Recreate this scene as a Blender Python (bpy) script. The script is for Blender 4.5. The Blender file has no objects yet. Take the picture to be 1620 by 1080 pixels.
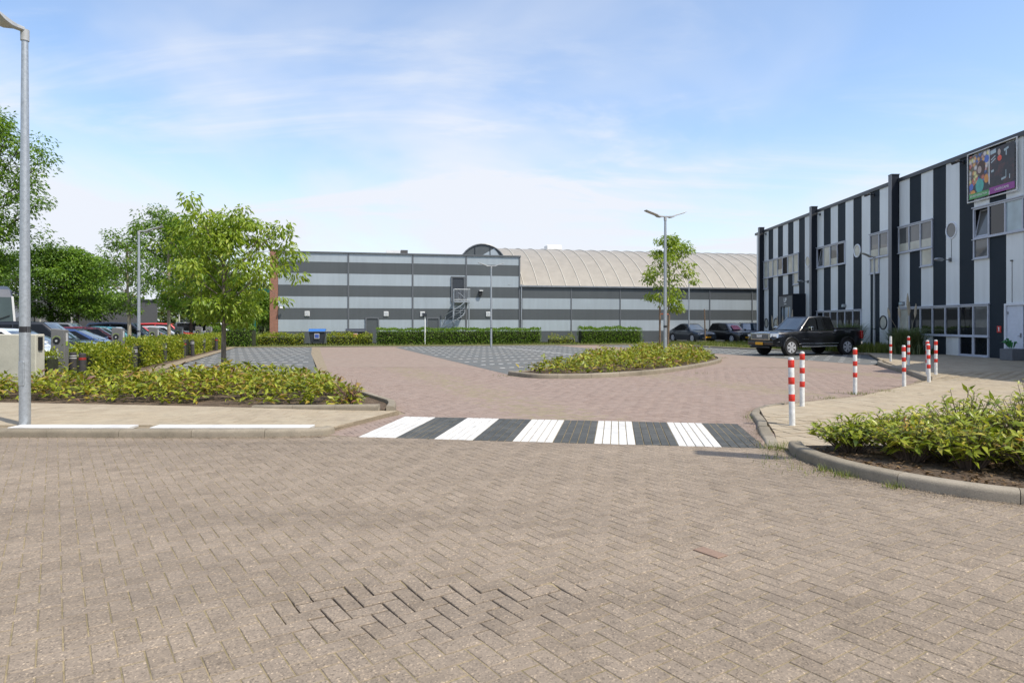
import bpy, bmesh, math, random
import numpy as np
from mathutils import Vector, Matrix
from mathutils.geometry import tessellate_polygon

R = math.radians
random.seed(7)
rng = np.random.default_rng(7)
scene = bpy.context.scene
col = scene.collection

# ------------------------------------------------------------------ camera, sky, sun, exposure
CAM_H = 1.55
cam_data = bpy.data.cameras.new('camera')
cam_data.sensor_width = 36.0
cam_data.lens = 36.0 * 1050.0 / 1620.0
cam_data.shift_y = -27.0 / 1620.0
cam_data.clip_end = 3000.0
cam = bpy.data.objects.new('camera', cam_data)
cam.location = (0, 0, CAM_H)
cam.rotation_euler = (R(90), 0, 0)
col.objects.link(cam)
scene.camera = cam

SUN_EL = R(57.0)
SUN_AZ = Vector((0.80, -0.60))          # ground direction towards the sun
world = bpy.data.worlds.new('World')
scene.world = world
world.use_nodes = True
wn = world.node_tree
for n in list(wn.nodes):
    wn.nodes.remove(n)
def wnode(t, **kw):
    n = wn.nodes.new(t)
    for k, v in kw.items():
        setattr(n, k, v)
    return n
w_out = wnode('ShaderNodeOutputWorld')
w_bg = wnode('ShaderNodeBackground')
w_bg.inputs['Strength'].default_value = 0.15
w_sky = wnode('ShaderNodeTexSky', sky_type='NISHITA')
w_sky.sun_disc = False
w_sky.sun_elevation = SUN_EL
w_sky.sun_rotation = math.atan2(SUN_AZ.x, SUN_AZ.y)
w_sky.air_density = 1.0
w_sky.dust_density = 1.2
w_sky.ozone_density = 2.0
# thin cirrus over the whole dome: noise on a flat cloud layer seen in perspective
w_tc = wnode('ShaderNodeTexCoord')
w_sep = wnode('ShaderNodeSeparateXYZ')
wn.links.new(w_tc.outputs['Generated'], w_sep.inputs[0])
w_zc = wnode('ShaderNodeMath', operation='MAXIMUM'); w_zc.inputs[1].default_value = 0.0
wn.links.new(w_sep.outputs['Z'], w_zc.inputs[0])
w_za = wnode('ShaderNodeMath', operation='ADD'); w_za.inputs[1].default_value = 0.16
wn.links.new(w_zc.outputs[0], w_za.inputs[0])
w_dx = wnode('ShaderNodeMath', operation='DIVIDE'); w_dy = wnode('ShaderNodeMath', operation='DIVIDE')
wn.links.new(w_sep.outputs['X'], w_dx.inputs[0]); wn.links.new(w_za.outputs[0], w_dx.inputs[1])
wn.links.new(w_sep.outputs['Y'], w_dy.inputs[0]); wn.links.new(w_za.outputs[0], w_dy.inputs[1])
w_cmb = wnode('ShaderNodeCombineXYZ')
wn.links.new(w_dx.outputs[0], w_cmb.inputs[0]); wn.links.new(w_dy.outputs[0], w_cmb.inputs[1])
def cloud_layer(scale, rot, stretch, detail, rough, dist, lo, hi, off):
    mp = wnode('ShaderNodeMapping')
    mp.inputs['Rotation'].default_value = (0, 0, rot)
    mp.inputs['Scale'].default_value = (stretch[0], stretch[1], 1)
    mp.inputs['Location'].default_value = off
    wn.links.new(w_cmb.outputs[0], mp.inputs['Vector'])
    nz = wnode('ShaderNodeTexNoise')
    nz.inputs['Scale'].default_value = scale
    nz.inputs['Detail'].default_value = detail
    nz.inputs['Roughness'].default_value = rough
    nz.inputs['Distortion'].default_value = dist
    wn.links.new(mp.outputs[0], nz.inputs['Vector'])
    mr = wnode('ShaderNodeMapRange', interpolation_type='SMOOTHSTEP')
    mr.inputs['From Min'].default_value = lo
    mr.inputs['From Max'].default_value = hi
    wn.links.new(nz.outputs['Fac'], mr.inputs['Value'])
    return mr.outputs[0]
c1 = cloud_layer(0.70, R(35), (1.0, 0.75), 5.0, 0.52, 0.45, 0.37, 0.68, (1.3, 0.4, 0))
c2 = cloud_layer(1.25, R(-50), (0.55, 1.5), 9.0, 0.58, 1.4, 0.44, 0.78, (3.1, 1.7, 0))
w_mul = wnode('ShaderNodeMath', operation='MULTIPLY'); w_mul.inputs[1].default_value = 0.62
wn.links.new(c2, w_mul.inputs[0])
w_addc = wnode('ShaderNodeMath', operation='MULTIPLY_ADD'); w_addc.inputs[1].default_value = 0.85
wn.links.new(c1, w_addc.inputs[0]); wn.links.new(w_mul.outputs[0], w_addc.inputs[2])
w_dens = wnode('ShaderNodeMapRange')            # a thin layer is looked through at a slant near the horizon
w_dens.inputs['From Min'].default_value = 0.05; w_dens.inputs['From Max'].default_value = 0.45
w_dens.inputs['To Min'].default_value = 1.7; w_dens.inputs['To Max'].default_value = 0.55
wn.links.new(w_zc.outputs[0], w_dens.inputs['Value'])
w_m2 = wnode('ShaderNodeMath', operation='MULTIPLY', use_clamp=True)
w_hz = wnode('ShaderNodeMapRange', interpolation_type='SMOOTHSTEP')      # haze gathers towards the horizon all round
w_hz.inputs['From Min'].default_value = 0.30; w_hz.inputs['From Max'].default_value = 0.02
w_hz.inputs['To Min'].default_value = 0.0; w_hz.inputs['To Max'].default_value = 0.46
wn.links.new(w_zc.outputs[0], w_hz.inputs['Value'])
w_ha = wnode('ShaderNodeMath', operation='ADD'); wn.links.new(w_addc.outputs[0], w_ha.inputs[0]); wn.links.new(w_hz.outputs[0], w_ha.inputs[1])
wn.links.new(w_ha.outputs[0], w_m2.inputs[0]); wn.links.new(w_dens.outputs[0], w_m2.inputs[1])
w_m3 = wnode('ShaderNodeMath', operation='MULTIPLY'); w_m3.inputs[1].default_value = 0.98
wn.links.new(w_m2.outputs[0], w_m3.inputs[0])
w_mix = wnode('ShaderNodeMixRGB')
w_mix.inputs['Color2'].default_value = (3.50, 3.66, 4.0, 1)
wn.links.new(w_m3.outputs[0], w_mix.inputs['Fac'])
wn.links.new(w_sky.outputs[0], w_mix.inputs['Color1'])
wn.links.new(w_mix.outputs[0], w_bg.inputs['Color'])
wn.links.new(w_bg.outputs[0], w_out.inputs['Surface'])

sun_data = bpy.data.lights.new('sun', 'SUN')
sun_data.energy = 2.95
sun_data.angle = R(0.55)
sun_data.color = (1.0, 0.935, 0.83)
sun = bpy.data.objects.new('sun', sun_data)
d = Vector((-SUN_AZ.x * math.cos(SUN_EL), -SUN_AZ.y * math.cos(SUN_EL), -math.sin(SUN_EL)))
sun.rotation_euler = d.to_track_quat('-Z', 'Y').to_euler()
sun.location = (30, -25, 60)
col.objects.link(sun)

vs = scene.view_settings
vs.view_transform = 'Standard'
vs.look = 'None'
vs.exposure = 0.72
vs.gamma = 1.0
vs.use_curve_mapping = False

# ------------------------------------------------------------------ helpers
def tag(o, label=None, cat=None, group=None, kind=None):
    if label: o['label'] = label
    if cat: o['category'] = cat
    if group: o['group'] = group
    if kind: o['kind'] = kind
    return o

def empty(name, loc=(0, 0, 0), rz=0.0):
    o = bpy.data.objects.new(name, None)
    o.location = loc
    o.rotation_euler = (0, 0, rz)
    o.empty_display_size = 0.2
    col.objects.link(o)
    return o

def link(name, me, mat=None, parent=None):
    o = bpy.data.objects.new(name, me)
    if mat is not None and len(me.materials) == 0:
        me.materials.append(mat)
    col.objects.link(o)
    if parent is not None:
        o.parent = parent
    return o

def copy_tree(o, parent=None):
    c = o.copy()
    col.objects.link(c)
    c.parent = parent
    for ch in o.children:
        copy_tree(ch, c)
    return c

class MB:
    """collects simple solids and links them as one mesh object"""
    def __init__(self):
        self.v = []; self.f = []
    def add(self, vs_, fs_):
        o = len(self.v)
        self.v.extend([tuple(p) for p in vs_])
        self.f.extend([tuple(i + o for i in f) for f in fs_])
        return self
    def box(self, c, s, rz=0.0, rot=None):
        x, y, z = s[0] / 2, s[1] / 2, s[2] / 2
        pts = [Vector((a * x, b * y, e * z)) for e in (-1, 1) for b in (-1, 1) for a in (-1, 1)]
        m = rot if rot is not None else Matrix.Rotation(rz, 3, 'Z')
        pts = [m @ p + Vector(c) for p in pts]
        return self.add(pts, [(0, 2, 3, 1), (4, 5, 7, 6), (0, 1, 5, 4), (2, 6, 7, 3), (0, 4, 6, 2), (1, 3, 7, 5)])
    def bar(self, a, b, w, h):
        a = Vector(a); b = Vector(b); d_ = b - a
        q = d_.to_track_quat('X', 'Z').to_matrix()
        return self.box((a + b) / 2, (d_.length, w, h), rot=q)
    def prism(self, poly, z0, z1):
        n = len(poly)
        vs_ = [(p[0], p[1], z0) for p in poly] + [(p[0], p[1], z1) for p in poly]
        fs_ = [(i, (i + 1) % n, (i + 1) % n + n, i + n) for i in range(n)]
        tri = tessellate_polygon([[Vector((p[0], p[1], 0)) for p in poly]])
        area = sum(poly[i][0] * poly[(i + 1) % n][1] - poly[(i + 1) % n][0] * poly[i][1] for i in range(n))
        if area < 0:
            fs_ = [f[::-1] for f in fs_]
        def up(t):
            a, b, c = (poly[i] for i in t)
            s_ = (b[0] - a[0]) * (c[1] - a[1]) - (c[0] - a[0]) * (b[1] - a[1])
            return t if s_ > 0 else t[::-1]
        for t in tri:
            t = up(tuple(t))
            fs_.append(tuple(i + n for i in t)); fs_.append(t[::-1])
        return self.add(vs_, fs_)
    def tube(self, pts, rad, seg=8, cap=True):
        pts = [Vector(p) for p in pts]
        if not hasattr(rad, '__len__'):
            rad = [rad] * len(pts)
        vs_ = []; fs_ = []
        prev = None
        for i, p in enumerate(pts):
            t = (pts[min(i + 1, len(pts) - 1)] - pts[max(i - 1, 0)])
            if t.length < 1e-9: t = Vector((0, 0, 1))
            t.normalize()
            if prev is None:
                ref = Vector((0, 0, 1)) if abs(t.z) < 0.9 else Vector((1, 0, 0))
                u = t.cross(ref).normalized()
            else:
                u = (prev - t * prev.dot(t)).normalized()
            prev = u
            w = t.cross(u)
            for k in range(seg):
                a = 2 * math.pi * k / seg
                vs_.append(p + (u * math.cos(a) + w * math.sin(a)) * rad[i])
        for i in range(len(pts) - 1):
            for k in range(seg):
                a = i * seg + k; b = i * seg + (k + 1) % seg
                fs_.append((a, b, b + seg, a + seg))
        if cap:
            fs_.append(tuple(range(seg))[::-1])
            fs_.append(tuple(range((len(pts) - 1) * seg, len(pts) * seg)))
        return self.add(vs_, fs_)
    def lathe(self, prof, c=(0, 0, 0), axis='Z', seg=24):
        """profile of (radius, height) turned about an axis"""
        vs_ = []; fs_ = []
        for r, h in prof:
            for k in range(seg):
                a = 2 * math.pi * k / seg
                p = (r * math.cos(a), r * math.sin(a), h)
                if axis == 'Y': p = (p[0], p[2], p[1])
                if axis == 'X': p = (p[2], p[0], p[1])
                vs_.append((p[0] + c[0], p[1] + c[1], p[2] + c[2]))
        for i in range(len(prof) - 1):
            for k in range(seg):
                a = i * seg + k; b = i * seg + (k + 1) % seg
                fs_.append((a, b, b + seg, a + seg))
        fs_.append(tuple(range(seg))[::-1])
        fs_.append(tuple(range((len(prof) - 1) * seg, len(prof) * seg)))
        return self.add(vs_, fs_)
    def mesh(self, name, smooth=False, fix=True):
        me = bpy.data.meshes.new(name)
        me.from_pydata(self.v, [], self.f)
        if fix:
            bm = bmesh.new(); bm.from_mesh(me)
            bmesh.ops.recalc_face_normals(bm, faces=bm.faces)
            bm.to_mesh(me); bm.free()
        if smooth:
            me.shade_smooth()
            me.set_sharp_from_angle(angle=R(35))
        me.update()
        return me
    def build(self, name, mat, parent=None, smooth=False, bevel=0.0, seg=1, fix=True):
        o = link(name, self.mesh(name, smooth, fix), mat, parent)
        if bevel:
            m = o.modifiers.new('bevel', 'BEVEL')
            m.width = bevel; m.segments = seg; m.limit_method = 'ANGLE'; m.angle_limit = R(40)
            m.harden_normals = False
        return o

def np_mesh(name, verts, tris, quads=None, smooth=False):
    me = bpy.data.meshes.new(name)
    verts = np.asarray(verts, dtype=np.float32)
    nt = 0 if tris is None else len(tris); nq = 0 if quads is None else len(quads)
    me.vertices.add(len(verts)); me.vertices.foreach_set('co', verts.ravel())
    loops = []
    if nt: loops.append(np.asarray(tris, dtype=np.int32).ravel())
    if nq: loops.append(np.asarray(quads, dtype=np.int32).ravel())
    li = np.concatenate(loops)
    me.loops.add(len(li)); me.loops.foreach_set('vertex_index', li)
    me.polygons.add(nt + nq)
    starts = np.concatenate([np.arange(nt) * 3, nt * 3 + np.arange(nq) * 4]).astype(np.int32)
    me.polygons.foreach_set('loop_start', starts)
    me.update(calc_edges=True)
    if smooth: me.shade_smooth()
    return me

# ------------------------------------------------------------------ materials
def new_mat(name):
    m = bpy.data.materials.new(name)
    m.use_nodes = True
    nt = m.node_tree
    for n in list(nt.nodes): nt.nodes.remove(n)
    out = nt.nodes.new('ShaderNodeOutputMaterial')
    b = nt.nodes.new('ShaderNodeBsdfPrincipled')
    nt.links.new(b.outputs[0], out.inputs['Surface'])
    return m, nt, b, out
def nd(nt, t, **kw):
    n = nt.nodes.new(t)
    for k, v in kw.items(): setattr(n, k, v)
    return n
def pos(nt):
    return nd(nt, 'ShaderNodeNewGeometry').outputs['Position']
def noise(nt, vec, scale, detail=3.0, rough=0.55, dist=0.0):
    n = nd(nt, 'ShaderNodeTexNoise')
    n.inputs['Scale'].default_value = scale
    n.inputs['Detail'].default_value = detail
    n.inputs['Roughness'].default_value = rough
    n.inputs['Distortion'].default_value = dist
    nt.links.new(vec, n.inputs['Vector'])
    return n.outputs['Fac']
def ramp(nt, fac, stops, interp='LINEAR'):
    n = nd(nt, 'ShaderNodeValToRGB')
    cr = n.color_ramp; cr.interpolation = interp
    while len(cr.elements) > 1: cr.elements.remove(cr.elements[-1])
    for i, (p_, c_) in enumerate(stops):
        e = cr.elements[0] if i == 0 else cr.elements.new(p_)
        e.position = p_
        e.color = (c_[0], c_[1], c_[2], 1) if hasattr(c_, '__len__') else (c_, c_, c_, 1)
    nt.links.new(fac, n.inputs['Fac'])
    return n.outputs['Color']
def mixc(nt, fac, a, b, mode='MIX'):
    n = nd(nt, 'ShaderNodeMixRGB', blend_type=mode)
    for sock, v in (('Fac', fac), ('Color1', a), ('Color2', b)):
        if isinstance(v, bpy.types.NodeSocket): nt.links.new(v, n.inputs[sock])
        elif hasattr(v, '__len__'): n.inputs[sock].default_value = (v[0], v[1], v[2], 1)
        else:
            n.inputs[sock].default_value = v if sock == 'Fac' else (v, v, v, 1)
    return n.outputs['Color']
def math_(nt, op, a, b=0.0, clamp=False):
    n = nd(nt, 'ShaderNodeMath', operation=op, use_clamp=clamp)
    for i, v in enumerate((a, b)):
        if isinstance(v, bpy.types.NodeSocket): nt.links.new(v, n.inputs[i])
        else: n.inputs[i].default_value = v
    return n.outputs[0]
def mapr(nt, v, a, b, c=0.0, d_=1.0):
    n = nd(nt, 'ShaderNodeMapRange')
    nt.links.new(v, n.inputs['Value'])
    for k, x in zip(('From Min', 'From Max', 'To Min', 'To Max'), (a, b, c, d_)): n.inputs[k].default_value = x
    return n.outputs[0]
def bump(nt, b, h, strength=0.3, dist=0.01):
    n = nd(nt, 'ShaderNodeBump')
    n.inputs['Strength'].default_value = strength
    n.inputs['Distance'].default_value = dist
    nt.links.new(h, n.inputs['Height'])
    nt.links.new(n.outputs[0], b.inputs['Normal'])
def piece_random(nt):
    """a number of its own for every brick, slab or leaf, as an object or as an island of a mesh"""
    oi = nd(nt, 'ShaderNodeObjectInfo').outputs['Random']
    g = nd(nt, 'ShaderNodeNewGeometry').outputs['Random Per Island']
    return math_(nt, 'FRACT', math_(nt, 'ADD', oi, g))

def flat(name, color, rough=0.5, metal=0.0, grime=0.12, scale=6.0, spec=0.5, coat=0.0, bumpy=0.0):
    m, nt, b, out = new_mat(name)
    p = pos(nt)
    n1 = noise(nt, p, scale, 4.0, 0.6)
    n2 = noise(nt, p, scale * 9.0, 3.0, 0.6)
    f = math_(nt, 'ADD', math_(nt, 'MULTIPLY', n1, 0.7), math_(nt, 'MULTIPLY', n2, 0.3))
    lo = tuple(max(0.0, c * (1 - grime * 1.6)) for c in color); hi = tuple(min(1.0, c * (1 + grime)) for c in color)
    c = ramp(nt, f, [(0.3, lo), (0.55, color), (0.72, hi)])
    nt.links.new(c, b.inputs['Base Color'])
    rr = mapr(nt, n2, 0.3, 0.7, max(0.02, rough - 0.06), min(1, rough + 0.08))
    nt.links.new(rr, b.inputs['Roughness'])
    b.inputs['Metallic'].default_value = metal
    b.inputs['Specular IOR Level'].default_value = spec
    b.inputs['Coat Weight'].default_value = coat
    if bumpy: bump(nt, b, n2, bumpy, 0.01)
    return m

def paver(name, cols, chips, rough=0.85, speck=0.55, stain=0.5, stain_col=(0.10, 0.085, 0.07), streak=False):
    """concrete or clay paving: every piece with its own tone, exposed grit, large worn patches"""
    m, nt, b, out = new_mat(name)
    p = pos(nt)
    r_ = piece_random(nt)
    n = len(cols)
    base = ramp(nt, r_, [(i / max(1, n - 1), c) for i, c in enumerate(cols)])
    v = nd(nt, 'ShaderNodeTexVoronoi'); v.inputs['Scale'].default_value = 115.0
    nt.links.new(p, v.inputs['Vector'])
    chip = ramp(nt, v.outputs['Color'], [(0.0, chips[0]), (0.35, chips[1]), (0.7, chips[1]), (0.86, chips[2]), (1.0, chips[3])])
    c = mixc(nt, speck, base, mixc(nt, 1.0, base, chip, 'MULTIPLY'))
    big = noise(nt, p, 0.55, 5.0, 0.6)
    c = mixc(nt, mapr(nt, big, 0.44, 0.72, 0.0, stain * 0.55), c, stain_col)
    if streak:
        mp = nd(nt, 'ShaderNodeMapping'); mp.inputs['Rotation'].default_value = (0, 0, R(8)); mp.inputs['Scale'].default_value = (0.10, 0.85, 1.0)
        nt.links.new(p, mp.inputs['Vector'])
        st_ = noise(nt, mp.outputs[0], 1.0, 4.0, 0.55)
        c = mixc(nt, 1.0, c, ramp(nt, st_, [(0.28, 0.80), (0.45, 0.97), (0.62, 1.08), (0.75, 1.14)]), 'MULTIPLY')
        spots = nd(nt, 'ShaderNodeTexVoronoi'); spots.inputs['Scale'].default_value = 0.75; nt.links.new(p, spots.inputs['Vector'])
        wob_ = math_(nt, 'ADD', spots.outputs['Distance'], math_(nt, 'MULTIPLY', noise(nt, p, 7.0, 4.0, 0.6), 0.22))
        c = mixc(nt, mapr(nt, wob_, 0.14, 0.24, 0.30, 0.0), c, (0.10, 0.085, 0.07))
    mid = noise(nt, p, 5.0, 5.0, 0.65)
    c = mixc(nt, 1.0, c, ramp(nt, mid, [(0.25, 0.80), (0.5, 1.0), (0.78, 1.12)]), 'MULTIPLY')
    nt.links.new(c, b.inputs['Base Color'])
    b.inputs['Roughness'].default_value = rough
    b.inputs['Specular IOR Level'].default_value = 0.3
    h = math_(nt, 'ADD', math_(nt, 'MULTIPLY', v.outputs['Distance'], 1.0), math_(nt, 'MULTIPLY', mid, 0.7))
    bump(nt, b, h, 0.35, 0.004)
    return m

GRIT = (0.45, 1.0, 1.35, 2.1)
M = {}
M['road_brick'] = paver('road_brick', [(0.216, 0.172, 0.127), (0.234, 0.188, 0.140), (0.251, 0.202, 0.152), (0.226, 0.182, 0.137)],
                        [(0.40,) * 3, (1.0,) * 3, (1.45, 1.42, 1.36), (2.3, 2.25, 2.1)], speck=0.9, stain=0.5, stain_col=(0.185, 0.150, 0.113), streak=True)
M['red_brick_single'] = paver('red_brick_single', [(0.24, 0.165, 0.12), (0.25, 0.17, 0.125)], [(0.7,) * 3, (1.0,) * 3, (1.1,) * 3, (1.3,) * 3], speck=0.6, stain=0.1)
M['pink_brick'] = paver('pink_brick', [(0.250, 0.184, 0.146), (0.270, 0.203, 0.163), (0.285, 0.217, 0.176), (0.258, 0.195, 0.157), (0.235, 0.172, 0.136)],
                        [(0.6,) * 3, (1.0,) * 3, (1.15,) * 3, (1.4,) * 3], speck=0.6, stain=0.5, stain_col=(0.26, 0.21, 0.18))
M['zebra_dark'] = paver('zebra_dark', [(0.056, 0.060, 0.058), (0.070, 0.074, 0.071), (0.082, 0.085, 0.080), (0.062, 0.066, 0.064)],
                        [(0.6,) * 3, (1.0,) * 3, (1.3,) * 3, (1.9,) * 3], speck=0.6, stain=0.35, stain_col=(0.16, 0.145, 0.125))
M['zebra_white'] = paver('zebra_white', [(0.57, 0.56, 0.53), (0.63, 0.62, 0.59), (0.60, 0.59, 0.56)],
                         [(0.85,) * 3, (1.0,) * 3, (1.0,) * 3, (1.04,) * 3], speck=0.6, stain=0.6, stain_col=(0.40, 0.365, 0.31), rough=0.6)
M['slab'] = paver('slab', [(0.325, 0.265, 0.182), (0.355, 0.292, 0.203), (0.375, 0.315, 0.222), (0.338, 0.278, 0.192)],
                  [(0.7,) * 3, (1.0,) * 3, (1.1,) * 3, (1.25,) * 3], speck=0.6, stain=0.55, stain_col=(0.30, 0.255, 0.20))
M['kerb'] = paver('kerb', [(0.235, 0.20, 0.148), (0.268, 0.23, 0.172), (0.295, 0.255, 0.195)], [(0.6,) * 3, (1.0,) * 3, (1.15,) * 3, (1.4,) * 3],
                  speck=0.7, stain=1.3, stain_col=(0.12, 0.105, 0.07))

def loose(name, a, b_, c_, scale=18.0, bs=0.5):
    m, nt, b, out = new_mat(name)
    p = pos(nt)
    n1 = noise(nt, p, scale * 0.12, 5.0, 0.6); n2 = noise(nt, p, scale, 6.0, 0.7)
    c = mixc(nt, mapr(nt, n1, 0.38, 0.62), a, b_)
    c = mixc(nt, mapr(nt, n2, 0.45, 0.75), c, c_)
    nt.links.new(c, b.inputs['Base Color'])
    b.inputs['Roughness'].default_value = 0.95
    b.inputs['Specular IOR Level'].default_value = 0.15
    bump(nt, b, n2, bs, 0.03)
    return m
M['sand'] = loose('sand', (0.30, 0.245, 0.17), (0.25, 0.205, 0.145), (0.18, 0.15, 0.10), 40, 0.4)
M['joint'] = loose('joint', (0.34, 0.27, 0.165), (0.22, 0.18, 0.11), (0.15, 0.135, 0.055), 22, 0.5)
M['soil'] = loose('soil', (0.11, 0.08, 0.055), (0.19, 0.14, 0.095), (0.028, 0.020, 0.015), 34, 1.0)
M['grass_ground'] = loose('grass_ground', (0.075, 0.10, 0.028), (0.14, 0.135, 0.05), (0.045, 0.075, 0.018), 14, 0.8)
M['asphalt'] = loose('asphalt', (0.09, 0.09, 0.09), (0.11, 0.108, 0.104), (0.07, 0.07, 0.07), 60, 0.3)

def brick_sheet(name, c1_, c2_, joint, rot, bw=0.2125, bh=0.10625, stain=(0.26, 0.21, 0.17), stain_amt=0.5):
    """paving too far away to tell the bricks apart"""
    m, nt, b, out = new_mat(name)
    p = pos(nt)
    mp = nd(nt, 'ShaderNodeMapping'); mp.inputs['Rotation'].default_value = (0, 0, rot)
    nt.links.new(p, mp.inputs['Vector'])
    br = nd(nt, 'ShaderNodeTexBrick')
    br.inputs['Scale'].default_value = 1.0
    br.inputs['Brick Width'].default_value = bw; br.inputs['Row Height'].default_value = bh
    br.inputs['Mortar Size'].default_value = 0.006; br.inputs['Mortar Smooth'].default_value = 0.3
    br.inputs['Color1'].default_value = (*c1_, 1); br.inputs['Color2'].default_value = (*c2_, 1); br.inputs['Mortar'].default_value = (*joint, 1)
    nt.links.new(mp.outputs[0], br.inputs['Vector'])
    big = noise(nt, p, 0.45, 5.0, 0.62); mid = noise(nt, p, 3.0, 5.0, 0.6)
    c = mixc(nt, mapr(nt, big, 0.42, 0.72, 0, stain_amt), br.outputs['Color'], stain)
    c = mixc(nt, 1.0, c, ramp(nt, mid, [(0.25, 0.82), (0.5, 1.0), (0.78, 1.12)]), 'MULTIPLY')
    nt.links.new(c, b.inputs['Base Color'])
    b.inputs['Roughness'].default_value = 0.88; b.inputs['Specular IOR Level'].default_value = 0.25
    bump(nt, b, br.outputs['Fac'], -0.25, 0.006)
    return m
LOT = math.atan2(-0.287, 0.958)       # the car park's long axis leans to the left of straight ahead
M['pink_far'] = brick_sheet('pink_far', (0.250, 0.187, 0.149), (0.283, 0.214, 0.172), (0.25, 0.205, 0.155), -LOT + R(45))
M['bay_grey'] = brick_sheet('bay_grey', (0.095, 0.104, 0.106), (0.130, 0.139, 0.139), (0.175, 0.165, 0.135), -LOT, stain=(0.19, 0.175, 0.15), stain_amt=0.5)

# ------------------------------------------------------------------ ground and paving
def inside(p, poly):
    x, y = p; c = False; n = len(poly)
    for i in range(n):
        x1, y1 = poly[i]; x2, y2 = poly[(i + 1) % n]
        if (y1 > y) != (y2 > y) and x < (x2 - x1) * (y - y1) / (y2 - y1) + x1: c = not c
    return c
def clip(poly, cell):
    """the part of a region that lies in a convex, counter-clockwise cell"""
    out = list(poly); n = len(cell)
    for i in range(n):
        ax, ay = cell[i]; bx, by = cell[(i + 1) % n]
        nx, ny = -(by - ay), bx - ax
        res = []
        for j in range(len(out)):
            p, q = out[j], out[(j + 1) % len(out)]
            dp = (p[0] - ax) * nx + (p[1] - ay) * ny; dq = (q[0] - ax) * nx + (q[1] - ay) * ny
            if dp >= 0: res.append(p)
            if (dp >= 0) != (dq >= 0):
                t = dp / (dp - dq); res.append((p[0] + t * (q[0] - p[0]), p[1] + t * (q[1] - p[1])))
        out = res
        if len(out) < 3: return []
    return out

def piece_mesh_data(poly, bev, h, z=0.0, tx=0.0, ty=0.0):
    """one paving stone: worn edge, sides; counter-clockwise polygon"""
    n = len(poly)
    cx = sum(p[0] for p in poly) / n; cy = sum(p[1] for p in poly) / n
    v = []
    for p in poly:
        dx, dy = p[0] - cx, p[1] - cy; l = max(1e-6, math.hypot(dx, dy)); k = max(0.0, 1 - bev * 1.5 / l)
        v.append((cx + dx * k, cy + dy * k, z + dx * tx + dy * ty))
    for p in poly:
        v.append((p[0], p[1], z - bev * 0.8 + (p[0] - cx) * tx + (p[1] - cy) * ty))
    for p in poly:
        v.append((p[0], p[1], z - h))
    f = [tuple(range(n))]
    for r0 in (0, n):
        for i in range(n):
            j = (i + 1) % n
            f.append((r0 + i, r0 + n + i, r0 + n + j, r0 + j))
    return v, f

def herringbone(org, ang, u, x0, x1, y0, y1):
    """cells (corner list) of a 2:1 herringbone laid at an angle, within a box"""
    ca, sa = math.cos(ang), math.sin(ang)
    cs = [((x - org[0]) * ca + (y - org[1]) * sa, -(x - org[0]) * sa + (y - org[1]) * ca) for x in (x0, x1) for y in (y0, y1)]
    i0 = math.floor(min(c[0] for c in cs) / u) - 2; i1 = math.ceil(max(c[0] for c in cs) / u) + 2
    j0 = math.floor(min(c[1] for c in cs) / u) - 2; j1 = math.ceil(max(c[1] for c in cs) / u) + 2
    out = []
    for i in range(i0, i1):
        for j in range(j0, j1):
            t = (i - j) % 4
            if t == 0: w, h = 2, 1
            elif t == 3: w, h = 1, 2
            else: continue
            cx, cy = (i + w / 2) * u, (j + h / 2) * u
            X, Y = org[0] + cx * ca - cy * sa, org[1] + cx * sa + cy * ca
            if x0 < X < x1 and y0 < Y < y1:
                out.append((X, Y, ang, w * u, h * u))
    return out
def quad_of(c, gap):
    X, Y, a, w, h = c
    w -= gap; h -= gap; ca, sa = math.cos(a), math.sin(a)
    return [(X + sx * w / 2 * ca - sy * h / 2 * sa, Y + sx * w / 2 * sa + sy * h / 2 * ca) for sx, sy in ((-1, -1), (1, -1), (1, 1), (-1, 1))]

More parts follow.
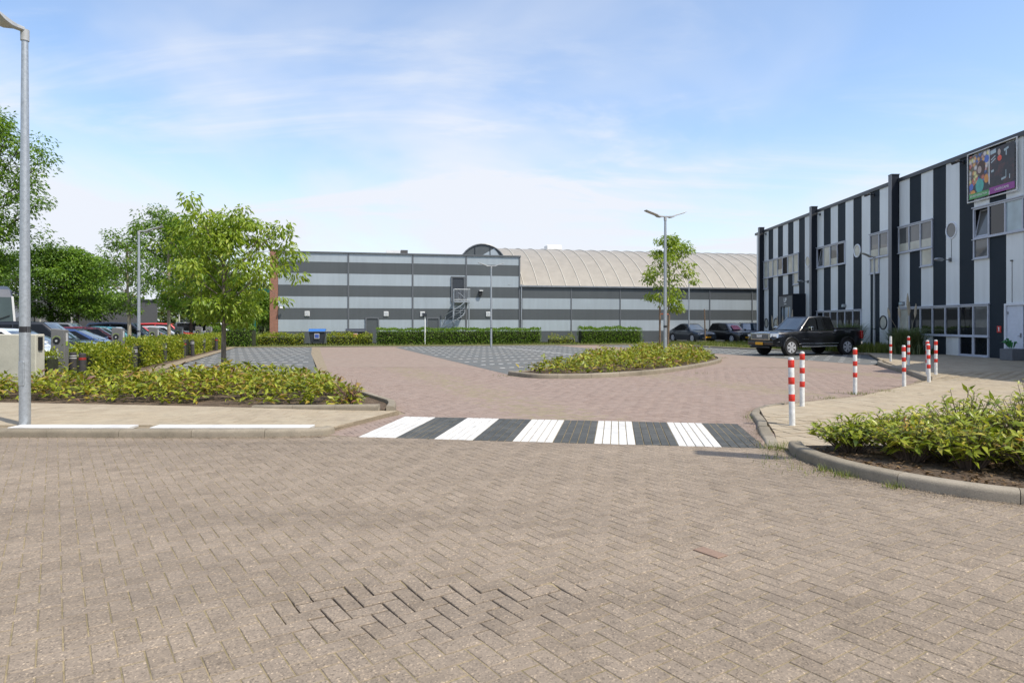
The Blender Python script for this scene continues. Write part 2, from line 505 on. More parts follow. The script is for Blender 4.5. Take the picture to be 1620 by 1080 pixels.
def lay(cells, region, parent, name, mat, gap, bev, thick, zfun, keep=300, far_name=None, tilt=0.006, matfun=None, zero=0.0, wob=0.0012):
    """lay stones: the ones that show largest as objects, the rest as one mesh"""
    todo = []
    for c in cells:
        q = quad_of(c, gap)
        ins = [inside(p, region) for p in q]
        if all(ins): pass
        elif any(ins) or inside((c[0], c[1]), region):
            q2 = clip(region, q)
            if len(q2) < 3: continue
            a = sum(q2[i][0] * q2[(i + 1) % len(q2)][1] - q2[(i + 1) % len(q2)][0] * q2[i][1] for i in range(len(q2))) / 2
            if abs(a) < 0.0012: continue
            q = q2 if a > 0 else q2[::-1]
        else: continue
        X, Y = c[0], c[1]
        vis = 1.05 > Y * 0 + (abs(X) / max(Y, 0.1)) / 0.78 and Y > 2.78
        todo.append((0 if vis else 1, X * X + Y * Y, c, q))
    todo.sort(key=lambda t: t[:2])
    big = MB(); shared = {}
    for k, (_, _, c, q) in enumerate(todo):
        X, Y, a, w, h = c
        z, tx, ty, gg = zfun(X, Y)
        tx += random.uniform(-1, 1) * tilt; ty += random.uniform(-1, 1) * tilt; z += random.uniform(-1, 1) * wob
        if k < keep:
            if len(q) == 4 and abs(math.dist(q[0], q[1]) - (w - gap)) < 1e-6 and abs(math.dist(q[1], q[2]) - (h - gap)) < 1e-6:
                key = (round(w, 4), round(h, 4), mat.name if matfun is None else matfun(c).name, gg)
                if key not in shared:
                    lq = [(sx * (w - gap - gg) / 2, sy * (h - gap - gg) / 2) for sx, sy in ((-1, -1), (1, -1), (1, 1), (-1, 1))]
                    v, f = piece_mesh_data(lq, bev, thick)
                    me = bpy.data.meshes.new(name); me.from_pydata(v, [], f)
                    me.materials.append(mat if matfun is None else matfun(c)); shared[key] = me
                o = bpy.data.objects.new(name, shared[key])
                o.location = (X, Y, z + zero); o.rotation_euler = (ty, -tx, a)
            else:
                v, f = piece_mesh_data([(p[0] - X, p[1] - Y) for p in q], bev, thick)
                me = bpy.data.meshes.new(name); me.from_pydata(v, [], f)
                me.materials.append(mat if matfun is None else matfun(c))
                o = bpy.data.objects.new(name, me); o.location = (X, Y, z + zero)
            o.parent = parent
            col.objects.link(o)
        else:
            v, f = piece_mesh_data(q, bev, thick, z + zero, tx, ty)
            m_ = big if matfun is None else big_of(matfun(c))
            m_.add(v, f)
    if big.f:
        o = big.build(far_name or name, mat, parent, fix=False)
        o['kind'] = 'stuff'
    return len(todo)

def sheet(name, poly, z, mat, parent=None, kind='structure', depth=0.0):
    mb = MB()
    if depth: mb.prism(poly, z - depth, z)
    else:
        tri = tessellate_polygon([[Vector((p[0], p[1], 0)) for p in poly]])
        fs_ = []
        for t in tri:
            a, b, c = (poly[i] for i in t)
            s_ = (b[0] - a[0]) * (c[1] - a[1]) - (c[0] - a[0]) * (b[1] - a[1])
            fs_.append(tuple(t) if s_ > 0 else tuple(t)[::-1])
        mb.add([(p[0], p[1], z) for p in poly], fs_)
    o = mb.build(name, mat, parent, fix=False)
    if kind and parent is None: o['kind'] = kind
    return o

# wide ground to the horizon
g = sheet('ground', [(-900, -300), (900, -300), (900, 1500), (-900, 1500)], -0.09, M['grass_ground'])

# --- the road in front: herringbone of grit-faced concrete bricks
HB = R(34.6)
U = 0.1062
ZA = math.atan2(-0.84, 5.365)                  # zebra and kerb line turn a little towards the camera on the right
def sunk(X, Y):
    a = max(0.0, 1 - (((X + 0.52) / 0.80) ** 2 + ((Y - 3.66) / 0.36) ** 2))
    b = max(0.0, 1 - (((X - 0.22) / 0.30) ** 2 + ((Y - 3.83) / 0.16) ** 2))
    return max(a, b * 0.7)
def road_z(X, Y):
    s_ = sunk(X, Y)
    roll = 0.006 * math.sin(X * 1.3 + 0.6) * math.sin(Y * 1.1)
    dx = (road_s(X + 0.05, Y) - road_s(X - 0.05, Y)) / 0.1; dy = (road_s(X, Y + 0.05) - road_s(X, Y - 0.05)) / 0.1
    return -0.013 * (s_ ** 0.9) + roll - 0.008, dx, dy, 0.0025 if s_ > 0.05 else 0.0
def road_s(X, Y):
    return -0.013 * (sunk(X, Y) ** 0.9) + 0.006 * math.sin(X * 1.3 + 0.6) * math.sin(Y * 1.1)
# joint bed: a grid that follows the road surface just under the brick tops
def grid_sheet(name, x0, x1, y0, y1, step, zf, mat, parent=None):
    nx = int((x1 - x0) / step) + 1; ny = int((y1 - y0) / step) + 1
    X, Y = np.meshgrid(np.linspace(x0, x1, nx), np.linspace(y0, y1, ny))
    Z = np.vectorize(zf)(X, Y)
    v = np.stack([X.ravel(), Y.ravel(), Z.ravel()], 1)
    i = np.arange(nx * ny).reshape(ny, nx)
    q = np.stack([i[:-1, :-1].ravel(), i[:-1, 1:].ravel(), i[1:, 1:].ravel(), i[1:, :-1].ravel()], 1)
    return link(name, np_mesh(name, v, None, q, smooth=True), mat, parent)
road = grid_sheet('road', -13, 14, -6, 11.6, 0.12, lambda x, y: road_s(x, y) - 0.008 - 0.0042 - 0.016 * min(1, sunk(x, y) * 3), M['joint'])
road['kind'] = 'structure'
zl = lambda X: 9.19 - 0.1566 * (X + 2.13)
road_region = [(-12.9, -1.0), (13.9, -1.0), (13.9, zl(13.9)), (-12.9, zl(-12.9))]
cells = herringbone((0.03, 0.02), HB, U, -9.5, 9.5, 2.2, 11.2)
red = min(cells, key=lambda c: math.hypot(c[0] - 1.37, c[1] - 4.56))
cells.remove(red)
lay(cells, road_region, road, 'brick', M['road_brick'], 0.0062, 0.0045, 0.05, road_z, 300, 'bricks')
q = quad_of(red, 0.004)
v, f = piece_mesh_data([(p[0] - red[0], p[1] - red[1]) for p in q], 0.004, 0.05)
me = bpy.data.meshes.new('brick'); me.from_pydata(v, [], f); me.materials.append(M['red_brick_single'])
o = link('brick', me, None, road); o.location = (red[0], red[1], -0.006); o['label'] = 'smooth reddish replacement brick among the grey-brown ones'

# --- zebra crossing: ten stripes of five brick columns
zo = Vector((-2.13, 9.19)); zu = Vector((math.cos(ZA), math.sin(ZA))); zv = Vector((-zu.y, zu.x))
zeb = MB()
zc = [zo, zo + zu * 5.40, zo + zu * 5.40 + zv * 2.05, zo + zv * 2.05]
zebra = sheet('zebra_crossing', [tuple(p) for p in zc], -0.0125, M['joint'])
n_z = 0; zmesh = {}; zrest = {}
col_w = 5.40 / 50
zcells = []
for i in range(50):
    y = -0.108 if i % 2 else 0.0
    while y < 2.05:
        a, b_ = max(y, 0.0), min(y + 0.216, 2.05)
        if b_ - a > 0.02: zcells.append((i, a, b_))
        y += 0.216
zcells.sort(key=lambda c: (zo + zu * ((c[0] + 0.5) * col_w) + zv * c[1]).length)
for k, (i, a, b_) in enumerate(zcells):
    white = (i // 5) % 2 == 0
    w = col_w - 0.011; h = b_ - a - 0.007
    p = zo + zu * ((i + 0.5) * col_w) + zv * ((a + b_) / 2)
    z = random.uniform(-0.0012, 0.0012) - 0.003
    lq = [(sx * w / 2, sy * h / 2) for sx, sy in ((-1, -1), (1, -1), (1, 1), (-1, 1))]
    m_ = M['zebra_white'] if white else M['zebra_dark']
    if k < 300:
        key = (round(h, 4), white)
        if key not in zmesh:
            v, f = piece_mesh_data(lq, 0.0035, 0.05)
            me = bpy.data.meshes.new('brick'); me.from_pydata(v, [], f); me.materials.append(m_); zmesh[key] = me
        o = bpy.data.objects.new('brick', zmesh[key]); o.location = (p.x, p.y, z); o.rotation_euler = (random.uniform(-.004, .004), random.uniform(-.004, .004), ZA)
        o.parent = zebra; col.objects.link(o)
    else:
        v, f = piece_mesh_data([tuple(p + zu * a_ + zv * b2) for a_, b2 in lq], 0.0035, 0.05, z, random.uniform(-.004, .004), random.uniform(-.004, .004))
        zrest.setdefault(white, MB()).add(v, f)
for white, mb in zrest.items():
    o = mb.build('bricks', M['zebra_white'] if white else M['zebra_dark'], zebra, fix=False); o['kind'] = 'stuff'

# --- the car park: pink brick lanes, near part laid brick by brick
ax = Vector((-0.287, 0.958)).normalized()       # along the lot
bx = Vector((ax.y, -ax.x))                      # across, to the right
pink_poly = [tuple(zc[3]), tuple(zc[2]), tuple(zc[1]), (4.2, 8.2), (3.75, 9.6), (3.85, 10.8), (4.2, 11.8), (4.9, 12.6), (6.2, 13.6), (7.4, 14.3), (10.4, 17.3), (11.4, 18.6),
             (12.9, 21.5), (13.5, 24.0), (-7.05, 24.0), (-5.25, 18.1), (-2.35, 12.5), (-1.85, 11.55), (-2.9, 9.45), tuple(zc[0])]
pink_near = sheet('brick_lane', [tuple(zc[3]), tuple(zc[2]), tuple(zc[1]), (4.3, 8.1), (3.85, 9.6), (4.0, 10.8), (4.4, 11.8), (5.1, 12.5), (6.4, 13.4), (7.6, 14.1), (10.6, 17.1), (11.6, 18.4),
             (13.1, 21.3), (13.7, 24.2), (-7.15, 24.2), (-5.35, 18.1), (-2.45, 12.5), (-1.95, 11.45), (-3.1, 9.4), tuple(zc[0])], -0.0075, M['sand'])
hc = herringbone((0.0, 11.5), -LOT * 0 + LOT + R(45), U, -8, 14.5, 8.0, 24.6)
lay(hc, pink_poly, pink_near, 'brick', M['pink_brick'], 0.0045, 0.004, 0.04, lambda X, Y: (-0.0035 + 0.004 * math.sin(X * 0.9 + Y * 0.35), 0, 0, 0.0), 300, 'bricks', tilt=0.008)
pink_far_poly = [(-7.05, 24.0), (13.5, 24.0), (14.4, 27.5), (12.9, 34.0), (9.0, 50.6), (-17.2, 44.9), (-13.0, 44.0), (-10.2, 34.4)]
pink_far = sheet('brick_lane_far', pink_far_poly, -0.002, M['pink_far'])
# edging courses and the sandy gutter along the left-hand bays
sheet('sand_strip', [(-5.0, 17.6), (-4.75, 17.6), (-10.0, 34.8), (-13.1, 45.2), (-13.6, 45.1), (-10.5, 34.7)], 0.003, M['sand'])
# grey bays
bay_left = sheet('parking_bays_left', [(-11.4, 17.5), (-5.05, 17.5), (-10.45, 34.6), (-13.5, 45.0), (-19.2, 43.9), (-17.2, 37.5)], 0.002, M['bay_grey'])
bay_mid = sheet('parking_bays_middle', [(-0.12, 20.55), (1.6, 22.6), (4.6, 29.2), (7.6, 33.0), (5.2, 42.0), (3.2, 48.9), (-7.5, 46.6), (-7.9, 44.8)], 0.002, M['bay_grey'])
bay_right = sheet('parking_bays_right', [(6.2, 48.6), (11.7, 32.6), (13.6, 25.4), (14.9, 26.4), (18.2, 34.0), (14.9, 40.2), (11.5, 49.3), (11.0, 50.6)], 0.002, M['bay_grey'])

# white bay marks: single white bricks set in rows
wb_me = {}
def dash(parent, X, Y, ang, L=0.205, W=0.075):
    key = (L, W)
    if key not in wb_me:
        v, f = piece_mesh_data([(-L / 2, -W / 2), (L / 2, -W / 2), (L / 2, W / 2), (-L / 2, W / 2)], 0.003, 0.02)
        me = bpy.data.meshes.new('white_brick'); me.from_pydata(v, [], f); me.materials.append(M['zebra_white']); wb_me[key] = me
    o = bpy.data.objects.new('white_brick', wb_me[key]); o.location = (X, Y, 0.008); o.rotation_euler = (0, 0, ang); o.parent = parent
    col.objects.link(o)
def marks(parent, poly, a, row_gap, step, org, lim=300):
    d_ = Vector((math.cos(a), math.sin(a))); e_ = Vector((-d_.y, d_.x)); pts = []
    for r_ in range(-30, 31):
        for s_ in range(-90, 91):
            p = Vector(org) + e_ * (r_ * row_gap) + d_ * (s_ * step + (0.5 * step if r_ % 2 else 0))
            if inside((p.x, p.y), poly) and inside((p.x + 0.15, p.y), poly) and inside((p.x - .15, p.y), poly): pts.append(p)
    pts.sort(key=lambda p: p.length)
    for p in pts[:lim]: dash(parent, p.x, p.y, a)
    mb = MB()
    for p in pts[lim:]: mb.box((p.x, p.y, 0.004), (0.205, 0.075, 0.012), a)
    if mb.f: mb.build('white_bricks', M['zebra_white'], parent)['kind'] = 'stuff'
mid_poly = [(0.0, 20.9), (1.5, 22.7), (4.5, 29.3), (7.4, 33.0), (5.1, 42.0), (3.1, 48.6), (-7.3, 46.4), (-7.6, 44.8)]
marks(bay_mid, mid_poly, R(40), 1.95, 0.43, (-1.0, 23.0))
marks(bay_left, [(-11.2, 17.7), (-5.2, 17.7), (-10.6, 34.6), (-13.5, 44.8), (-19.0, 43.8), (-17.1, 37.5)], R(4), 1.85, 0.42, (-8, 20))
marks(bay_right, [(6.4, 48.4), (11.8, 32.8), (13.7, 25.8), (14.8, 26.6), (18.0, 34.0), (14.7, 40.2), (11.4, 49.0)], LOT + R(2), 1.3, 0.62, (12, 36))
lb = MB()                                       # one long white line across the middle bays
lb.bar((-0.9, 45.3, 0.006), (4.6, 29.6, 0.006), 0.10, 0.008)
lb.build('bay_line', M['zebra_white'], bay_mid)

# --- kerbs
def smooth_path(pts, n=8):
    P_ = [Vector(p) for p in pts]; out = []
    for i in range(len(P_) - 1):
        p0 = P_[max(i - 1, 0)]; p1 = P_[i]; p2 = P_[i + 1]; p3 = P_[min(i + 2, len(P_) - 1)]
        for k in range(n):
            t = k / n
            out.append(0.5 * ((2 * p1) + (p2 - p0) * t + (2 * p0 - 5 * p1 + 4 * p2 - p3) * t * t + (3 * p1 - p0 - 3 * p2 + p3) * t ** 3))
    out.append(P_[-1])
    return out
def kerb(parent, pts, w=0.15, z0=-0.08, z1=0.10, stone=1.0, side=1, z_end=None, mat=None, name='kerb_stone'):
    """a row of kerb stones; pts run along the road-side face, the stone's body lies on its left (side=1)"""
    path = smooth_path([(p[0], p[1]) for p in pts])
    acc = [0.0]
    for i in range(1, len(path)): acc.append(acc[-1] + (path[i] - path[i - 1]).length)
    L = acc[-1]; n = max(1, round(L / stone)); sl = L / n
    def at(s_):
        s_ = min(max(s_, 0), L)
        for i in range(1, len(acc)):
            if acc[i] >= s_ - 1e-9:
                t = (s_ - acc[i - 1]) / max(1e-9, acc[i] - acc[i - 1]); return path[i - 1].lerp(path[i], t), (path[i] - path[i - 1]).normalized()
        return path[-1], (path[-1] - path[-2]).normalized()
    for k in range(n):
        a, b_ = k * sl + 0.003, (k + 1) * sl - 0.003
        m_ = 5; rings = []
        for j in range(m_ + 1):
            s_ = a + (b_ - a) * j / m_
            p, t = at(s_); nrm = Vector((-t.y, t.x)) * side
            zt = z1 if z_end is None else z1 + (z_end - z1) * s_ / L
            zt += random.uniform(-0.0008, 0.0008)
            prof = [(0.0, z0), (0.0, zt - 0.045), (0.006, zt - 0.022), (0.02, zt - 0.006), (0.04, zt), (w - 0.006, zt + 0.001), (w, zt - 0.005), (w, z0)]
            rings.append([(p.x + nrm.x * u_, p.y + nrm.y * u_, z_) for u_, z_ in prof])
        nr = len(rings[0]); vs_ = [q_ for r_ in rings for q_ in r_]; fs_ = []
        for j in range(m_):
            for i in range(nr):
                i2 = (i + 1) % nr
                fs_.append((j * nr + i, j * nr + i2, (j + 1) * nr + i2, (j + 1) * nr + i))
        fs_.append(tuple(range(nr))[::-1]); fs_.append(tuple(range(m_ * nr, (m_ + 1) * nr)))
        o = MB().add(vs_, fs_).build(name, mat or M['kerb'], parent, smooth=True)

# left pavement: kerb, white edge tiles, slabs
pav_l = [(-13.5, 9.35), (-4.4, 9.28), (-2.72, 9.36), (-2.62, 9.55), (-1.95, 11.45), (-3.6, 11.6), (-9.66, 12.5), (-13.5, 12.9)]
pl = sheet('pavement_left', pav_l, 0.062, M['sand'], depth=0.12)
lcells = []
for i in range(-46, 1):
    for j in range(0, 14):
        lcells.append((-1.95 + i * 0.30 + 0.15 + (0.15 if j % 2 else 0), 9.65 + j * 0.30 + 0.15, 0.0, 0.30, 0.30))
lay(lcells, [(-13.4, 9.64), (-2.58, 9.64), (-1.98, 11.43), (-3.6, 11.57), (-9.66, 12.46), (-13.4, 12.8)], pl, 'slab', M['slab'], 0.004, 0.003, 0.03,
    lambda X, Y: (0.068 + max(0, min(1, (-2.9 - X) / 2.5)) * 0.022, 0, 0, 0.0), 300, 'slabs', tilt=0.003, wob=0.0008)
kerb(pl, [(-13.4, 9.16), (-8.0, 9.14), (-4.6, 9.12), (-3.2, 9.16), (-2.66, 9.26), (-2.52, 9.44)], 0.16, -0.06, 0.098, 1.0)
for a, b_ in ((-13.0, -7.55), (-7.10, -5.40), (-5.10, -2.85)):
    x = a
    while x < b_ - 0.05:
        e = min(x + 0.60, b_)
        MB().box(((x + e) / 2, 9.47, 0.085), (e - x - 0.004, 0.27, 0.036)).build('white_tile', M['zebra_white'], pl, bevel=0.004)
        x = e

# right pavement with its rounded corner, beds and the pavement in front of the hall
pav_r = [(3.98, 10.85), (4.25, 11.75), (4.9, 12.55), (6.2, 13.5), (7.4, 14.2), (10.4, 17.2), (11.45, 18.35), (12.3, 20.2), (13.3, 23.2), (14.75, 26.7), (18.0, 33.6), (20.9, 31.9),
         (21.75, 30.6), (21.75, 17.0), (24, 12), (24, 7.9), (3.62, 8.02), (3.35, 8.35), (3.72, 9.4)]
pr = sheet('pavement_right', pav_r, 0.001, M['joint'], depth=0.08)
rc = []
for i in range(-30, 80):
    for j in range(-70, 60):
        p = Vector((8.0, 14.0)) + ax * (i * 0.30 + (0.15 if j % 2 else 0)) + bx * (j * 0.30)
        if 3 < p.x < 24 and 7.9 < p.y < 34.5: rc.append((p.x, p.y, math.atan2(bx.y, bx.x), 0.30, 0.30))
def right_h(X, Y):
    k = max(0.0, 1 - math.hypot(X - 4.2, Y - 11.3) / 2.4)
    t = min(1, max(0, (((X - 10.6) * ax.x + (Y - 17.4) * ax.y) + (X - 10.6) * 0.12) / 2.6))
    return 0.012 + 0.055 * k * k * (3 - 2 * k) + 0.095 * t * t * (3 - 2 * t)
def right_z(X, Y):
    return right_h(X, Y), 0, 0, 0.0
lay(rc, [(p[0] + (0.13 if k < 3 or 6 <= k <= 9 else 0.02 if k < 11 else 0), p[1] + (-0.03 if 3 <= k < 6 else 0)) for k, p in enumerate(pav_r)], pr, 'slab', M['slab'], 0.010, 0.004, 0.06, right_z, 300, 'slabs', tilt=0.006, wob=0.0025)
kerb(pr, [(3.60, 9.75), (3.78, 10.25), (3.92, 10.75), (4.12, 11.45), (4.55, 12.2), (5.1, 12.72)], 0.14, -0.06, 0.062, 0.75, side=-1, z_end=0.05)
kerb(pr, [(3.22, 8.42), (3.36, 8.85), (3.47, 9.3), (3.60, 9.73)], 0.16, -0.06, 0.012, 0.7, side=-1, z_end=0.06)
kerb(pr, [(11.35, 18.2), (12.15, 20.2), (13.15, 23.2), (14.1, 25.6), (14.85, 26.75), (15.4, 27.2)], 0.15, -0.06, 0.13, 1.0, side=-1)
# planting bed at the right, curved kerb towards the road
bed_r_front = [(3.42, 8.22), (3.33, 7.85), (3.36, 7.3), (3.52, 6.75), (3.85, 6.2), (4.4, 5.72), (5.3, 5.35), (7.5, 4.9), (10, 4.7)]
br_s = smooth_path(bed_r_front)
bed_r = [(p.x + 0.1, p.y + 0.02) for p in br_s] + [(10.0, 8.1), (3.6, 8.12)]
planting_r = sheet('planting_bed_right', bed_r, 0.072, M['soil'], depth=0.12)
kerb(planting_r, bed_r_front, 0.15, -0.06, 0.112, 0.95)
# bed at the left with its kerbed tip
bed_l = [(-15.5, 12.95), (-9.66, 12.55), (-3.6, 11.66), (-2.2, 11.50), (-2.30, 12.35), (-4.95, 17.2), (-5.3, 17.9), (-11.3, 18.1), (-17, 15.0)]
planting_l = sheet('planting_bed_left', bed_l, 0.078, M['soil'], depth=0.14)
kerb(planting_l, [(-4.6, 11.70), (-3.6, 11.55), (-2.3, 11.40)], 0.12, -0.06, 0.118, 0.9, z_end=0.17)
kerb(planting_l, [(-2.02, 11.40), (-2.16, 12.3), (-2.6, 13.2), (-4.85, 17.3)], 0.14, -0.06, 0.15, 1.0, z_end=0.11)
# the strip under the dark posts and hedge on the left
sheet('hedge_strip_left', [(-17, 14.6), (-10.6, 16.2), (-10.75, 17.2), (-16.75, 37.6), (-18.6, 44.1), (-21.0, 43.6), (-18.0, 33)], 0.03, M['soil'])
sheet('sand_edge_left', [(-10.6, 16.3), (-10.1, 16.9), (-16.4, 37.8), (-18.3, 44.0), (-18.7, 44.0), (-16.8, 37.6), (-10.8, 17.2)], 0.036, M['sand'])
sheet('car_park_asphalt', [(-18.5, 13.0), (-13.0, 16.5), (-18.2, 34.0), (-21.5, 45.0), (-25.0, 62.0), (-75.0, 62.0), (-75.0, 13.0)], -0.03, M['asphalt'])
# island
isl_front = [(-0.12, 20.2), (0.45, 19.3), (1.08, 18.95), (2.19, 19.1), (3.64, 20.0), (5.17, 21.6), (6.94, 24.2), (8.6, 27.3), (9.35, 30.2), (9.4, 33.0)]
isl_s = smooth_path(isl_front)
isl = [(p.x - 0.0, p.y + 0.1) for p in isl_s] + [(8.9, 35.6), (7.6, 36.4), (6.3, 35.0), (4.4, 29.7), (3.4, 30.0), (2.2, 25.5), (1.5, 22.8), (0.2, 20.9)]
island = sheet('planting_island', isl, 0.085, M['soil'], depth=0.14)
kerb(island, isl_front, 0.15, -0.06, 0.13, 1.0)
kerb(island, [(4.45, 29.5), (3.3, 29.9), (2.95, 29.0)], 0.13, -0.06, 0.19, 0.9, side=-1)
kerb(island, [(-0.1, 20.3), (0.5, 21.0), (1.5, 22.7), (2.9, 26.2)], 0.12, -0.06, 0.11, 1.0, side=-1)
# soil and grass along the far hedge, verge in front of the parked cars
sheet('hedge_strip_far', [(-19.4, 44.0), (-13.4, 45.2), (-7.6, 46.8), (3.2, 49.1), (10.9, 50.8), (11.2, 52.4), (3, 54.4), (-19.4, 50.5)], 0.02, M['grass_ground'])
sheet('sand_edge_far', [(-19.4, 43.8), (-13.4, 44.9), (-7.6, 46.5), (3.2, 48.8), (10.9, 50.5), (10.9, 51.2), (3.2, 49.6), (-7.6, 47.3), (-19.4, 44.6)], 0.028, M['sand'])
verge = sheet('grass_verge', [(11.5, 49.6), (14.9, 40.3), (18.1, 34.1), (20.9, 32.0), (21.75, 30.7), (21.75, 58.0), (19.8, 54.0), (11.0, 53.0)], 0.07, M['grass_ground'], depth=0.12)
kerb(verge, [(11.3, 49.9), (11.9, 47.9), (14.85, 40.2), (16.4, 37.2), (18.05, 34.0), (20.9, 31.9), (21.7, 30.65)], 0.12, -0.06, 0.10, 1.0, side=1)
sheet('rear_yard', [(10.5, 53.0), (21.75, 54.0), (21.75, 62), (10, 60.0)], 0.0, M['asphalt'])

# ------------------------------------------------------------------ building materials
def clad(name, color, axis='X', pitch=0.05, rough=0.42, metal=0.0, depth=0.006, streak=0.10, spec=0.5):
    """profiled sheet cladding: fine ribs, faint weather streaks"""
    m, nt, b, out = new_mat(name)
    tc = nd(nt, 'ShaderNodeTexCoord').outputs['Object']
    p = pos(nt)
    w = nd(nt, 'ShaderNodeTexWave', wave_type='BANDS', bands_direction=axis)
    w.inputs['Scale'].default_value = 0.314 / pitch
    nt.links.new(tc, w.inputs['Vector'])
    mp = nd(nt, 'ShaderNodeMapping'); mp.inputs['Scale'].default_value = (3.0, 3.0, 0.25)
    nt.links.new(p, mp.inputs['Vector'])
    n1 = noise(nt, mp.outputs[0], 1.0, 6.0, 0.6); n2 = noise(nt, p, 0.4, 3.0, 0.5)
    f = math_(nt, 'ADD', math_(nt, 'MULTIPLY', n1, 0.6), math_(nt, 'MULTIPLY', n2, 0.4))
    lo = tuple(c * (1 - streak) for c in color); hi = tuple(min(1, c * (1 + streak)) for c in color)
    c = ramp(nt, f, [(0.3, lo), (0.5, color), (0.7, hi)])
    r_ = piece_random(nt)
    c = mixc(nt, 1.0, c, ramp(nt, r_, [(0.0, 0.94), (1.0, 1.05)]), 'MULTIPLY')
    nt.links.new(c, b.inputs['Base Color'])
    b.inputs['Roughness'].default_value = rough; b.inputs['Metallic'].default_value = metal
    b.inputs['Specular IOR Level'].default_value = spec
    bump(nt, b, w.outputs['Fac'], 0.5, depth)
    return m
M['v_light'] = clad('v_light', (0.70, 0.735, 0.735), 'Y', 0.06, 0.4)
M['v_dark'] = clad('v_dark', (0.024, 0.034, 0.044), 'Y', 0.06, 0.6, spec=0.12)
M['h_light'] = clad('h_light', (0.365, 0.415, 0.445), 'Z', 0.08, 0.36, 0.1)
M['h_dark'] = clad('h_dark', (0.082, 0.092, 0.096), 'Z', 0.08, 0.42)
M['trim_dark'] = flat('trim_dark', (0.035, 0.041, 0.05), 0.4)
M['trim_grey'] = flat('trim_grey', (0.12, 0.13, 0.14), 0.4)
M['pillar_side'] = flat('pillar_side', (0.013, 0.017, 0.025), 0.5, spec=0.2)
M['pillar_edge'] = flat('pillar_edge', (0.16, 0.165, 0.18), 0.4)
M['frame_light'] = flat('frame_light', (0.47, 0.50, 0.56), 0.4, grime=0.08)
M['frame_white'] = flat('frame_white', (0.70, 0.73, 0.78), 0.4, grime=0.06)
M['door_white'] = flat('door_white', (0.62, 0.67, 0.76), 0.4, grime=0.06)
M['black'] = flat('black', (0.012, 0.012, 0.013), 0.5)
M['white_paint'] = flat('white_paint', (0.78, 0.78, 0.76), 0.4, grime=0.07)
M['core'] = flat('core', (0.05, 0.053, 0.058), 0.7)
M['roof_felt'] = flat('roof_felt', (0.10, 0.10, 0.10), 0.9)
M['steel'] = flat('steel', (0.36, 0.38, 0.40), 0.42, metal=0.75, grime=0.18)
M['galv'] = flat('galv', (0.42, 0.45, 0.47), 0.42, metal=0.55, grime=0.16, scale=22.0)
M['red_sign'] = flat('red_sign', (0.55, 0.035, 0.03), 0.4)
M['dark_opening'] = flat('dark_opening', (0.003, 0.003, 0.004), 0.5, grime=0.0, spec=0.1)

def glass(name, color, rough=0.03, spec=0.5, up=None, z_split=0.0):
    m, nt, b, out = new_mat(name)
    p = pos(nt)
    n1 = noise(nt, p, 1.3, 2.0, 0.5)
    c = ramp(nt, n1, [(0.3, tuple(x * 0.8 for x in color)), (0.7, tuple(x * 1.15 for x in color))])
    nt.links.new(c, b.inputs['Base Color'])
    b.inputs['Roughness'].default_value = rough
    b.inputs['Specular IOR Level'].default_value = spec
    b.inputs['IOR'].default_value = 1.5
    return m
M['glass_dark'] = glass('glass_dark', (0.010, 0.012, 0.016), 0.02, 0.6)
M['glass_blind'] = glass('glass_blind', (0.50, 0.50, 0.42), 0.12, 0.5)
M['glass_grey'] = glass('glass_grey', (0.11, 0.115, 0.115), 0.03, 0.7)
M['glass_milk'] = glass('glass_milk', (0.42, 0.52, 0.55), 0.2, 0.5)
M['glass_poster'] = glass('glass_poster', (0.42, 0.50, 0.58), 0.1, 0.5)
M['glass_car'] = glass('glass_car', (0.012, 0.016, 0.02), 0.02, 0.7)
M['glass_screen'] = glass('glass_screen', (0.025, 0.045, 0.065), 0.02, 1.0)  # bluish base puts reflected sky into the colour of the vehicle screens
M['glass_screen'].node_tree.nodes['Principled BSDF'].inputs['IOR'].default_value = 2.0
M['glass_side'] = glass('glass_side', (0.006, 0.007, 0.008), 0.03, 0.3)

def clad_brick():
    m, nt, b, out = new_mat('pier_brick')
    tc = nd(nt, 'ShaderNodeTexCoord').outputs['Object']
    mp = nd(nt, 'ShaderNodeMapping'); mp.inputs['Rotation'].default_value = (R(90), 0, 0)
    nt.links.new(tc, mp.inputs['Vector'])
    br = nd(nt, 'ShaderNodeTexBrick'); br.inputs['Scale'].default_value = 1.0
    br.inputs['Brick Width'].default_value = 0.22; br.inputs['Row Height'].default_value = 0.065; br.inputs['Mortar Size'].default_value = 0.006
    br.inputs['Color1'].default_value = (0.30, 0.12, 0.075, 1); br.inputs['Color2'].default_value = (0.23, 0.095, 0.06, 1); br.inputs['Mortar'].default_value = (0.33, 0.25, 0.2, 1)
    nt.links.new(mp.outputs[0], br.inputs['Vector'])
    nt.links.new(br.outputs['Color'], b.inputs['Base Color']); b.inputs['Roughness'].default_value = 0.85
    bump(nt, b, br.outputs['Fac'], -0.3, 0.005)
    return m
M['pier_brick'] = clad_brick()

def text_obj(name, s, size, mat, parent, loc, rot, depth=0.004, align='CENTER', bold=0.0):
    cu = bpy.data.curves.new(name, 'FONT')
    cu.body = s; cu.size = size; cu.extrude = depth; cu.align_x = align; cu.align_y = 'CENTER'; cu.offset = bold
    tmp = bpy.data.objects.new(name, cu)
    col.objects.link(tmp)
    dg = bpy.context.evaluated_depsgraph_get()
    me = bpy.data.meshes.new_from_object(tmp.evaluated_get(dg))
    bpy.data.objects.remove(tmp); bpy.data.curves.remove(cu)
    me.materials.clear(); me.materials.append(mat)
    o = link(name, me, None, parent)
    o.location = loc; o.rotation_euler = rot
    return o

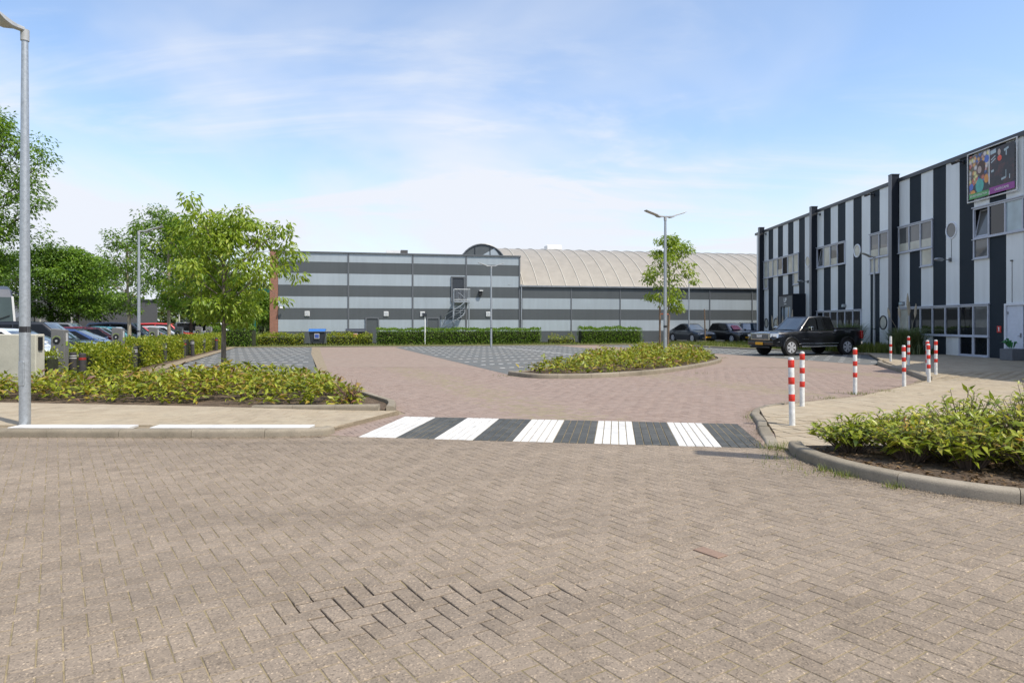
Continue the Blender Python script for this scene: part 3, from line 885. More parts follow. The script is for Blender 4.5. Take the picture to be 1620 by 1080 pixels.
# ------------------------------------------------------------------ right-hand hall with upright stripes
HK = 0.95
hall = empty('striped_hall', (21.6 * HK, 0, CAM_H * (1 - HK)), -0.0086); hall.scale = (HK, HK, HK)
tag(hall, 'two-storey hall clad in upright light and dark grey stripes on the right', 'building')
HZ = 9.72
mb = MB(); mb.prism([(0.55, 23.0), (0.55, 60.0), (30, 60.0), (30, 23.0)], -0.2, HZ - 0.14); mb.build('wall', M['core'], hall)
mb = MB(); mb.prism([(-4.1, 19.2), (0.02, 22.9), (0.06, 23.4), (29.9, 23.4), (29.9, -6), (6.0, -6), (3.3, 0.5)], -0.2, HZ + 0.15); mb.build('near_wing', M['v_dark'], hall)
# columns of cladding: positions along the wall, one metre each, between upright fins
fins = [27.25, 37.55, 47.80, 58.10]
panel_w = 1.03
def col_y(fin, k):            # far edge of column k counted towards the camera from a fin
    return fin - k * panel_w
win_cols = {}                 # (fin, column) -> openings (z0, z1)
def op(fin, k, z0, z1): win_cols.setdefault((fin, k), []).append((z0, z1))
W_UP = (5.55, 7.0); W_DROP = (4.62, 7.0); W_GND = (0.98, 2.46); W_FULL = (0.04, 2.46)
# nearest visible section: columns count away from fin 37.55 towards the camera
groups = []
def window(fin, ks, z0, z1, panes, drops=(), ground=None):
    groups.append((fin, list(ks), z0, z1, panes, dict(drops)))
    for k in ks: op(fin, k, min(z0, dict(drops).get(k, z0)), z1)
window(37.55, (0, 1, 2), 5.55, 7.0, ('g', 'g', 'g'), {2: 4.62})
window(37.55, (6, 7, 8, 9), 5.55, 7.0, ('open', 'd', 'milk', 'd'), {6: 4.62})
window(47.80, (0, 1, 2, 3), 5.55, 7.0, ('open', 'b', 'g', 'k'))
window(47.80, (7, 8), 5.55, 7.0, ('g', 'g'), {7: 4.62})
window(58.10, (0, 1, 2, 3, 4, 5, 6), 5.55, 7.0, ('b', 'b', 'b', 'g', 'k', 'b', 'b'), {0: 4.62, 6: 4.62})
window(37.55, (0, 1, 2, 3, 4, 5, 6), 0.98, 2.46, ('b', 'd', 'd', 'd', 'd', 'd', 'g'), {0: 0.06, 5: 0.06, 6: 0.06})
window(47.80, (0, 1, 2, 3, 4, 5), 0.98, 2.46, ('d', 'd', 'd', 'd', 'd', 'd'))
op(37.55, 8, 0.0, 2.46); op(37.55, 9, 0.0, 2.46)
for fin in fins:
    for k in range(10):
        y1 = col_y(fin, k); y0 = y1 - panel_w
        if y1 < 24: continue
        light = (k % 2 == 0)
        z = 0.0
        spans = []
        for a, b_ in sorted(win_cols.get((fin, k), [])):
            if a > z + 0.01: spans.append((z, a))
            z = max(z, b_)
        spans.append((z, HZ - 0.12))
        for a, b_ in spans:
            mb = MB(); mb.box((0.0, (y0 + y1) / 2, (a + b_) / 2), (0.06, panel_w - 0.012, b_ - a - 0.004))
            o = mb.build('panel', M['v_light'] if light else M['v_dark'], hall)
for fin in fins[1:]:
    mb = MB(); mb.box((-0.22, fin + 0.16, 5.0), (0.43, 0.30, 10.0)); fo = mb.build('fin', M['pillar_side'], hall)
    mb = MB(); mb.box((-0.445, fin + 0.16, 5.0), (0.02, 0.33, 10.04)); mb.build('fin_edge', M['pillar_edge'], fo)
    mb = MB(); mb.box((-0.22, fin + 0.16, 10.03), (0.47, 0.36, 0.05)); mb.build('fin_cap', M['trim_dark'], fo)
mb = MB(); mb.box((0.0, 59.2, 4.8), (0.06, 1.4, 9.6)); mb.build('panel', M['v_light'], hall)
mb = MB(); mb.box((0.0, 41.5, HZ - 0.03), (0.20, 37.4, 0.20)); mb.build('roof_edge', M['trim_dark'], hall)
GM = {'g': 'glass_grey', 'd': 'glass_dark', 'b': 'glass_blind', 'k': 'dark_opening', 'milk': 'glass_milk', 'open': 'glass_grey'}
for fin, ks, z0, z1, panes, drops in groups:
    fr = MB(); t_ = 0.075; o_ = -0.045; dp = 0.09
    ya = col_y(fin, ks[0]); yb = col_y(fin, ks[-1]) - panel_w
    fr.box((o_, (ya + yb) / 2, z1 - t_ / 2), (dp, ya - yb, t_)); fr.box((o_, (ya + yb) / 2, z0 + t_ / 2), (dp, ya - yb, t_))
    fr.box((o_ - 0.02, (ya + yb) / 2, z1 + 0.03), (dp + 0.05, ya - yb + 0.1, 0.05)); fr.box((o_ - 0.02, (ya + yb) / 2, z0 - 0.02), (dp + 0.06, ya - yb + 0.06, 0.035))
    edges = sorted({round(col_y(fin, k), 4) for k in ks} | {round(col_y(fin, k) - panel_w, 4) for k in ks})
    for y in edges:
        yy = min(max(y, yb + t_ / 2), ya - t_ / 2)
        fr.box((o_ - 0.003, yy, (z0 + z1) / 2), (dp, t_, z1 - z0 - 2 * t_ + 0.002))
    for k, zd in drops.items():
        y1 = col_y(fin, k)
        for yy in (y1 - t_ / 2, y1 - panel_w + t_ / 2): fr.box((o_, yy, (zd + z0) / 2), (dp, t_, z0 - zd))
        fr.box((o_ + 0.002, y1 - panel_w / 2, zd + t_ / 2), (dp, panel_w - 2 * t_ + 0.002, t_))
        fr.box((o_ - 0.02, y1 - panel_w / 2, zd - 0.02), (dp + 0.05, panel_w + 0.04, 0.035))
    w = fr.build('window', M['frame_light'], hall)
    for k, pn in zip(ks, panes):
        y1 = col_y(fin, k); cy = y1 - panel_w / 2
        def pane(zz0, zz1, mat, tilt=0.0):
            pm = MB(); pm.box((0, 0, 0), (0.02, panel_w - t_ - 0.004, zz1 - zz0))
            p_ = pm.build('pane', mat, w); p_.location = (-0.03 - abs(tilt) * 0.5, cy, (zz0 + zz1) / 2); p_.rotation_euler = (0, -tilt, 0)
            return p_
        if pn == 'open':
            pane(z0 + t_, z1 - t_, M['dark_opening']).location.x = 0.45  # black sheet stands for the unlit room behind the open sash
            s_ = MB(); hh = z1 - z0 - 2 * t_; ww = panel_w - t_ - 0.02
            s_.box((0, 0, hh / 2 - 0.03), (0.05, ww, 0.06)); s_.box((0, 0, -hh / 2 + 0.03), (0.05, ww, 0.06))
            for e in (-1, 1): s_.box((0, e * (ww / 2 - 0.03), 0), (0.048, 0.06, hh - 0.12))
            so = s_.build('sash', M['frame_light'], w); so.location = (0.11, cy, (z0 + z1) / 2); so.rotation_euler = (0, 0.20, 0)
            pm = MB(); pm.box((0, 0, 0), (0.015, ww - 0.1, hh - 0.1)); so2 = pm.build('pane', M['glass_grey'], w); so2.location = (0.11, cy, (z0 + z1) / 2); so2.rotation_euler = (0, 0.20, 0)
        else:
            pane(z0 + t_, z1 - t_, M[GM[pn]])
        if k in drops: pane(drops[k] + t_, z0 - 0.002, M['glass_dark' if drops[k] < 1 and k != 0 else 'glass_blind' if fin != 37.55 or k == 2 else 'glass_grey'])
        # roller blind pulled half down behind the tall upper panes
        if pn == 'g' and z0 > 3:
            bm_ = MB(); bm_.box((0, 0, 0), (0.006, panel_w - t_ - 0.03, 0.42)); bo = bm_.build('blind', M['glass_blind'], w); bo.location = (-0.046, cy, z0 + t_ + 0.23)
# portholes
def porthole(y, z, ring, gl, r_=0.36):
    mb = MB()
    n = 28; vs_ = []; fs_ = []
    for o_, rr in ((-0.02, r_ + 0.07), (-0.07, r_ + 0.06), (-0.07, r_), (-0.035, r_ - 0.01)):
        for k in range(n):
            a = 2 * math.pi * k / n; vs_.append((o_, y + rr * math.cos(a), z + rr * 1.0 * math.sin(a)))
    for i in range(3):
        for k in range(n): fs_.append((i * n + k, i * n + (k + 1) % n, (i + 1) * n + (k + 1) % n, (i + 1) * n + k))
    mb.add(vs_, fs_)
    w = mb.build('porthole', ring, hall, smooth=True)
    g_ = MB(); g_.add([(-0.036, y + r_ * math.cos(2 * math.pi * k / n), z + r_ * math.sin(2 * math.pi * k / n)) for k in range(n)], [tuple(range(n))[::-1]])
    g_.build('pane', gl, w, fix=False)
porthole(33.0, 6.22, M['frame_white'], M['glass_grey'])
porthole(42.15, 6.22, M['frame_white'], M['glass_blind'])
porthole(49.35, 6.22, M['frame_white'], M['glass_blind'])
porthole(39.15, 1.66, M['trim_dark'], M['glass_blind'])
porthole(57.55, 1.66, M['trim_dark'], M['glass_blind'])
porthole(55.45, 1.66, M['trim_dark'], M['glass_blind'])
# white entrance door at the right edge of the picture
mb = MB()
ya, yb = col_y(37.55, 8), col_y(37.55, 9) - panel_w
mb.box((-0.06, ya - 0.05, 1.23), (0.14, 0.10, 2.46)); mb.box((-0.06, yb + 0.05, 1.23), (0.14, 0.10, 2.46)); mb.box((-0.06, (ya + yb) / 2, 2.42), (0.14, ya - yb - 0.2, 0.09))
dr = mb.build('door_frame', M['frame_white'], hall)
mb = MB(); mb.box((-0.04, ya - 0.10 - 0.47, 1.20), (0.05, 0.92, 2.34)); dl = mb.build('door', M['door_white'], hall, bevel=0.006)
mb = MB(); mb.box((-0.085, ya - 0.92, 1.08), (0.04, 0.05, 0.20)); mb.tube([(-0.10, ya - 0.92, 1.05), (-0.12, ya - 0.92, 1.05), (-0.12, ya - 0.80, 1.05)], 0.012, 8); mb.build('handle', M['steel'], dl)
mb = MB(); mb.box((-0.075, ya - 0.17, 2.05), (0.03, 0.05, 0.12)); mb.box((-0.075, ya - 0.17, 0.4), (0.03, 0.05, 0.12)); mb.build('hinge', M['steel'], dl)
mb = MB(); mb.box((-0.03, yb + 0.10 + 0.44, 1.20), (0.03, 0.85, 2.32)); mb.build('pane', M['glass_dark'], dr)
# fire sign
mb = MB(); mb.box((-0.045, 29.72, 1.33), (0.02, 0.26, 0.30)); fs = mb.build('fire_sign', M['red_sign'], hall, bevel=0.004)
mb = MB(); mb.box((-0.058, 29.72, 1.32), (0.004, 0.05, 0.15)); mb.box((-0.058, 29.735, 1.41), (0.004, 0.08, 0.03)); mb.build('symbol', M['white_paint'], fs)
# entrance portal
mb = MB()
py0, py1, po, pz = 49.7, 52.55, 1.0, 3.85
mb.box((-po / 2, py0 + 0.06, pz / 2), (po, 0.12, pz)); mb.box((-po / 2, py1 - 0.06, pz / 2), (po, 0.12, pz)); mb.box((-po / 2, (py0 + py1) / 2, pz - 0.06), (po, py1 - py0 - 0.24, 0.12))
pt = mb.build('entrance_portal', M['pillar_side'], hall)
mb = MB(); mb.box((-po + 0.06, (py0 + py1) / 2, 3.33), (0.08, py1 - py0 - 0.26, 0.82)); mb.box((-po + 0.06, py0 + 0.32, 1.46), (0.08, 0.38, 2.92)); mb.box((-po + 0.06, py1 - 0.30, 1.46), (0.08, 0.34, 2.92)); mb.build('facing', M['trim_grey'], pt)
mb = MB(); mb.box((-po + 0.16, (py0 + py1) / 2, 1.46), (0.03, 1.95, 2.9)); dd = mb.build('glass_door', M['glass_poster'], pt)
mb = MB()
for y in (py0 + 0.55, (py0 + py1) / 2 + 0.45, py1 - 0.75): mb.box((-po + 0.13, y, 1.46), (0.04, 0.06, 2.9))
mb.build('door_frame', M['trim_dark'], pt)
text_obj('logo_letters', 'UP', 0.46, M['white_paint'], pt, (-po + 0.012, 51.15, 3.40), (R(90), 0, R(-90)), 0.006, bold=0.012)
mb = MB(); mb.box((-po + 0.012, 51.15, 3.11), (0.01, 0.44, 0.055)); mb.build('logo_underline', M['white_paint'], pt)
# lamps on the wall
def arm_lamp(y, z, o_len=0.75):
    mb = MB(); mb.box((-0.07, y, z), (0.08, 0.14, 0.2)); mb.tube([(-0.10, y, z), (-o_len * 0.55, y, z + 0.02)], 0.025, 8)
    lm = mb.build('wall_lamp', M['trim_grey'], hall, bevel=0.01)
    mb = MB(); mb.lathe([(0.03, 0.0), (0.075, 0.06), (0.10, 0.22), (0.085, 0.40), (0.03, 0.47)], (0, 0, 0), 'X', 12)
    h = mb.build('lamp_head', M['steel'], lm, smooth=True); h.location = (-o_len * 0.52 - 0.47, y, z + 0.03); h.rotation_euler = (0, 0.05, 0)
arm_lamp(33.05, 4.76); arm_lamp(49.25, 4.72)
for y in (32.1, 40.2, 47.3, 57.6):
    mb = MB(); mb.box((-0.05, y, 9.38), (0.06, 0.12, 0.16)); mb.bar((-0.06, y, 9.38), (-0.40, y, 9.42), 0.05, 0.05)
    sp = mb.build('roof_spotlight', M['black'], hall)
    mb = MB(); mb.box((0, 0, 0), (0.22, 0.34, 0.14)); h = mb.build('spotlight_head', M['black'], sp, bevel=0.02); h.location = (-0.44, y, 9.38); h.rotation_euler = (0, -0.4, 0)
for y, z in ((37.15, 2.72), (43.75, 2.78)):
    mb = MB(); mb.box((-0.10, y, z), (0.16, 0.34, 0.20)); wl = mb.build('floodlight', M['steel'], hall, bevel=0.02)
    mb = MB(); mb.box((-0.19, y, z - 0.01), (0.02, 0.26, 0.14)); mb.build('lens', M['glass_milk'], wl)
mb = MB(); mb.tube([(-0.04, 33.0, 5.78), (-0.04, 33.0, 4.84)], 0.012, 6); mb.build('cable', M['trim_grey'], hall)
mb = MB(); mb.tube([(-0.04, 28.95, 4.3), (-0.04, 28.95, 2.5)], 0.010, 6); mb.box((-0.06, 28.95, 4.33), (0.06, 0.10, 0.05)); mb.build('cable', M['trim_dark'], hall)

# advertising banner stretched in a tubular frame
ban = empty('banner_frame', (21.6 * HK, 0, CAM_H * (1 - HK)), -0.0086); ban.scale = (HK, HK, HK)
tag(ban, 'advertising banner with balloons and laser game posters stretched in a white tube frame', 'banner')
b0, b1, bz0, bz1, bo_ = 28.50, 31.62, 7.32, 9.60, -0.16
mb = MB(); mb.tube([(bo_, b0, bz0), (bo_, b1, bz0), (bo_, b1, bz1), (bo_, b0, bz1), (bo_, b0, bz0)], 0.035, 8)
for y in (b0 + .3, b1 - .3):
    for z in (bz0, bz1): mb.tube([(bo_, y, z), (0.0, y, z)], 0.022, 6)
mb.build('frame', M['white_paint'], ban, smooth=True)
ym = 30.18; inn = 0.12
def poster_mat(name, kind):
    m, nt, b, out = new_mat(name)
    tc = nd(nt, 'ShaderNodeTexCoord').outputs['Object']
    v = nd(nt, 'ShaderNodeTexVoronoi'); v.inputs['Scale'].default_value = 5.2 if kind == 'balls' else 3.0
    nt.links.new(tc, v.inputs['Vector'])
    if kind == 'balls':
        hue = nd(nt, 'ShaderNodeSeparateColor'); nt.links.new(v.outputs['Color'], hue.inputs[0])
        c = ramp(nt, hue.outputs[0], [(0.0, (0.55, 0.16, 0.10)), (0.2, (0.70, 0.62, 0.58)), (0.4, (0.85, 0.45, 0.16)), (0.55, (0.14, 0.25, 0.62)), (0.7, (0.75, 0.40, 0.36)), (0.85, (0.80, 0.72, 0.30)), (1.0, (0.45, 0.60, 0.80))], 'CONSTANT')
        c = mixc(nt, 1.0, c, ramp(nt, v.outputs['Distance'], [(0.0, 1.2), (0.45, 0.8), (0.7, 0.2)]), 'MULTIPLY')
    else:
        n1 = noise(nt, tc, 2.4, 5.0, 0.65, 0.6)
        c = ramp(nt, n1, [(0.30, (0.008, 0.008, 0.012)), (0.52, (0.022, 0.018, 0.024)), (0.64, (0.075, 0.028, 0.028)), (0.78, (0.20, 0.07, 0.05))])
    nt.links.new(c, b.inputs['Base Color']); b.inputs['Roughness'].default_value = 0.35
    return m
M['poster_balls'] = poster_mat('poster_balls', 'balls'); M['poster_dark'] = poster_mat('poster_dark', 'dark')
M['teal'] = flat('teal', (0.06, 0.42, 0.36), 0.3); M['green_strip'] = flat('green_strip', (0.09, 0.36, 0.10), 0.4); M['purple'] = flat('purple', (0.30, 0.045, 0.28), 0.4)
M['hair'] = flat('hair', (0.10, 0.055, 0.04), 0.5); M['balloon_blue'] = flat('balloon_blue', (0.08, 0.16, 0.55), 0.3); M['red_print'] = flat('red_print', (0.85, 0.10, 0.05), 0.4)
M['orange'] = flat('orange', (0.75, 0.32, 0.06), 0.4); M['skin_print'] = flat('skin_print', (0.55, 0.42, 0.36), 0.4)
def sheet_yz(parent, name, y0, y1, z0, z1, o_, mat):
    mb = MB(); mb.box((o_, (y0 + y1) / 2, (z0 + z1) / 2), (0.006, abs(y1 - y0), z1 - z0)); return mb.build(name, mat, parent)
pl_ = sheet_yz(ban, 'balloon_poster', ym + 0.03, b1 - inn, bz0 + inn, bz1 - inn, bo_, M['poster_balls'])
pr_ = sheet_yz(ban, 'laser_poster', b0 + inn, ym - 0.03, bz0 + inn, bz1 - inn, bo_, M['poster_dark'])
sheet_yz(ban, 'divider', ym - 0.03, ym + 0.03, bz0 + inn, bz1 - inn, bo_ - 0.002, M['white_paint'])
def disc(parent, name, y, z, ry, rz_, o_, mat, n=20):
    mb = MB(); mb.add([(o_, y + ry * math.cos(2 * math.pi * k / n), z + rz_ * math.sin(2 * math.pi * k / n)) for k in range(n)], [tuple(range(n))[::-1]])
    return mb.build(name, mat, parent, fix=False)
disc(pl_, 'printed_patch', 30.75, 7.62 + 0.15, 0.62, 0.42, bo_ - 0.005, M['trim_dark'])
disc(pl_, 'printed_balloon', 30.80, 7.98, 0.27, 0.33, bo_ - 0.007, M['teal'])
disc(pl_, 'printed_balloon', 31.36, 8.02, 0.14, 0.16, bo_ - 0.007, M['balloon_blue'])
disc(pl_, 'printed_balloon', 30.33, 9.12, 0.15, 0.17, bo_ - 0.007, M['balloon_blue'])
disc(pl_, 'printed_balloon', 30.36, 8.22, 0.14, 0.20, bo_ - 0.007, M['orange'])
disc(pl_, 'printed_hair', 30.70, 8.78, 0.27, 0.34, bo_ - 0.005, M['hair'])
disc(pl_, 'printed_face', 30.80, 8.72, 0.13, 0.17, bo_ - 0.007, M['skin_print'])
disc(pl_, 'printed_balloon', 31.25, 7.72, 0.16, 0.13, bo_ - 0.007, M['orange'])
sheet_yz(pl_, 'caption_strip', ym + 0.03, b1 - inn, bz0 + inn, bz0 + inn + 0.25, bo_ - 0.009, M['green_strip'])
sheet_yz(pr_, 'caption_strip', b0 + inn, ym - 0.03, bz0 + inn, bz0 + inn + 0.30, bo_ - 0.009, M['purple'])
text_obj('caption', 'BINNENSPEELTUIN', 0.135, M['white_paint'], pl_, (bo_ - 0.015, 30.86, bz0 + inn + 0.125), (R(90), 0, R(-90)), 0.001)
text_obj('caption', 'LASERGAME', 0.16, M['white_paint'], pr_, (bo_ - 0.015, 29.38, bz0 + inn + 0.15), (R(90), 0, R(-90)), 0.001)
disc(pr_, 'printed_glow', 29.52, 8.95, 0.13, 0.13, bo_ - 0.006, M['red_print'])
disc(pr_, 'printed_face', 29.55, 9.22, 0.09, 0.14, bo_ - 0.006, M['skin_print'])
for (y0, z0, y1, z1, w_) in ((30.05, 8.98, 29.78, 9.12, 0.05), (30.05, 8.85, 29.78, 8.99, 0.05), (29.25, 9.22, 28.98, 9.30, 0.10), (29.12, 9.22, 29.12, 8.98, 0.06), (29.42, 7.98, 29.16, 8.02, 0.09), (29.14, 8.35, 29.14, 8.0, 0.035), (28.92, 8.12, 28.92, 7.92, 0.05), (30.05, 8.45, 29.88, 8.48, 0.10), (30.1, 9.30, 29.75, 9.34, 0.18)):
    mb = MB(); a_ = Vector((bo_ - 0.006, y0, z0)); b_ = Vector((bo_ - 0.006, y1, z1)); dv = (b_ - a_).normalized(); nv = Vector((0, -dv.z, dv.y)) * w_ / 2
    mb.add([a_ + nv, b_ + nv, b_ - nv, a_ - nv], [(0, 1, 2, 3)]); mb.build('printed_stroke', M['glass_milk'], pr_, fix=False)
mb = MB()
for k in range(16):
    y = b0 + 0.12 + k * (b1 - b0 - 0.24) / 15
    for z, s_ in ((bz0, 1), (bz1, -1)): mb.tube([(bo_, y, z), (bo_, y + 0.03, z + s_ * 0.13)], 0.007, 4)
for k in range(12):
    z = bz0 + 0.12 + k * (bz1 - bz0 - 0.24) / 11
    for y, s_ in ((b0, 1), (b1, -1)): mb.tube([(bo_, y, z), (bo_, y + s_ * 0.13, z)], 0.007, 4)
mb.build('lacing', M['black'], ban)

# ------------------------------------------------------------------ far block with level stripes
FO = (-18.85, 53.5, 0); FA = math.atan2(0.201, 0.98)
block = empty('striped_block', FO, FA)
tag(block, 'far grey block with level light and dark stripes, outside stair and a brick pier', 'building')
mb = MB(); mb.prism([(0.0, 0.06), (19.85, 0.06), (19.85, 17), (0.0, 17)], 0.0, 7.3); mb.build('wall', M['core'], block)
zs = [0, .97, 1.94, 2.87, 3.82, 4.75, 5.71, 6.64, 7.36]
muls = [0.0, 5.5, 10.74, 15.25, 19.9]
def level_panels(parent, ms, zs_, first_dark=True, openings=()):
    for a, b_ in zip(ms[:-1], ms[1:]):
        for i in range(len(zs_) - 1):
            segs = [(a, b_)]
            for (oa, ob, oz0, oz1) in openings:
                if zs_[i] < oz1 - 0.3 and zs_[i + 1] > oz0 + 0.3:
                    ns = []
                    for (sa, sb) in segs:
                        if ob <= sa or oa >= sb: ns.append((sa, sb))
                        else:
                            if oa > sa: ns.append((sa, oa))
                            if ob < sb: ns.append((ob, sb))
                    segs = ns
            for sa, sb in segs:
                mb = MB(); mb.box(((sa + sb) / 2, 0.0, (zs_[i] + zs_[i + 1]) / 2), (sb - sa - 0.01, 0.08, zs_[i + 1] - zs_[i] - 0.008))
                mb.build('panel', M['h_dark'] if (i % 2 == 0) == first_dark else M['h_light'], parent)
DOORS = [(6.86, 7.98, 0.0, 2.15), (11.9, 13.0, 0.0, 2.15), (13.95, 15.15, 3.45, 5.62)]
level_panels(block, muls, zs)
for t in muls[1:]:
    mb = MB(); mb.box((t, -0.03, 3.68), (0.13, 0.10, 7.36)); mb.build('mullion', M['trim_grey'], block)
mb = MB(); mb.box((9.95, -0.02, 7.42), (20.1, 0.22, 0.12)); mb.build('coping', M['trim_grey'], block)
mb = MB(); mb.box((-0.32, 0.35, 3.75), (0.62, 0.9, 7.5)); pier = mb.build('brick_pier', M['pier_brick'], block)
mb = MB(); mb.box((-0.32, 0.35, 7.55), (0.72, 1.0, 0.10)); mb.build('cap', M['trim_grey'], pier)
for (a, b_, z0, z1) in DOORS:
    mb = MB(); w_ = b_ - a
    mb.box((a + 0.06, -0.08, (z0 + z1) / 2), (0.12, 0.12, z1 - z0)); mb.box((b_ - 0.06, -0.08, (z0 + z1) / 2), (0.12, 0.12, z1 - z0)); mb.box(((a + b_) / 2, -0.08, z1 - 0.06), (w_ - 0.24, 0.12, 0.12))
    fr = mb.build('door_frame', M['trim_grey'], block)
    mb = MB(); mb.box(((a + b_) / 2, -0.055, (z0 + z1) / 2 - 0.06), (w_ - 0.26, 0.05, z1 - z0 - 0.14)); mb.build('door', M['trim_dark'] if z0 > 1 else M['h_dark'], fr)
for t in (2.25, 8.55, 11.55, 17.15):
    mb = MB(); mb.box((t, -0.07, 2.42), (0.38, 0.08, 0.40)); vv = mb.build('vent', M['white_paint'], block, bevel=0.01)
    mb = MB()
    for k in range(4): mb.box((t, -0.115, 2.29 + k * 0.085), (0.30, 0.015, 0.03))
    mb.build('louvre', M['galv'], vv)
mb = MB(); mb.box((16.45, -0.16, 4.22), (0.26, 0.26, 0.36)); wl = mb.build('lamp_shadow_box', M['black'], block); mb = MB(); mb.box((16.5, -0.22, 4.42), (0.30, 0.34, 0.07)); mb.build('hood', M['white_paint'], wl)  # black box stands for the cast shadow below the white lamp hood
mb = MB(); mb.tube([(0.12, -0.04, 2.98), (0.12, -0.30, 2.98), (0.22, -0.38, 2.92)], 0.025, 6); mb.box((0.34, -0.42, 2.90), (0.32, 0.13, 0.12), 0.35); mb.build('camera', M['white_paint'], block)
mb = MB(); mb.tube([(20.05, -0.12, 0.1), (20.05, -0.12, 5.0)], 0.06, 8); mb.build('downpipe', M['galv'], block)
ru = MB(); ru.box((9.2, 3.0, 7.72), (1.2, 1.2, 0.5)); r1 = ru.build('roof_unit', M['white_paint'], block); ru = MB(); ru.box((10.15, 3.0, 7.75), (0.6, 1.1, 0.56)); ru.build('duct', M['roof_felt'], r1)

# spiral stair in front of it
st = empty('spiral_stair', FO, FA)
tag(st, 'galvanised steel spiral stair climbing to a railed landing on the far block', 'staircase')
cx_, cy_ = 14.05, -1.15
mb = MB(); mb.tube([(cx_, cy_, 0), (cx_, cy_, 4.5)], 0.06, 10); mb.build('centre_post', M['galv'], st)
nt_ = 17; z_top = 3.48
a0, a1 = R(70), R(70) + R(325)
rail = []
for k in range(nt_):
    a = a0 - (a1 - a0) * (k / (nt_ - 1)) * -1
    a = R(60) - R(320) * (1 - k / (nt_ - 1))
    z = z_top * (k + 1) / (nt_ + 1)
    w_ = R(22); r_ = 0.95
    mb = MB()
    top = [(cx_, cy_), (cx_ + r_ * math.cos(a - w_ / 2), cy_ + r_ * math.sin(a - w_ / 2)), (cx_ + r_ * math.cos(a + w_ / 2), cy_ + r_ * math.sin(a + w_ / 2))]
    mb.prism(top, z - 0.04, z); mb.build('tread', M['galv'], st)
    rail.append((cx_ + r_ * math.cos(a), cy_ + r_ * math.sin(a), z))
mb = MB(); mb.tube([(p[0], p[1], p[2] + 0.95) for p in rail], 0.025, 6); mb.tube([(p[0], p[1], p[2] + 0.5) for p in rail], 0.014, 5); mb.tube([(p[0], p[1], p[2] + 0.02) for p in rail], 0.03, 5)
mb.build('handrail', M['galv'], st, smooth=True)
for p in rail[::2]:
    mb = MB(); mb.tube([(p[0], p[1], p[2]), (p[0], p[1], p[2] + 0.95)], 0.014, 5); mb.build('baluster', M['galv'], st)
mb = MB(); mb.box((14.75, -0.72, z_top - 0.05), (1.35, 1.25, 0.10)); land = mb.build('landing', M['galv'], st)
mb = MB(); mb.tube([(14.1, -1.32, z_top + 0.98), (15.4, -1.32, z_top + 0.98), (15.4, -0.12, z_top + 0.98)], 0.025, 6); mb.tube([(14.1, -1.32, z_top + 0.12), (15.4, -1.32, z_top + 0.12), (15.4, -0.12, z_top + 0.12)], 0.018, 6)
mb.build('landing_rail', M['galv'], land)
for k in range(12):
    x = 14.15 + k * 1.25 / 11
    mb = MB(); mb.tube([(x, -1.32, z_top), (x, -1.32, z_top + 0.98)], 0.012, 5); mb.build('baluster', M['galv'], land)
for y in (-0.2, -0.55, -0.95):
    mb = MB(); mb.tube([(15.4, y, z_top), (15.4, y, z_top + 0.98)], 0.012, 5); mb.build('baluster', M['galv'], land)
mb = MB(); mb.tube([(15.32, -1.25, 0), (15.32, -1.25, z_top - 0.1)], 0.05, 8); mb.build('support_post', M['galv'], st)

# vaulted hall behind and to the right
vault = empty('vaulted_hall', FO, FA)
tag(vault, 'long hall with cream barrel-vaulted roof above level grey striped walls', 'building')
vz = [0, .97, 1.94, 2.87, 3.82, 4.80]
vm = [20.15, 24.55, 29.1, 33.5, 37.8, 42.1, 46.5, 50.5]
mb = MB(); mb.prism([(20.0, 0.10), (50.5, 0.10), (50.5, 19.9), (20.0, 19.9)], 0, 4.75); mb.build('wall', M['core'], vault)
level_panels(vault, vm, vz)
for t in vm[1:-1]:
    mb = MB(); mb.box((t, -0.03, 2.4), (0.10, 0.09, 4.8)); mb.build('mullion', M['trim_grey'], vault)
mb = MB(); mb.box((35.2, -0.05, 4.86), (30.6, 0.30, 0.12)); mb.build('gutter', M['steel'], vault)
M['vault_sheet'] = flat('vault_sheet', (0.30, 0.272, 0.225), 0.5, grime=0.10, scale=1.2)
M['vault_rib'] = flat('vault_rib', (0.47, 0.44, 0.37), 0.5)
RISE = 4.25
Rv = (100 + RISE ** 2) / (2 * RISE); zc_ = 4.9 + RISE - Rv
half = math.asin(10 / Rv); NS = 26
arc = [(10 + Rv * math.sin(a), zc_ + Rv * math.cos(a)) for a in np.linspace(-half, half, NS)]
t0_ = 19.0; step = 1.28; nb = 25
for k in range(nb):
    a, b_ = t0_ + k * step, t0_ + (k + 1) * step
    mb = MB()
    vs_ = []
    for t in (a, b_):
        vs_ += [(t, y, z) for y, z in arc]
    n = len(arc)
    mb.add(vs_, [(i, i + 1, n + i + 1, n + i) for i in range(n - 1)])
    o = mb.build('roof_sheet', M['vault_sheet'], vault, fix=False); o.data.shade_smooth()
    mb = MB(); mb.tube([(a, y, z + 0.02) for y, z in arc], 0.05, 6); mb.build('rib', M['vault_rib'], vault, smooth=True)
mb = MB(); mb.add([(t0_ + 0.02, y, z) for y, z in arc] + [(t0_ + 0.02, arc[-1][0], 0.0), (t0_ + 0.02, arc[0][0], 0.0)], [tuple(range(NS + 2))]); ge = mb.build('gable', M['h_dark'], vault, fix=False)
mb = MB(); mb.tube([(t0_ - 0.02, y, z) for y, z in arc], 0.11, 6); mb.build('gable_trim', M['steel'], ge, smooth=True)
for y in (6.0, 9.5, 13.0, 16.0):
    z = zc_ + math.sqrt(Rv ** 2 - (y - 10) ** 2); mb = MB(); mb.box((t0_ - 0.02, y, z / 2), (0.06, 0.10, z - 0.1)); mb.build('gable_mullion', M['trim_dark'], ge)
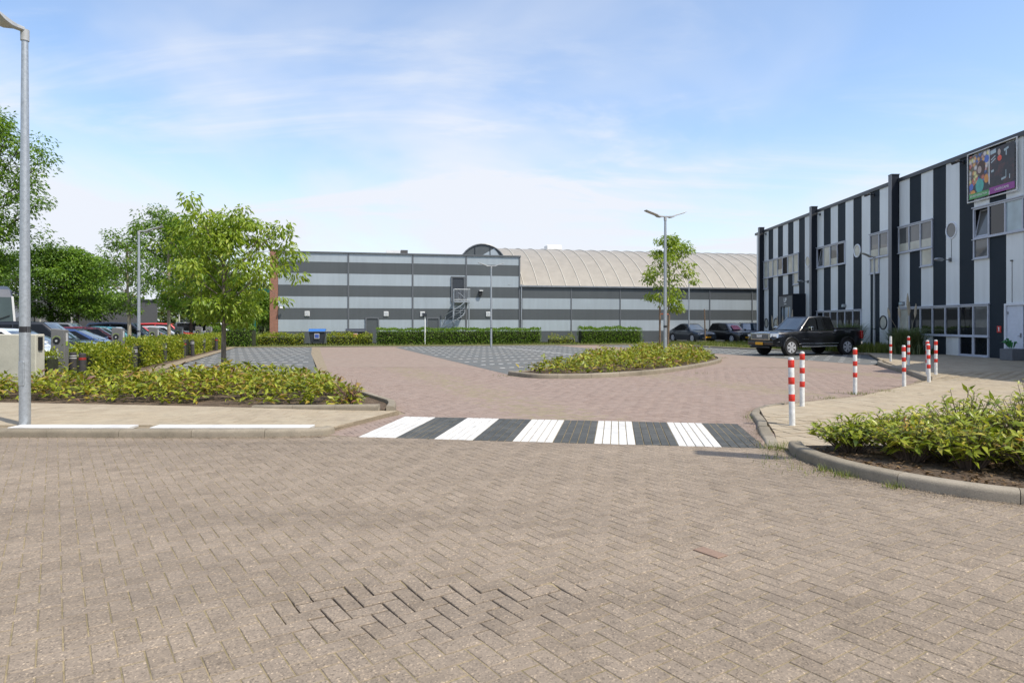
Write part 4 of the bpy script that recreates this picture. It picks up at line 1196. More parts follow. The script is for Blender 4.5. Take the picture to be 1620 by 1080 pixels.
# rounded dormer end rising behind the parapet
nA = 24; ca_, za_, ra_, y0_ = 17.35, 6.70, 2.20, 4.0
ringA = [(ca_ + ra_ * math.cos(a), za_ + ra_ * math.sin(a)) for a in np.linspace(-0.5, math.pi + 0.5, nA)]
mb = MB(); mb.add([(x, y0_, z) for x, z in ringA], [tuple(range(nA))[::-1]]); dm = mb.build('dormer_end', M['h_dark'], vault, fix=False)
mb = MB(); mb.add([(x, y, z) for y in (y0_, y0_ + 6.0) for x, z in ringA], [(k, k + 1, nA + k + 1, nA + k) for k in range(nA - 1)]); o = mb.build('dormer_roof', M['vault_sheet'], dm, fix=False); o.data.shade_smooth()
mb = MB(); mb.tube([(x, y0_ - 0.03, z) for x, z in ringA], 0.08, 6); mb.build('dormer_trim', M['trim_grey'], dm, smooth=True)
for x in (16.6, 18.0):
    z = za_ + math.sqrt(ra_ ** 2 - (x - ca_) ** 2); mb = MB(); mb.box((x, y0_ - 0.02, z / 2 + 3.2), (0.07, 0.06, z - 6.4)); mb.build('dormer_mullion', M['trim_dark'], dm)
mb = MB(); mb.add([(16.3, y0_ - 0.015, 7.3), (19.25, y0_ - 0.015, 7.3), (18.4, y0_ - 0.015, 8.55)], [(0, 1, 2)]); mb.build('dormer_light_panel', M['h_light'], dm, fix=False)
mb = MB(); mb.box((25.6, 10.0, 9.40), (1.6, 1.2, 0.5)); mb.build('roof_vent', M['white_paint'], vault, bevel=0.06)

# ------------------------------------------------------------------ street furniture
M['lens'] = glass('lens', (0.45, 0.44, 0.40), 0.15)
M['lamp_grey'] = flat('lamp_grey', (0.40, 0.41, 0.41), 0.45, grime=0.1)
M['band_black'] = flat('band_black', (0.02, 0.02, 0.022), 0.5)
def lamp(loc, h, r0, r1, heads, label, name='street_lamp', scale=1.0, group='slim galvanised street lamps', lean=0.0):
    t = empty(name, loc)
    tag(t, label, 'street lamp', group)
    mb = MB(); mb.tube([(lean * 0, 0, -0.1), (0, 0, 0.0), (0, 0, h * 0.3), (0, 0, h * 0.65), (0, 0, h)], [r0, r0, r0 * 0.86 + r1 * 0.14, (r0 + r1) / 2, r1], 16, True)
    p = mb.build('pole', M['galv'], t, smooth=True)
    mb = MB(); mb.tube([(0, 0, h - 0.14), (0, 0, h + 0.02)], r1 * 1.32, 14); mb.build('collar', M['lamp_grey'], p, smooth=True)
    mb = MB(); mb.box((0, -(r0 * 0.93), 0.75), (r0 * 1.1, 0.02, 0.35)); mb.build('service_door', M['galv'], p, bevel=0.004)
    mb = MB(); mb.tube([(0, 0, h * 0.235), (0, 0, h * 0.25)], r0 * 0.97, 14); mb.build('band', M['band_black'], p)
    for a in heads:
        ca = Matrix.Rotation(a, 3, 'Z')
        # neck dips slightly, the flat lamp wing rises outwards
        prof = [(0.02, 0.02, 0.045, 0.05), (0.12, 0.02, 0.05, 0.055), (0.22, 0.01, 0.10, 0.07), (0.32, 0.03, 0.13, 0.07), (0.40, 0.075, 0.135, 0.045), (0.85, 0.22, 0.135, 0.028), (0.88, 0.23, 0.11, 0.016)]
        vs_ = []; fs_ = []
        for x, z, w_, th in prof:
            x *= scale; z *= scale; w_ *= scale; th *= scale
            for yy, zz in ((-w_, -th / 2), (w_, -th / 2), (w_ * 0.92, th / 2), (-w_ * 0.92, th / 2)): vs_.append(ca @ Vector((x, yy, z + zz)) + Vector((0, 0, h)))
        for i in range(len(prof) - 1):
            for k in range(4): fs_.append((i * 4 + k, i * 4 + (k + 1) % 4, (i + 1) * 4 + (k + 1) % 4, (i + 1) * 4 + k))
        fs_.append((3, 2, 1, 0)); n_ = (len(prof) - 1) * 4; fs_.append((n_, n_ + 1, n_ + 2, n_ + 3))
        hd = MB().add(vs_, fs_).build('lamp_head', M['lamp_grey'], t, bevel=0.008)
        mb = MB(); e = Vector((math.cos(a), math.sin(a), 0))
        tl = Matrix.Rotation(a, 3, 'Z') @ Matrix.Rotation(-0.31, 3, 'Y')
        c = ca @ Vector((0.62 * scale, 0, 0.125 * scale)) + Vector((0, 0, h))
        mb.box(c, (0.36 * scale, 0.22 * scale, 0.012), rot=tl); mb.build('lens', M['lens'], hd)
    return t
lamp((-7.09, 9.66, 0.09), 5.72, 0.074, 0.042, [R(248)], 'tall galvanised street lamp on the left pavement, nearest the camera', scale=1.05)
lamp((-14.9, 26.5, 0.0), 5.25, 0.065, 0.042, [R(10)], 'street lamp rising from the charging-post hedge, single head to the right')
lamp((-1.38, 44.0, 0.0), 5.40, 0.068, 0.045, [R(190), R(10)], 'double-headed street lamp in the middle parking bays before the stair')
lamp((6.05, 26.2, 0.08), 5.70, 0.075, 0.045, [R(196), R(14)], 'double-headed street lamp standing in the round planting island')
lamp((19.7, 36.1, 0.05), 5.15, 0.068, 0.045, [R(195)], 'single-headed street lamp between the two pampas clumps before the striped hall', scale=0.9)
lamp((15.2, 57.0, 0.0), 5.6, 0.062, 0.042, [R(190)], 'street lamp in front of the black coupe car, its head hidden by the island tree')
lamp((6.4, 5.45, 0.07), 5.8, 0.075, 0.045, [R(165)], 'street lamp outside the picture on the right, seen by its shadow', scale=1.15)

M['concrete'] = flat('concrete', (0.46, 0.44, 0.36), 0.85, grime=0.12, scale=3.0, bumpy=0.2)
M['post_red'] = flat('post_red', (0.62, 0.032, 0.018), 0.4, grime=0.1)
M['post_white'] = flat('post_white', (0.70, 0.70, 0.67), 0.5, grime=0.2, scale=14)
def bollard(X, Y, label, lean=(0, 0), h=1.02, bands=3, z=None):
    z = right_h(X, Y) if z is None else z
    t = empty('bollard', (X, Y, z)); t.rotation_euler = (lean[0], lean[1], random.uniform(0, 3))
    tag(t, label, 'bollard', 'red and white steel bollards')
    mb = MB(); r_ = 0.043
    mb.tube([(0, 0, -0.12), (0, 0, h - 0.03), (0, 0, h - 0.008), (0, 0, h)], [r_, r_, r_ * 0.86, r_ * 0.45], 18); mb.build('pole', M['post_white'], t, smooth=True)
    for zt, zb in ((0.04, 0.155), (0.30, 0.405), (0.555, 0.66))[3 - bands:]:
        mb = MB(); mb.lathe([(r_ + 0.0008, h - zb), (r_ + 0.0022, h - zb + 0.003), (r_ + 0.0022, h - zt - 0.003), (r_ + 0.0008, h - zt)], seg=18); mb.build('band', M['post_red'], t, smooth=True)
    return t
bollard(4.21, 9.97, 'leaning red and white bollard at the pavement corner, nearest the camera', (0.02, 0.055))
bollard(5.40, 12.35, 'second red and white bollard, just behind the leaning one')
bollard(7.65, 14.8, 'red and white bollard with grass at its foot, in front of the pickup tail')
bollard(9.75, 16.5, 'red and white bollard at the edge of the brick lane before the curved kerb', (0, 0.012))
bollard(11.15, 17.75, 'front one of two overlapping bollards by the tip of the curved kerb', (0.0, -0.02))
bollard(12.05, 19.25, 'rear one of two overlapping bollards by the curved kerb')
bollard(12.42, 19.45, 'rightmost red and white bollard, standing at the shadow edge')
bollard(14.1, 23.6, 'red and white bollard in the shade behind the curved kerb, left of the pampas grass')
bollard(14.72, 25.8, 'mostly white bollard at the far end of the curved kerb', bands=2, h=0.98)

M['dark_post'] = flat('dark_post', (0.045, 0.042, 0.042), 0.75, grime=0.25, scale=9)
M['refl_white'] = flat('refl_white', (0.55, 0.55, 0.54), 0.35); M['refl_red'] = flat('refl_red', (0.30, 0.03, 0.02), 0.4)
def dark_post(X, Y, red, label, h=0.76):
    t = empty('parking_post', (X, Y, 0.03)); t.rotation_euler = (random.uniform(-.02, .02), random.uniform(-.02, .02), random.uniform(0, 3))
    tag(t, label, 'post', 'dark round posts along the hedge')
    mb = MB(); mb.tube([(0, 0, -0.1), (0, 0, h - 0.02), (0, 0, h)], [0.085, 0.085, 0.07], 16); mb.build('post', M['dark_post'], t, smooth=True)
    for z in ((h - 0.13,) if red else (h - 0.10, h - 0.16)):
        mb = MB(); mb.lathe([(0.0855, z - (0.05 if red else 0.013)), (0.0875, z - (0.048 if red else 0.011)), (0.0875, z + 0.011), (0.0855, z + 0.013)], seg=16); mb.build('reflector', M['refl_red'] if red else M['refl_white'], t, smooth=True)
dark_post(-12.0, 18.15, False, 'dark round post with white rings beside the first charger, nearest left')
dark_post(-11.36, 17.55, True, 'dark round post with red band, nearest of the hedge posts')
dark_post(-13.3, 23.0, True, 'dark post with red band half in the hedge near the second charger')
dark_post(-12.75, 22.4, False, 'dark post with white rings at the bay edge near the second charger')
dark_post(-13.98, 26.7, False, 'single dark post with white rings in front of the third charger')
dark_post(-15.12, 30.6, True, 'dark post with red band, left one of the fourth pair')
dark_post(-15.35, 31.9, False, 'dark post with white rings, right one of the fourth pair')
dark_post(-16.5, 35.5, False, 'dark post with white rings left of the bed tree trunk')
dark_post(-17.2, 38.6, True, 'farthest dark post, just left of the bed tree trunk')

M['charger'] = flat('charger', (0.15, 0.148, 0.142), 0.5, grime=0.06); M['lime'] = flat('lime', (0.30, 0.42, 0.05), 0.4)
def charger(X, Y, label):
    t = empty('charging_post', (X, Y, 0.0), R(6)); tag(t, label, 'charging post', 'grey electric charging posts in the hedge')
    mb = MB(); mb.add([(-.19, -.12, 0), (.15, -.12, 0), (.15, .10, 0), (-.19, .10, 0), (-.19, -.12, 1.44), (.15, -.12, 1.40), (.15, .10, 1.40), (-.19, .10, 1.44)], [(3, 2, 1, 0), (4, 5, 6, 7), (0, 1, 5, 4), (1, 2, 6, 5), (2, 3, 7, 6), (3, 0, 4, 7)])
    c = mb.build('cabinet', M['charger'], t, bevel=0.012)
    mb = MB(); n = 18; vs_ = []; fs_ = []
    for k in range(n + 1):
        a = R(20) + R(140) * k / n
        for rr in (0.098, 0.112): vs_.append((-0.04 + rr * math.cos(a), -0.124, 1.13 + rr * math.sin(a)))
    for k in range(n): fs_.append((2 * k, 2 * k + 1, 2 * k + 3, 2 * k + 2))
    mb.add(vs_, fs_); mb.build('light_arc', M['lime'], c, fix=False)
    mb = MB(); mb.lathe([(0.09, -0.012), (0.088, 0.0), (0.05, 0.006)], (-0.04, -0.122, 1.12), 'Y', 20); sk = mb.build('socket', M['black'], c)
    mb = MB(); mb.lathe([(0.028, -0.022), (0.026, 0.0)], (-0.04, -0.124, 1.11), 'Y', 12); mb.build('plug_face', M['refl_white'], sk)
    mb = MB(); mb.box((0.151, 0.0, 1.15), (0.006, 0.09, 0.34)); mb.build('label_strip', M['refl_white'], c)
    mb = MB(); mb.box((0.1515, 0.0, 1.04), (0.008, 0.092, 0.12)); mb.build('label_green', M['lime'], c)
    mb = MB()
    for k in range(7): mb.box((-0.02, -0.123, 0.66 + k * 0.034), (0.055, 0.004, 0.022))
    mb.build('lettering', M['refl_white'], c)
charger(-12.10, 17.8, 'first grey charging post, in front of the white car')
charger(-13.62, 23.0, 'second grey charging post beside a slim tree trunk')
charger(-15.03, 27.9, 'third grey charging post, right of the hedge lamp')
charger(-16.48, 32.9, 'fourth grey charging post, right of the slim trunk')
charger(-18.04, 38.3, 'fifth grey charging post before the white van')
charger(-19.06, 41.8, 'sixth and farthest grey charging post, left of the bed tree')

# concrete block wall with its end label
cw = empty('concrete_wall', (-13.4, 15.0, 0)); tag(cw, 'pale concrete retaining block wall behind the left street lamp', 'wall')
for k in range(3):
    mb = MB(); mb.box((1.75 - k * 2.0, 0, 0.665), (1.985, 0.30, 1.33)); mb.build('block', M['concrete'], cw, bevel=0.02)
mb = MB(); mb.box((2.75, -0.02, 1.12), (0.04, 0.12, 0.30)); mb.build('end_plate', M['black'], cw)

# slim white post with a sensor head before the long hedge
t = empty('sensor_post', (-6.63, 50.6, 0)); tag(t, 'slim white post with small camera head in front of the far hedge', 'post')
mb = MB(); mb.tube([(0, 0, -.1), (0, 0, 2.15)], 0.05, 10); mb.build('post', M['white_paint'], t, smooth=True)
mb = MB(); mb.box((-0.03, -0.02, 2.28), (0.34, 0.22, 0.26)); mb.build('camera_head', M['trim_dark'], t, bevel=0.02)
# waste containers
M['bin_dark'] = flat('bin_dark', (0.035, 0.04, 0.052), 0.5); M['bin_blue'] = flat('bin_blue', (0.03, 0.14, 0.42), 0.4); M['bin_sign'] = flat('bin_sign', (0.06, 0.11, 0.36), 0.4); M['bin_orange'] = flat('bin_orange', (0.62, 0.20, 0.09), 0.5)
def bin_(X, Y, lid, sign, label, w=1.25):
    t = empty('waste_container', (X, Y, 0.02), R(10)); tag(t, label, 'waste container')
    mb = MB(); a, b_ = w * 0.40, w * 0.5
    mb.add([(-a, -.36, .16), (a, -.36, .16), (a, .36, .16), (-a, .36, .16), (-b_, -.46, .98), (b_, -.46, .98), (b_, .46, .98), (-b_, .46, .98)], [(3, 2, 1, 0), (4, 5, 6, 7), (0, 1, 5, 4), (1, 2, 6, 5), (2, 3, 7, 6), (3, 0, 4, 7)])
    mb.build('body', M['bin_dark'], t, bevel=0.03, seg=2)
    vs_ = []; fs_ = []; n = 9
    for s_ in (-1, 1):
        for k in range(n):
            u_ = k / (n - 1); vs_.append((s_ * (b_ + 0.03), -0.5 + u_, 1.0 + 0.20 * math.sin(math.pi * min(1, u_ * 1.25 + 0.02) * 0.8)))
    for k in range(n - 1): fs_.append((k, k + 1, n + k + 1, n + k))
    fs_.append(tuple(range(n))); fs_.append(tuple(range(n, 2 * n))[::-1]); fs_.append((0, n, 2 * n - 1, n - 1))
    ld = MB().add(vs_, fs_).build('lid', lid, t)
    mb = MB(); mb.tube([(-b_, -0.50, 0.97), (b_, -0.50, 0.97)], 0.022, 6); mb.build('grip', M['bin_dark'], ld)
    mb = MB(); mb.box((0.0, -0.455, 0.66), (0.36, 0.02, 0.38)); mb.build('sign_board', M['refl_white'], t).rotation_euler = (0, 0, 0)
    mb = MB(); mb.box((0.0, -0.468, 0.66), (0.30, 0.01, 0.28)); mb.box((0.0, -0.475, 0.66), (0.12, 0.008, 0.14)); mb.build('sign_print', sign, t)
    for sx in (-1, 1):
        for sy in (-1, 1):
            mb = MB(); mb.lathe([(0.09, -0.02), (0.09, 0.02)], (sx * a * 0.85, sy * 0.28, 0.09), 'X', 12); mb.build('wheel', M['black'], t)
bin_(-14.62, 49.9, M['bin_blue'], M['bin_sign'], 'waste container with blue lid in a gap of the far hedge', 1.15)
bin_(-12.15, 51.6, M['bin_dark'], M['bin_orange'], 'waste container with dark lid and orange sign behind the far hedge', 1.45)

# planter by the white door
M['planter'] = flat('planter', (0.13, 0.14, 0.155), 0.7); M['leaf_plastic'] = flat('leaf_plastic', (0.03, 0.20, 0.05), 0.4)
t = empty('planter', (20.2, 26.7, 0.107)); tag(t, 'square grey planter with a green plant beside the white door', 'planter')
mb = MB(); mb.box((0, 0, 0.23), (0.68, 0.68, 0.46)); mb.build('pot', M['planter'], t, bevel=0.015)
mb = MB()
for k in range(16):
    a = random.uniform(0, 6.28); l = random.uniform(0.2, 0.42); r_ = random.uniform(0, .12); hh = random.uniform(0.22, 0.42)
    b0_ = Vector((r_ * math.cos(a) - 0.08, r_ * math.sin(a), 0.46)); b1_ = b0_ + Vector((l * 0.5 * math.cos(a) - .05, l * 0.5 * math.sin(a), hh)); b2_ = b1_ + Vector((l * 0.4 * math.cos(a), l * 0.4 * math.sin(a), -0.06))
    sd = Vector((-math.sin(a), math.cos(a), 0)) * 0.055
    mb.add([b0_, b1_ + sd, b2_, b1_ - sd], [(0, 1, 2, 3)])
mb.build('foliage', M['leaf_plastic'], t, fix=False)

# stakes by the young trees
M['stake'] = flat('stake', (0.17, 0.115, 0.075), 0.85, grime=0.3, scale=12); M['tie'] = flat('tie', (0.42, 0.10, 0.04), 0.6)
def stake(X, Y, h, label, band=False, lean=(0, 0)):
    t = empty('tree_stake', (X, Y, 0.06)); t.rotation_euler = (lean[0], lean[1], 0); tag(t, label, 'stake', 'wooden tree stakes')
    mb = MB(); mb.tube([(0, 0, -.1), (0, 0, h - 0.04), (0, 0, h)], [0.055, 0.05, 0.035], 9); mb.build('pole', M['stake'], t, smooth=True)
    if band:
        mb = MB(); mb.tube([(-0.02, 0, h - 0.42), (0.25, 0.05, h - 0.40), (0.45, 0.02, h - 0.44)], 0.045, 6); mb.build('tie', M['tie'], t)
stake(7.80, 35.0, 2.45, 'upright wooden stake with orange tie left of the island tree', True)
stake(8.05, 34.4, 2.0, 'slanting wooden stake in front of the island tree trunk', False, (0.0, 0.05))
stake(15.9, 54.6, 2.75, 'lone dark wooden stake between the two black cars', False, (0.0, -0.025))

# ------------------------------------------------------------------ things far to the left
M['far_dark'] = flat('far_dark', (0.075, 0.072, 0.075), 0.7); M['far_grey'] = flat('far_grey', (0.19, 0.185, 0.18), 0.7)
t = empty('low_grey_hall', (-50, 70, 0)); tag(t, 'low dark grey hall with an entrance canopy behind the left trees', 'building')
mb = MB(); mb.box((-12, 6, 2.2), (36.4, 12, 4.4)); mb.build('wall', M['far_dark'], t)
mb = MB(); mb.box((1.15, -0.15, 2.15), (2.4, 0.3, 4.3)); mb.build('light_panel', M['far_grey'], t)
mb = MB(); mb.add([(-4.5, -3.2, 2.0), (-.3, -3.2, 2.0), (-.3, 0, 3.2), (-4.5, 0, 3.2), (-4.5, -3.2, 1.85), (-.3, -3.2, 1.85), (-.3, 0, 1.85), (-4.5, 0, 1.85)], [(0, 1, 2, 3), (7, 6, 5, 4), (0, 4, 5, 1), (1, 5, 6, 2), (3, 2, 6, 7), (0, 3, 7, 4)]); cp = mb.build('canopy', M['trim_grey'], t)
for x in (-4.3, -3.0, -1.8, -0.5):
    mb = MB(); mb.box((x, -3.0, 0.93), (0.12, 0.12, 1.85)); mb.build('column', M['trim_dark'], cp)
mb = MB(); mb.box((-12, 6, 4.47), (36.7, 12.3, 0.14)); mb.build('roof_edge', M['trim_dark'], t)
M['far_white'] = flat('far_white', (0.45, 0.46, 0.46), 0.6)
t = empty('low_barrier', (-35, 60, 0)); tag(t, 'pale low barrier wall running behind the parked cars', 'barrier')
for k in range(9):
    mb = MB(); mb.box((-6.0 + k * 2.0, 0, 0.62), (1.97, 0.15, 1.15)); mb.build('panel', M['far_white'], t)
mb = MB(); mb.box((2, 0, 1.22), (18.0, 0.22, 0.06)); mb.build('rail', M['far_white'], t)
M['pole_cream'] = flat('pole_cream', (0.48, 0.46, 0.40), 0.6)
def far_pole(X, Y, h, label, arm=0.0):
    t = empty('lamp_post', (X, Y, 0)); tag(t, label, 'lamp post', 'pale lamp posts beyond the parked cars')
    pts = [(0, 0, 0), (0, 0, h - 0.4)]
    if arm: pts += [(arm * 0.15, 0, h - 0.1), (arm * 0.5, 0, h), (arm, 0, h + 0.06)]
    else: pts += [(0, 0, h)]
    mb = MB(); mb.tube(pts, [0.09] + [0.065] * (len(pts) - 1), 8); p = mb.build('pole', M['pole_cream'], t, smooth=True)
    mb = MB(); mb.box((arm if arm else 0, 0, h + 0.05), (0.55 if arm else 0.3, 0.2, 0.1)); mb.build('lamp_head', M['lamp_grey'], t)
far_pole(-38.5, 58.0, 5.6, 'old lamp post with bent arm in front of the low grey hall', 1.0)
far_pole(-47.2, 70 - 3.6, 2.4, 'short bent post before the low grey hall', 0.35)
far_pole(-46.1, 80, 4.7, 'pale post left of the pair behind the hedge lamp')
far_pole(-48.5, 85, 6.2, 'pale post just left of the hedge lamp')
far_pole(-48.9, 90, 4.3, 'thin pale post right of the hedge lamp, against the wood')
far_pole(-37.6, 75, 5.7, 'pale lamp post right of the slim trunk by the fourth charger')
far_pole(-33.5, 70, 3.0, 'short pale post near the white van')
M['teal_steel'] = flat('teal_steel', (0.03, 0.16, 0.13), 0.4)
t = empty('green_gantry', (-23.2, 62, 0)); tag(t, 'dark green steel beam and strut left of the brick pier', 'gantry')
mb = MB(); mb.box((0.3, 0, 4.72), (2.9, 0.4, 0.40)); mb.build('beam', M['teal_steel'], t)
mb = MB(); mb.tube([(-1.0, 0, 4.6), (-0.75, 0, 0)], 0.10, 8); mb.build('strut', M['teal_steel'], t)

# ------------------------------------------------------------------ vegetation
def foliage(name, stops, trans=0.35, rough=0.45, tint=(1, 1, 1)):
    m, nt, b, out = new_mat(name)
    r_ = piece_random(nt)
    big = noise(nt, pos(nt), 1.1, 3.0, 0.5)
    f = math_(nt, 'ADD', math_(nt, 'MULTIPLY', r_, 0.75), math_(nt, 'MULTIPLY', mapr(nt, big, 0.3, 0.7), 0.25))
    c = ramp(nt, f, stops)
    nt.links.new(c, b.inputs['Base Color'])
    b.inputs['Roughness'].default_value = rough; b.inputs['Specular IOR Level'].default_value = 0.4
    tr = nd(nt, 'ShaderNodeBsdfTranslucent')
    nt.links.new(mixc(nt, 1.0, c, (1.25, 1.25, 0.7), 'MULTIPLY'), tr.inputs['Color'])
    mx = nd(nt, 'ShaderNodeMixShader'); mx.inputs[0].default_value = trans
    nt.links.new(b.outputs[0], mx.inputs[1]); nt.links.new(tr.outputs[0], mx.inputs[2])
    nt.links.new(mx.outputs[0], out.inputs['Surface'])
    return m
M['leaf_young'] = foliage('leaf_young', [(0.0, (0.122, 0.204, 0.020)), (0.4, (0.220, 0.316, 0.030)), (0.8, (0.318, 0.397, 0.050)), (1.0, (0.393, 0.385, 0.075))], trans=0.42)
M['leaf_dark'] = foliage('leaf_dark', [(0.0, (0.051, 0.110, 0.016)), (0.5, (0.093, 0.175, 0.022)), (1.0, (0.162, 0.250, 0.040))], trans=0.4)
M['leaf_mid'] = foliage('leaf_mid', [(0.0, (0.068, 0.143, 0.016)), (0.5, (0.136, 0.245, 0.025)), (1.0, (0.232, 0.337, 0.050))], trans=0.42)
M['leaf_hedge'] = foliage('leaf_hedge', [(0.0, (0.097, 0.146, 0.012)), (0.4, (0.204, 0.260, 0.016)), (0.8, (0.319, 0.343, 0.026)), (0.95, (0.400, 0.280, 0.030)), (1.0, (0.360, 0.120, 0.030))])
M['leaf_shrub'] = foliage('leaf_shrub', [(0.0, (0.076, 0.106, 0.012)), (0.3, (0.171, 0.212, 0.016)), (0.6, (0.312, 0.350, 0.025)), (0.76, (0.360, 0.270, 0.040)), (0.86, (0.170, 0.075, 0.040)), (1.0, (0.120, 0.060, 0.045))], trans=0.25)
M['leaf_near'] = foliage('leaf_near', [(0.0, (0.106, 0.154, 0.016)), (0.35, (0.211, 0.265, 0.022)), (0.7, (0.359, 0.382, 0.040)), (0.88, (0.486, 0.403, 0.080)), (1.0, (0.400, 0.150, 0.050))], trans=0.3, rough=0.36)
M['leaf_wood'] = foliage('leaf_wood', [(0.0, (0.063, 0.091, 0.031)), (0.5, (0.105, 0.140, 0.048)), (1.0, (0.168, 0.203, 0.077))], trans=0.2)
M['blade'] = foliage('blade', [(0.0, (0.06, 0.10, 0.04)), (0.5, (0.13, 0.18, 0.075)), (1.0, (0.25, 0.26, 0.14))], trans=0.3)
M['blade_verge'] = foliage('blade_verge', [(0.0, (0.077, 0.112, 0.021)), (0.6, (0.154, 0.189, 0.031)), (1.0, (0.293, 0.252, 0.084))], trans=0.3)
M['plume'] = flat('plume', (0.44, 0.38, 0.28), 0.9, grime=0.2, scale=20)
def bark_mat(name, a, b_):
    m, nt, b, out = new_mat(name)
    p = pos(nt); mp = nd(nt, 'ShaderNodeMapping'); mp.inputs['Scale'].default_value = (18, 18, 4); nt.links.new(p, mp.inputs['Vector'])
    n1 = noise(nt, mp.outputs[0], 1.0, 6.0, 0.65)
    nt.links.new(ramp(nt, n1, [(0.3, a), (0.65, b_)]), b.inputs['Base Color']); b.inputs['Roughness'].default_value = 0.9
    bump(nt, b, n1, 0.5, 0.02)
    return m
M['bark'] = bark_mat('bark', (0.10, 0.08, 0.062), (0.24, 0.20, 0.155)); M['bark_dark'] = bark_mat('bark_dark', (0.05, 0.04, 0.032), (0.11, 0.09, 0.07)); M['bark_pale'] = bark_mat('bark_pale', (0.20, 0.165, 0.11), (0.36, 0.31, 0.22))
M['twig'] = flat('twig', (0.12, 0.085, 0.06), 0.9)

def unit(v):
    return v / np.maximum(1e-9, np.linalg.norm(v, axis=1, keepdims=True))
def leaf_arrays(C, D, L, W, fold=0.25, droop=0.2, rich=False, r=None):
    r = r or rng
    n = len(C)
    up = unit(r.normal(0, 0.35, (n, 3)) + np.array([0, 0, 1.0]))
    S = unit(np.cross(D, up)); N = np.cross(S, D)
    L = np.broadcast_to(L, (n,))[:, None]; W = np.broadcast_to(W, (n,))[:, None]
    base = C; tip = C + D * L - N * (droop * L)
    m_ = C + D * (0.48 * L) - N * (droop * 0.22 * L)
    l = m_ + S * (W / 2) + N * (fold * W); r2 = m_ - S * (W / 2) + N * (fold * W)
    if rich:
        v = np.stack([base, r2, m_, l, tip], 1).reshape(-1, 3)
        i = np.arange(n)[:, None] * 5
        t = np.concatenate([i + [0, 1, 2], i + [0, 2, 3], i + [1, 4, 2], i + [2, 4, 3]], 0)
    else:
        v = np.stack([base, r2, tip, l], 1).reshape(-1, 3)
        i = np.arange(n)[:, None] * 4
        t = np.concatenate([i + [0, 1, 2], i + [0, 2, 3]], 0)
    return v, t
def leaf_object(name, C, D, L, W, mat, parent=None, **kw):
    v, t = leaf_arrays(np.asarray(C, float), unit(np.asarray(D, float)), L, W, **kw)
    return link(name, np_mesh(name, v, t), mat, parent)

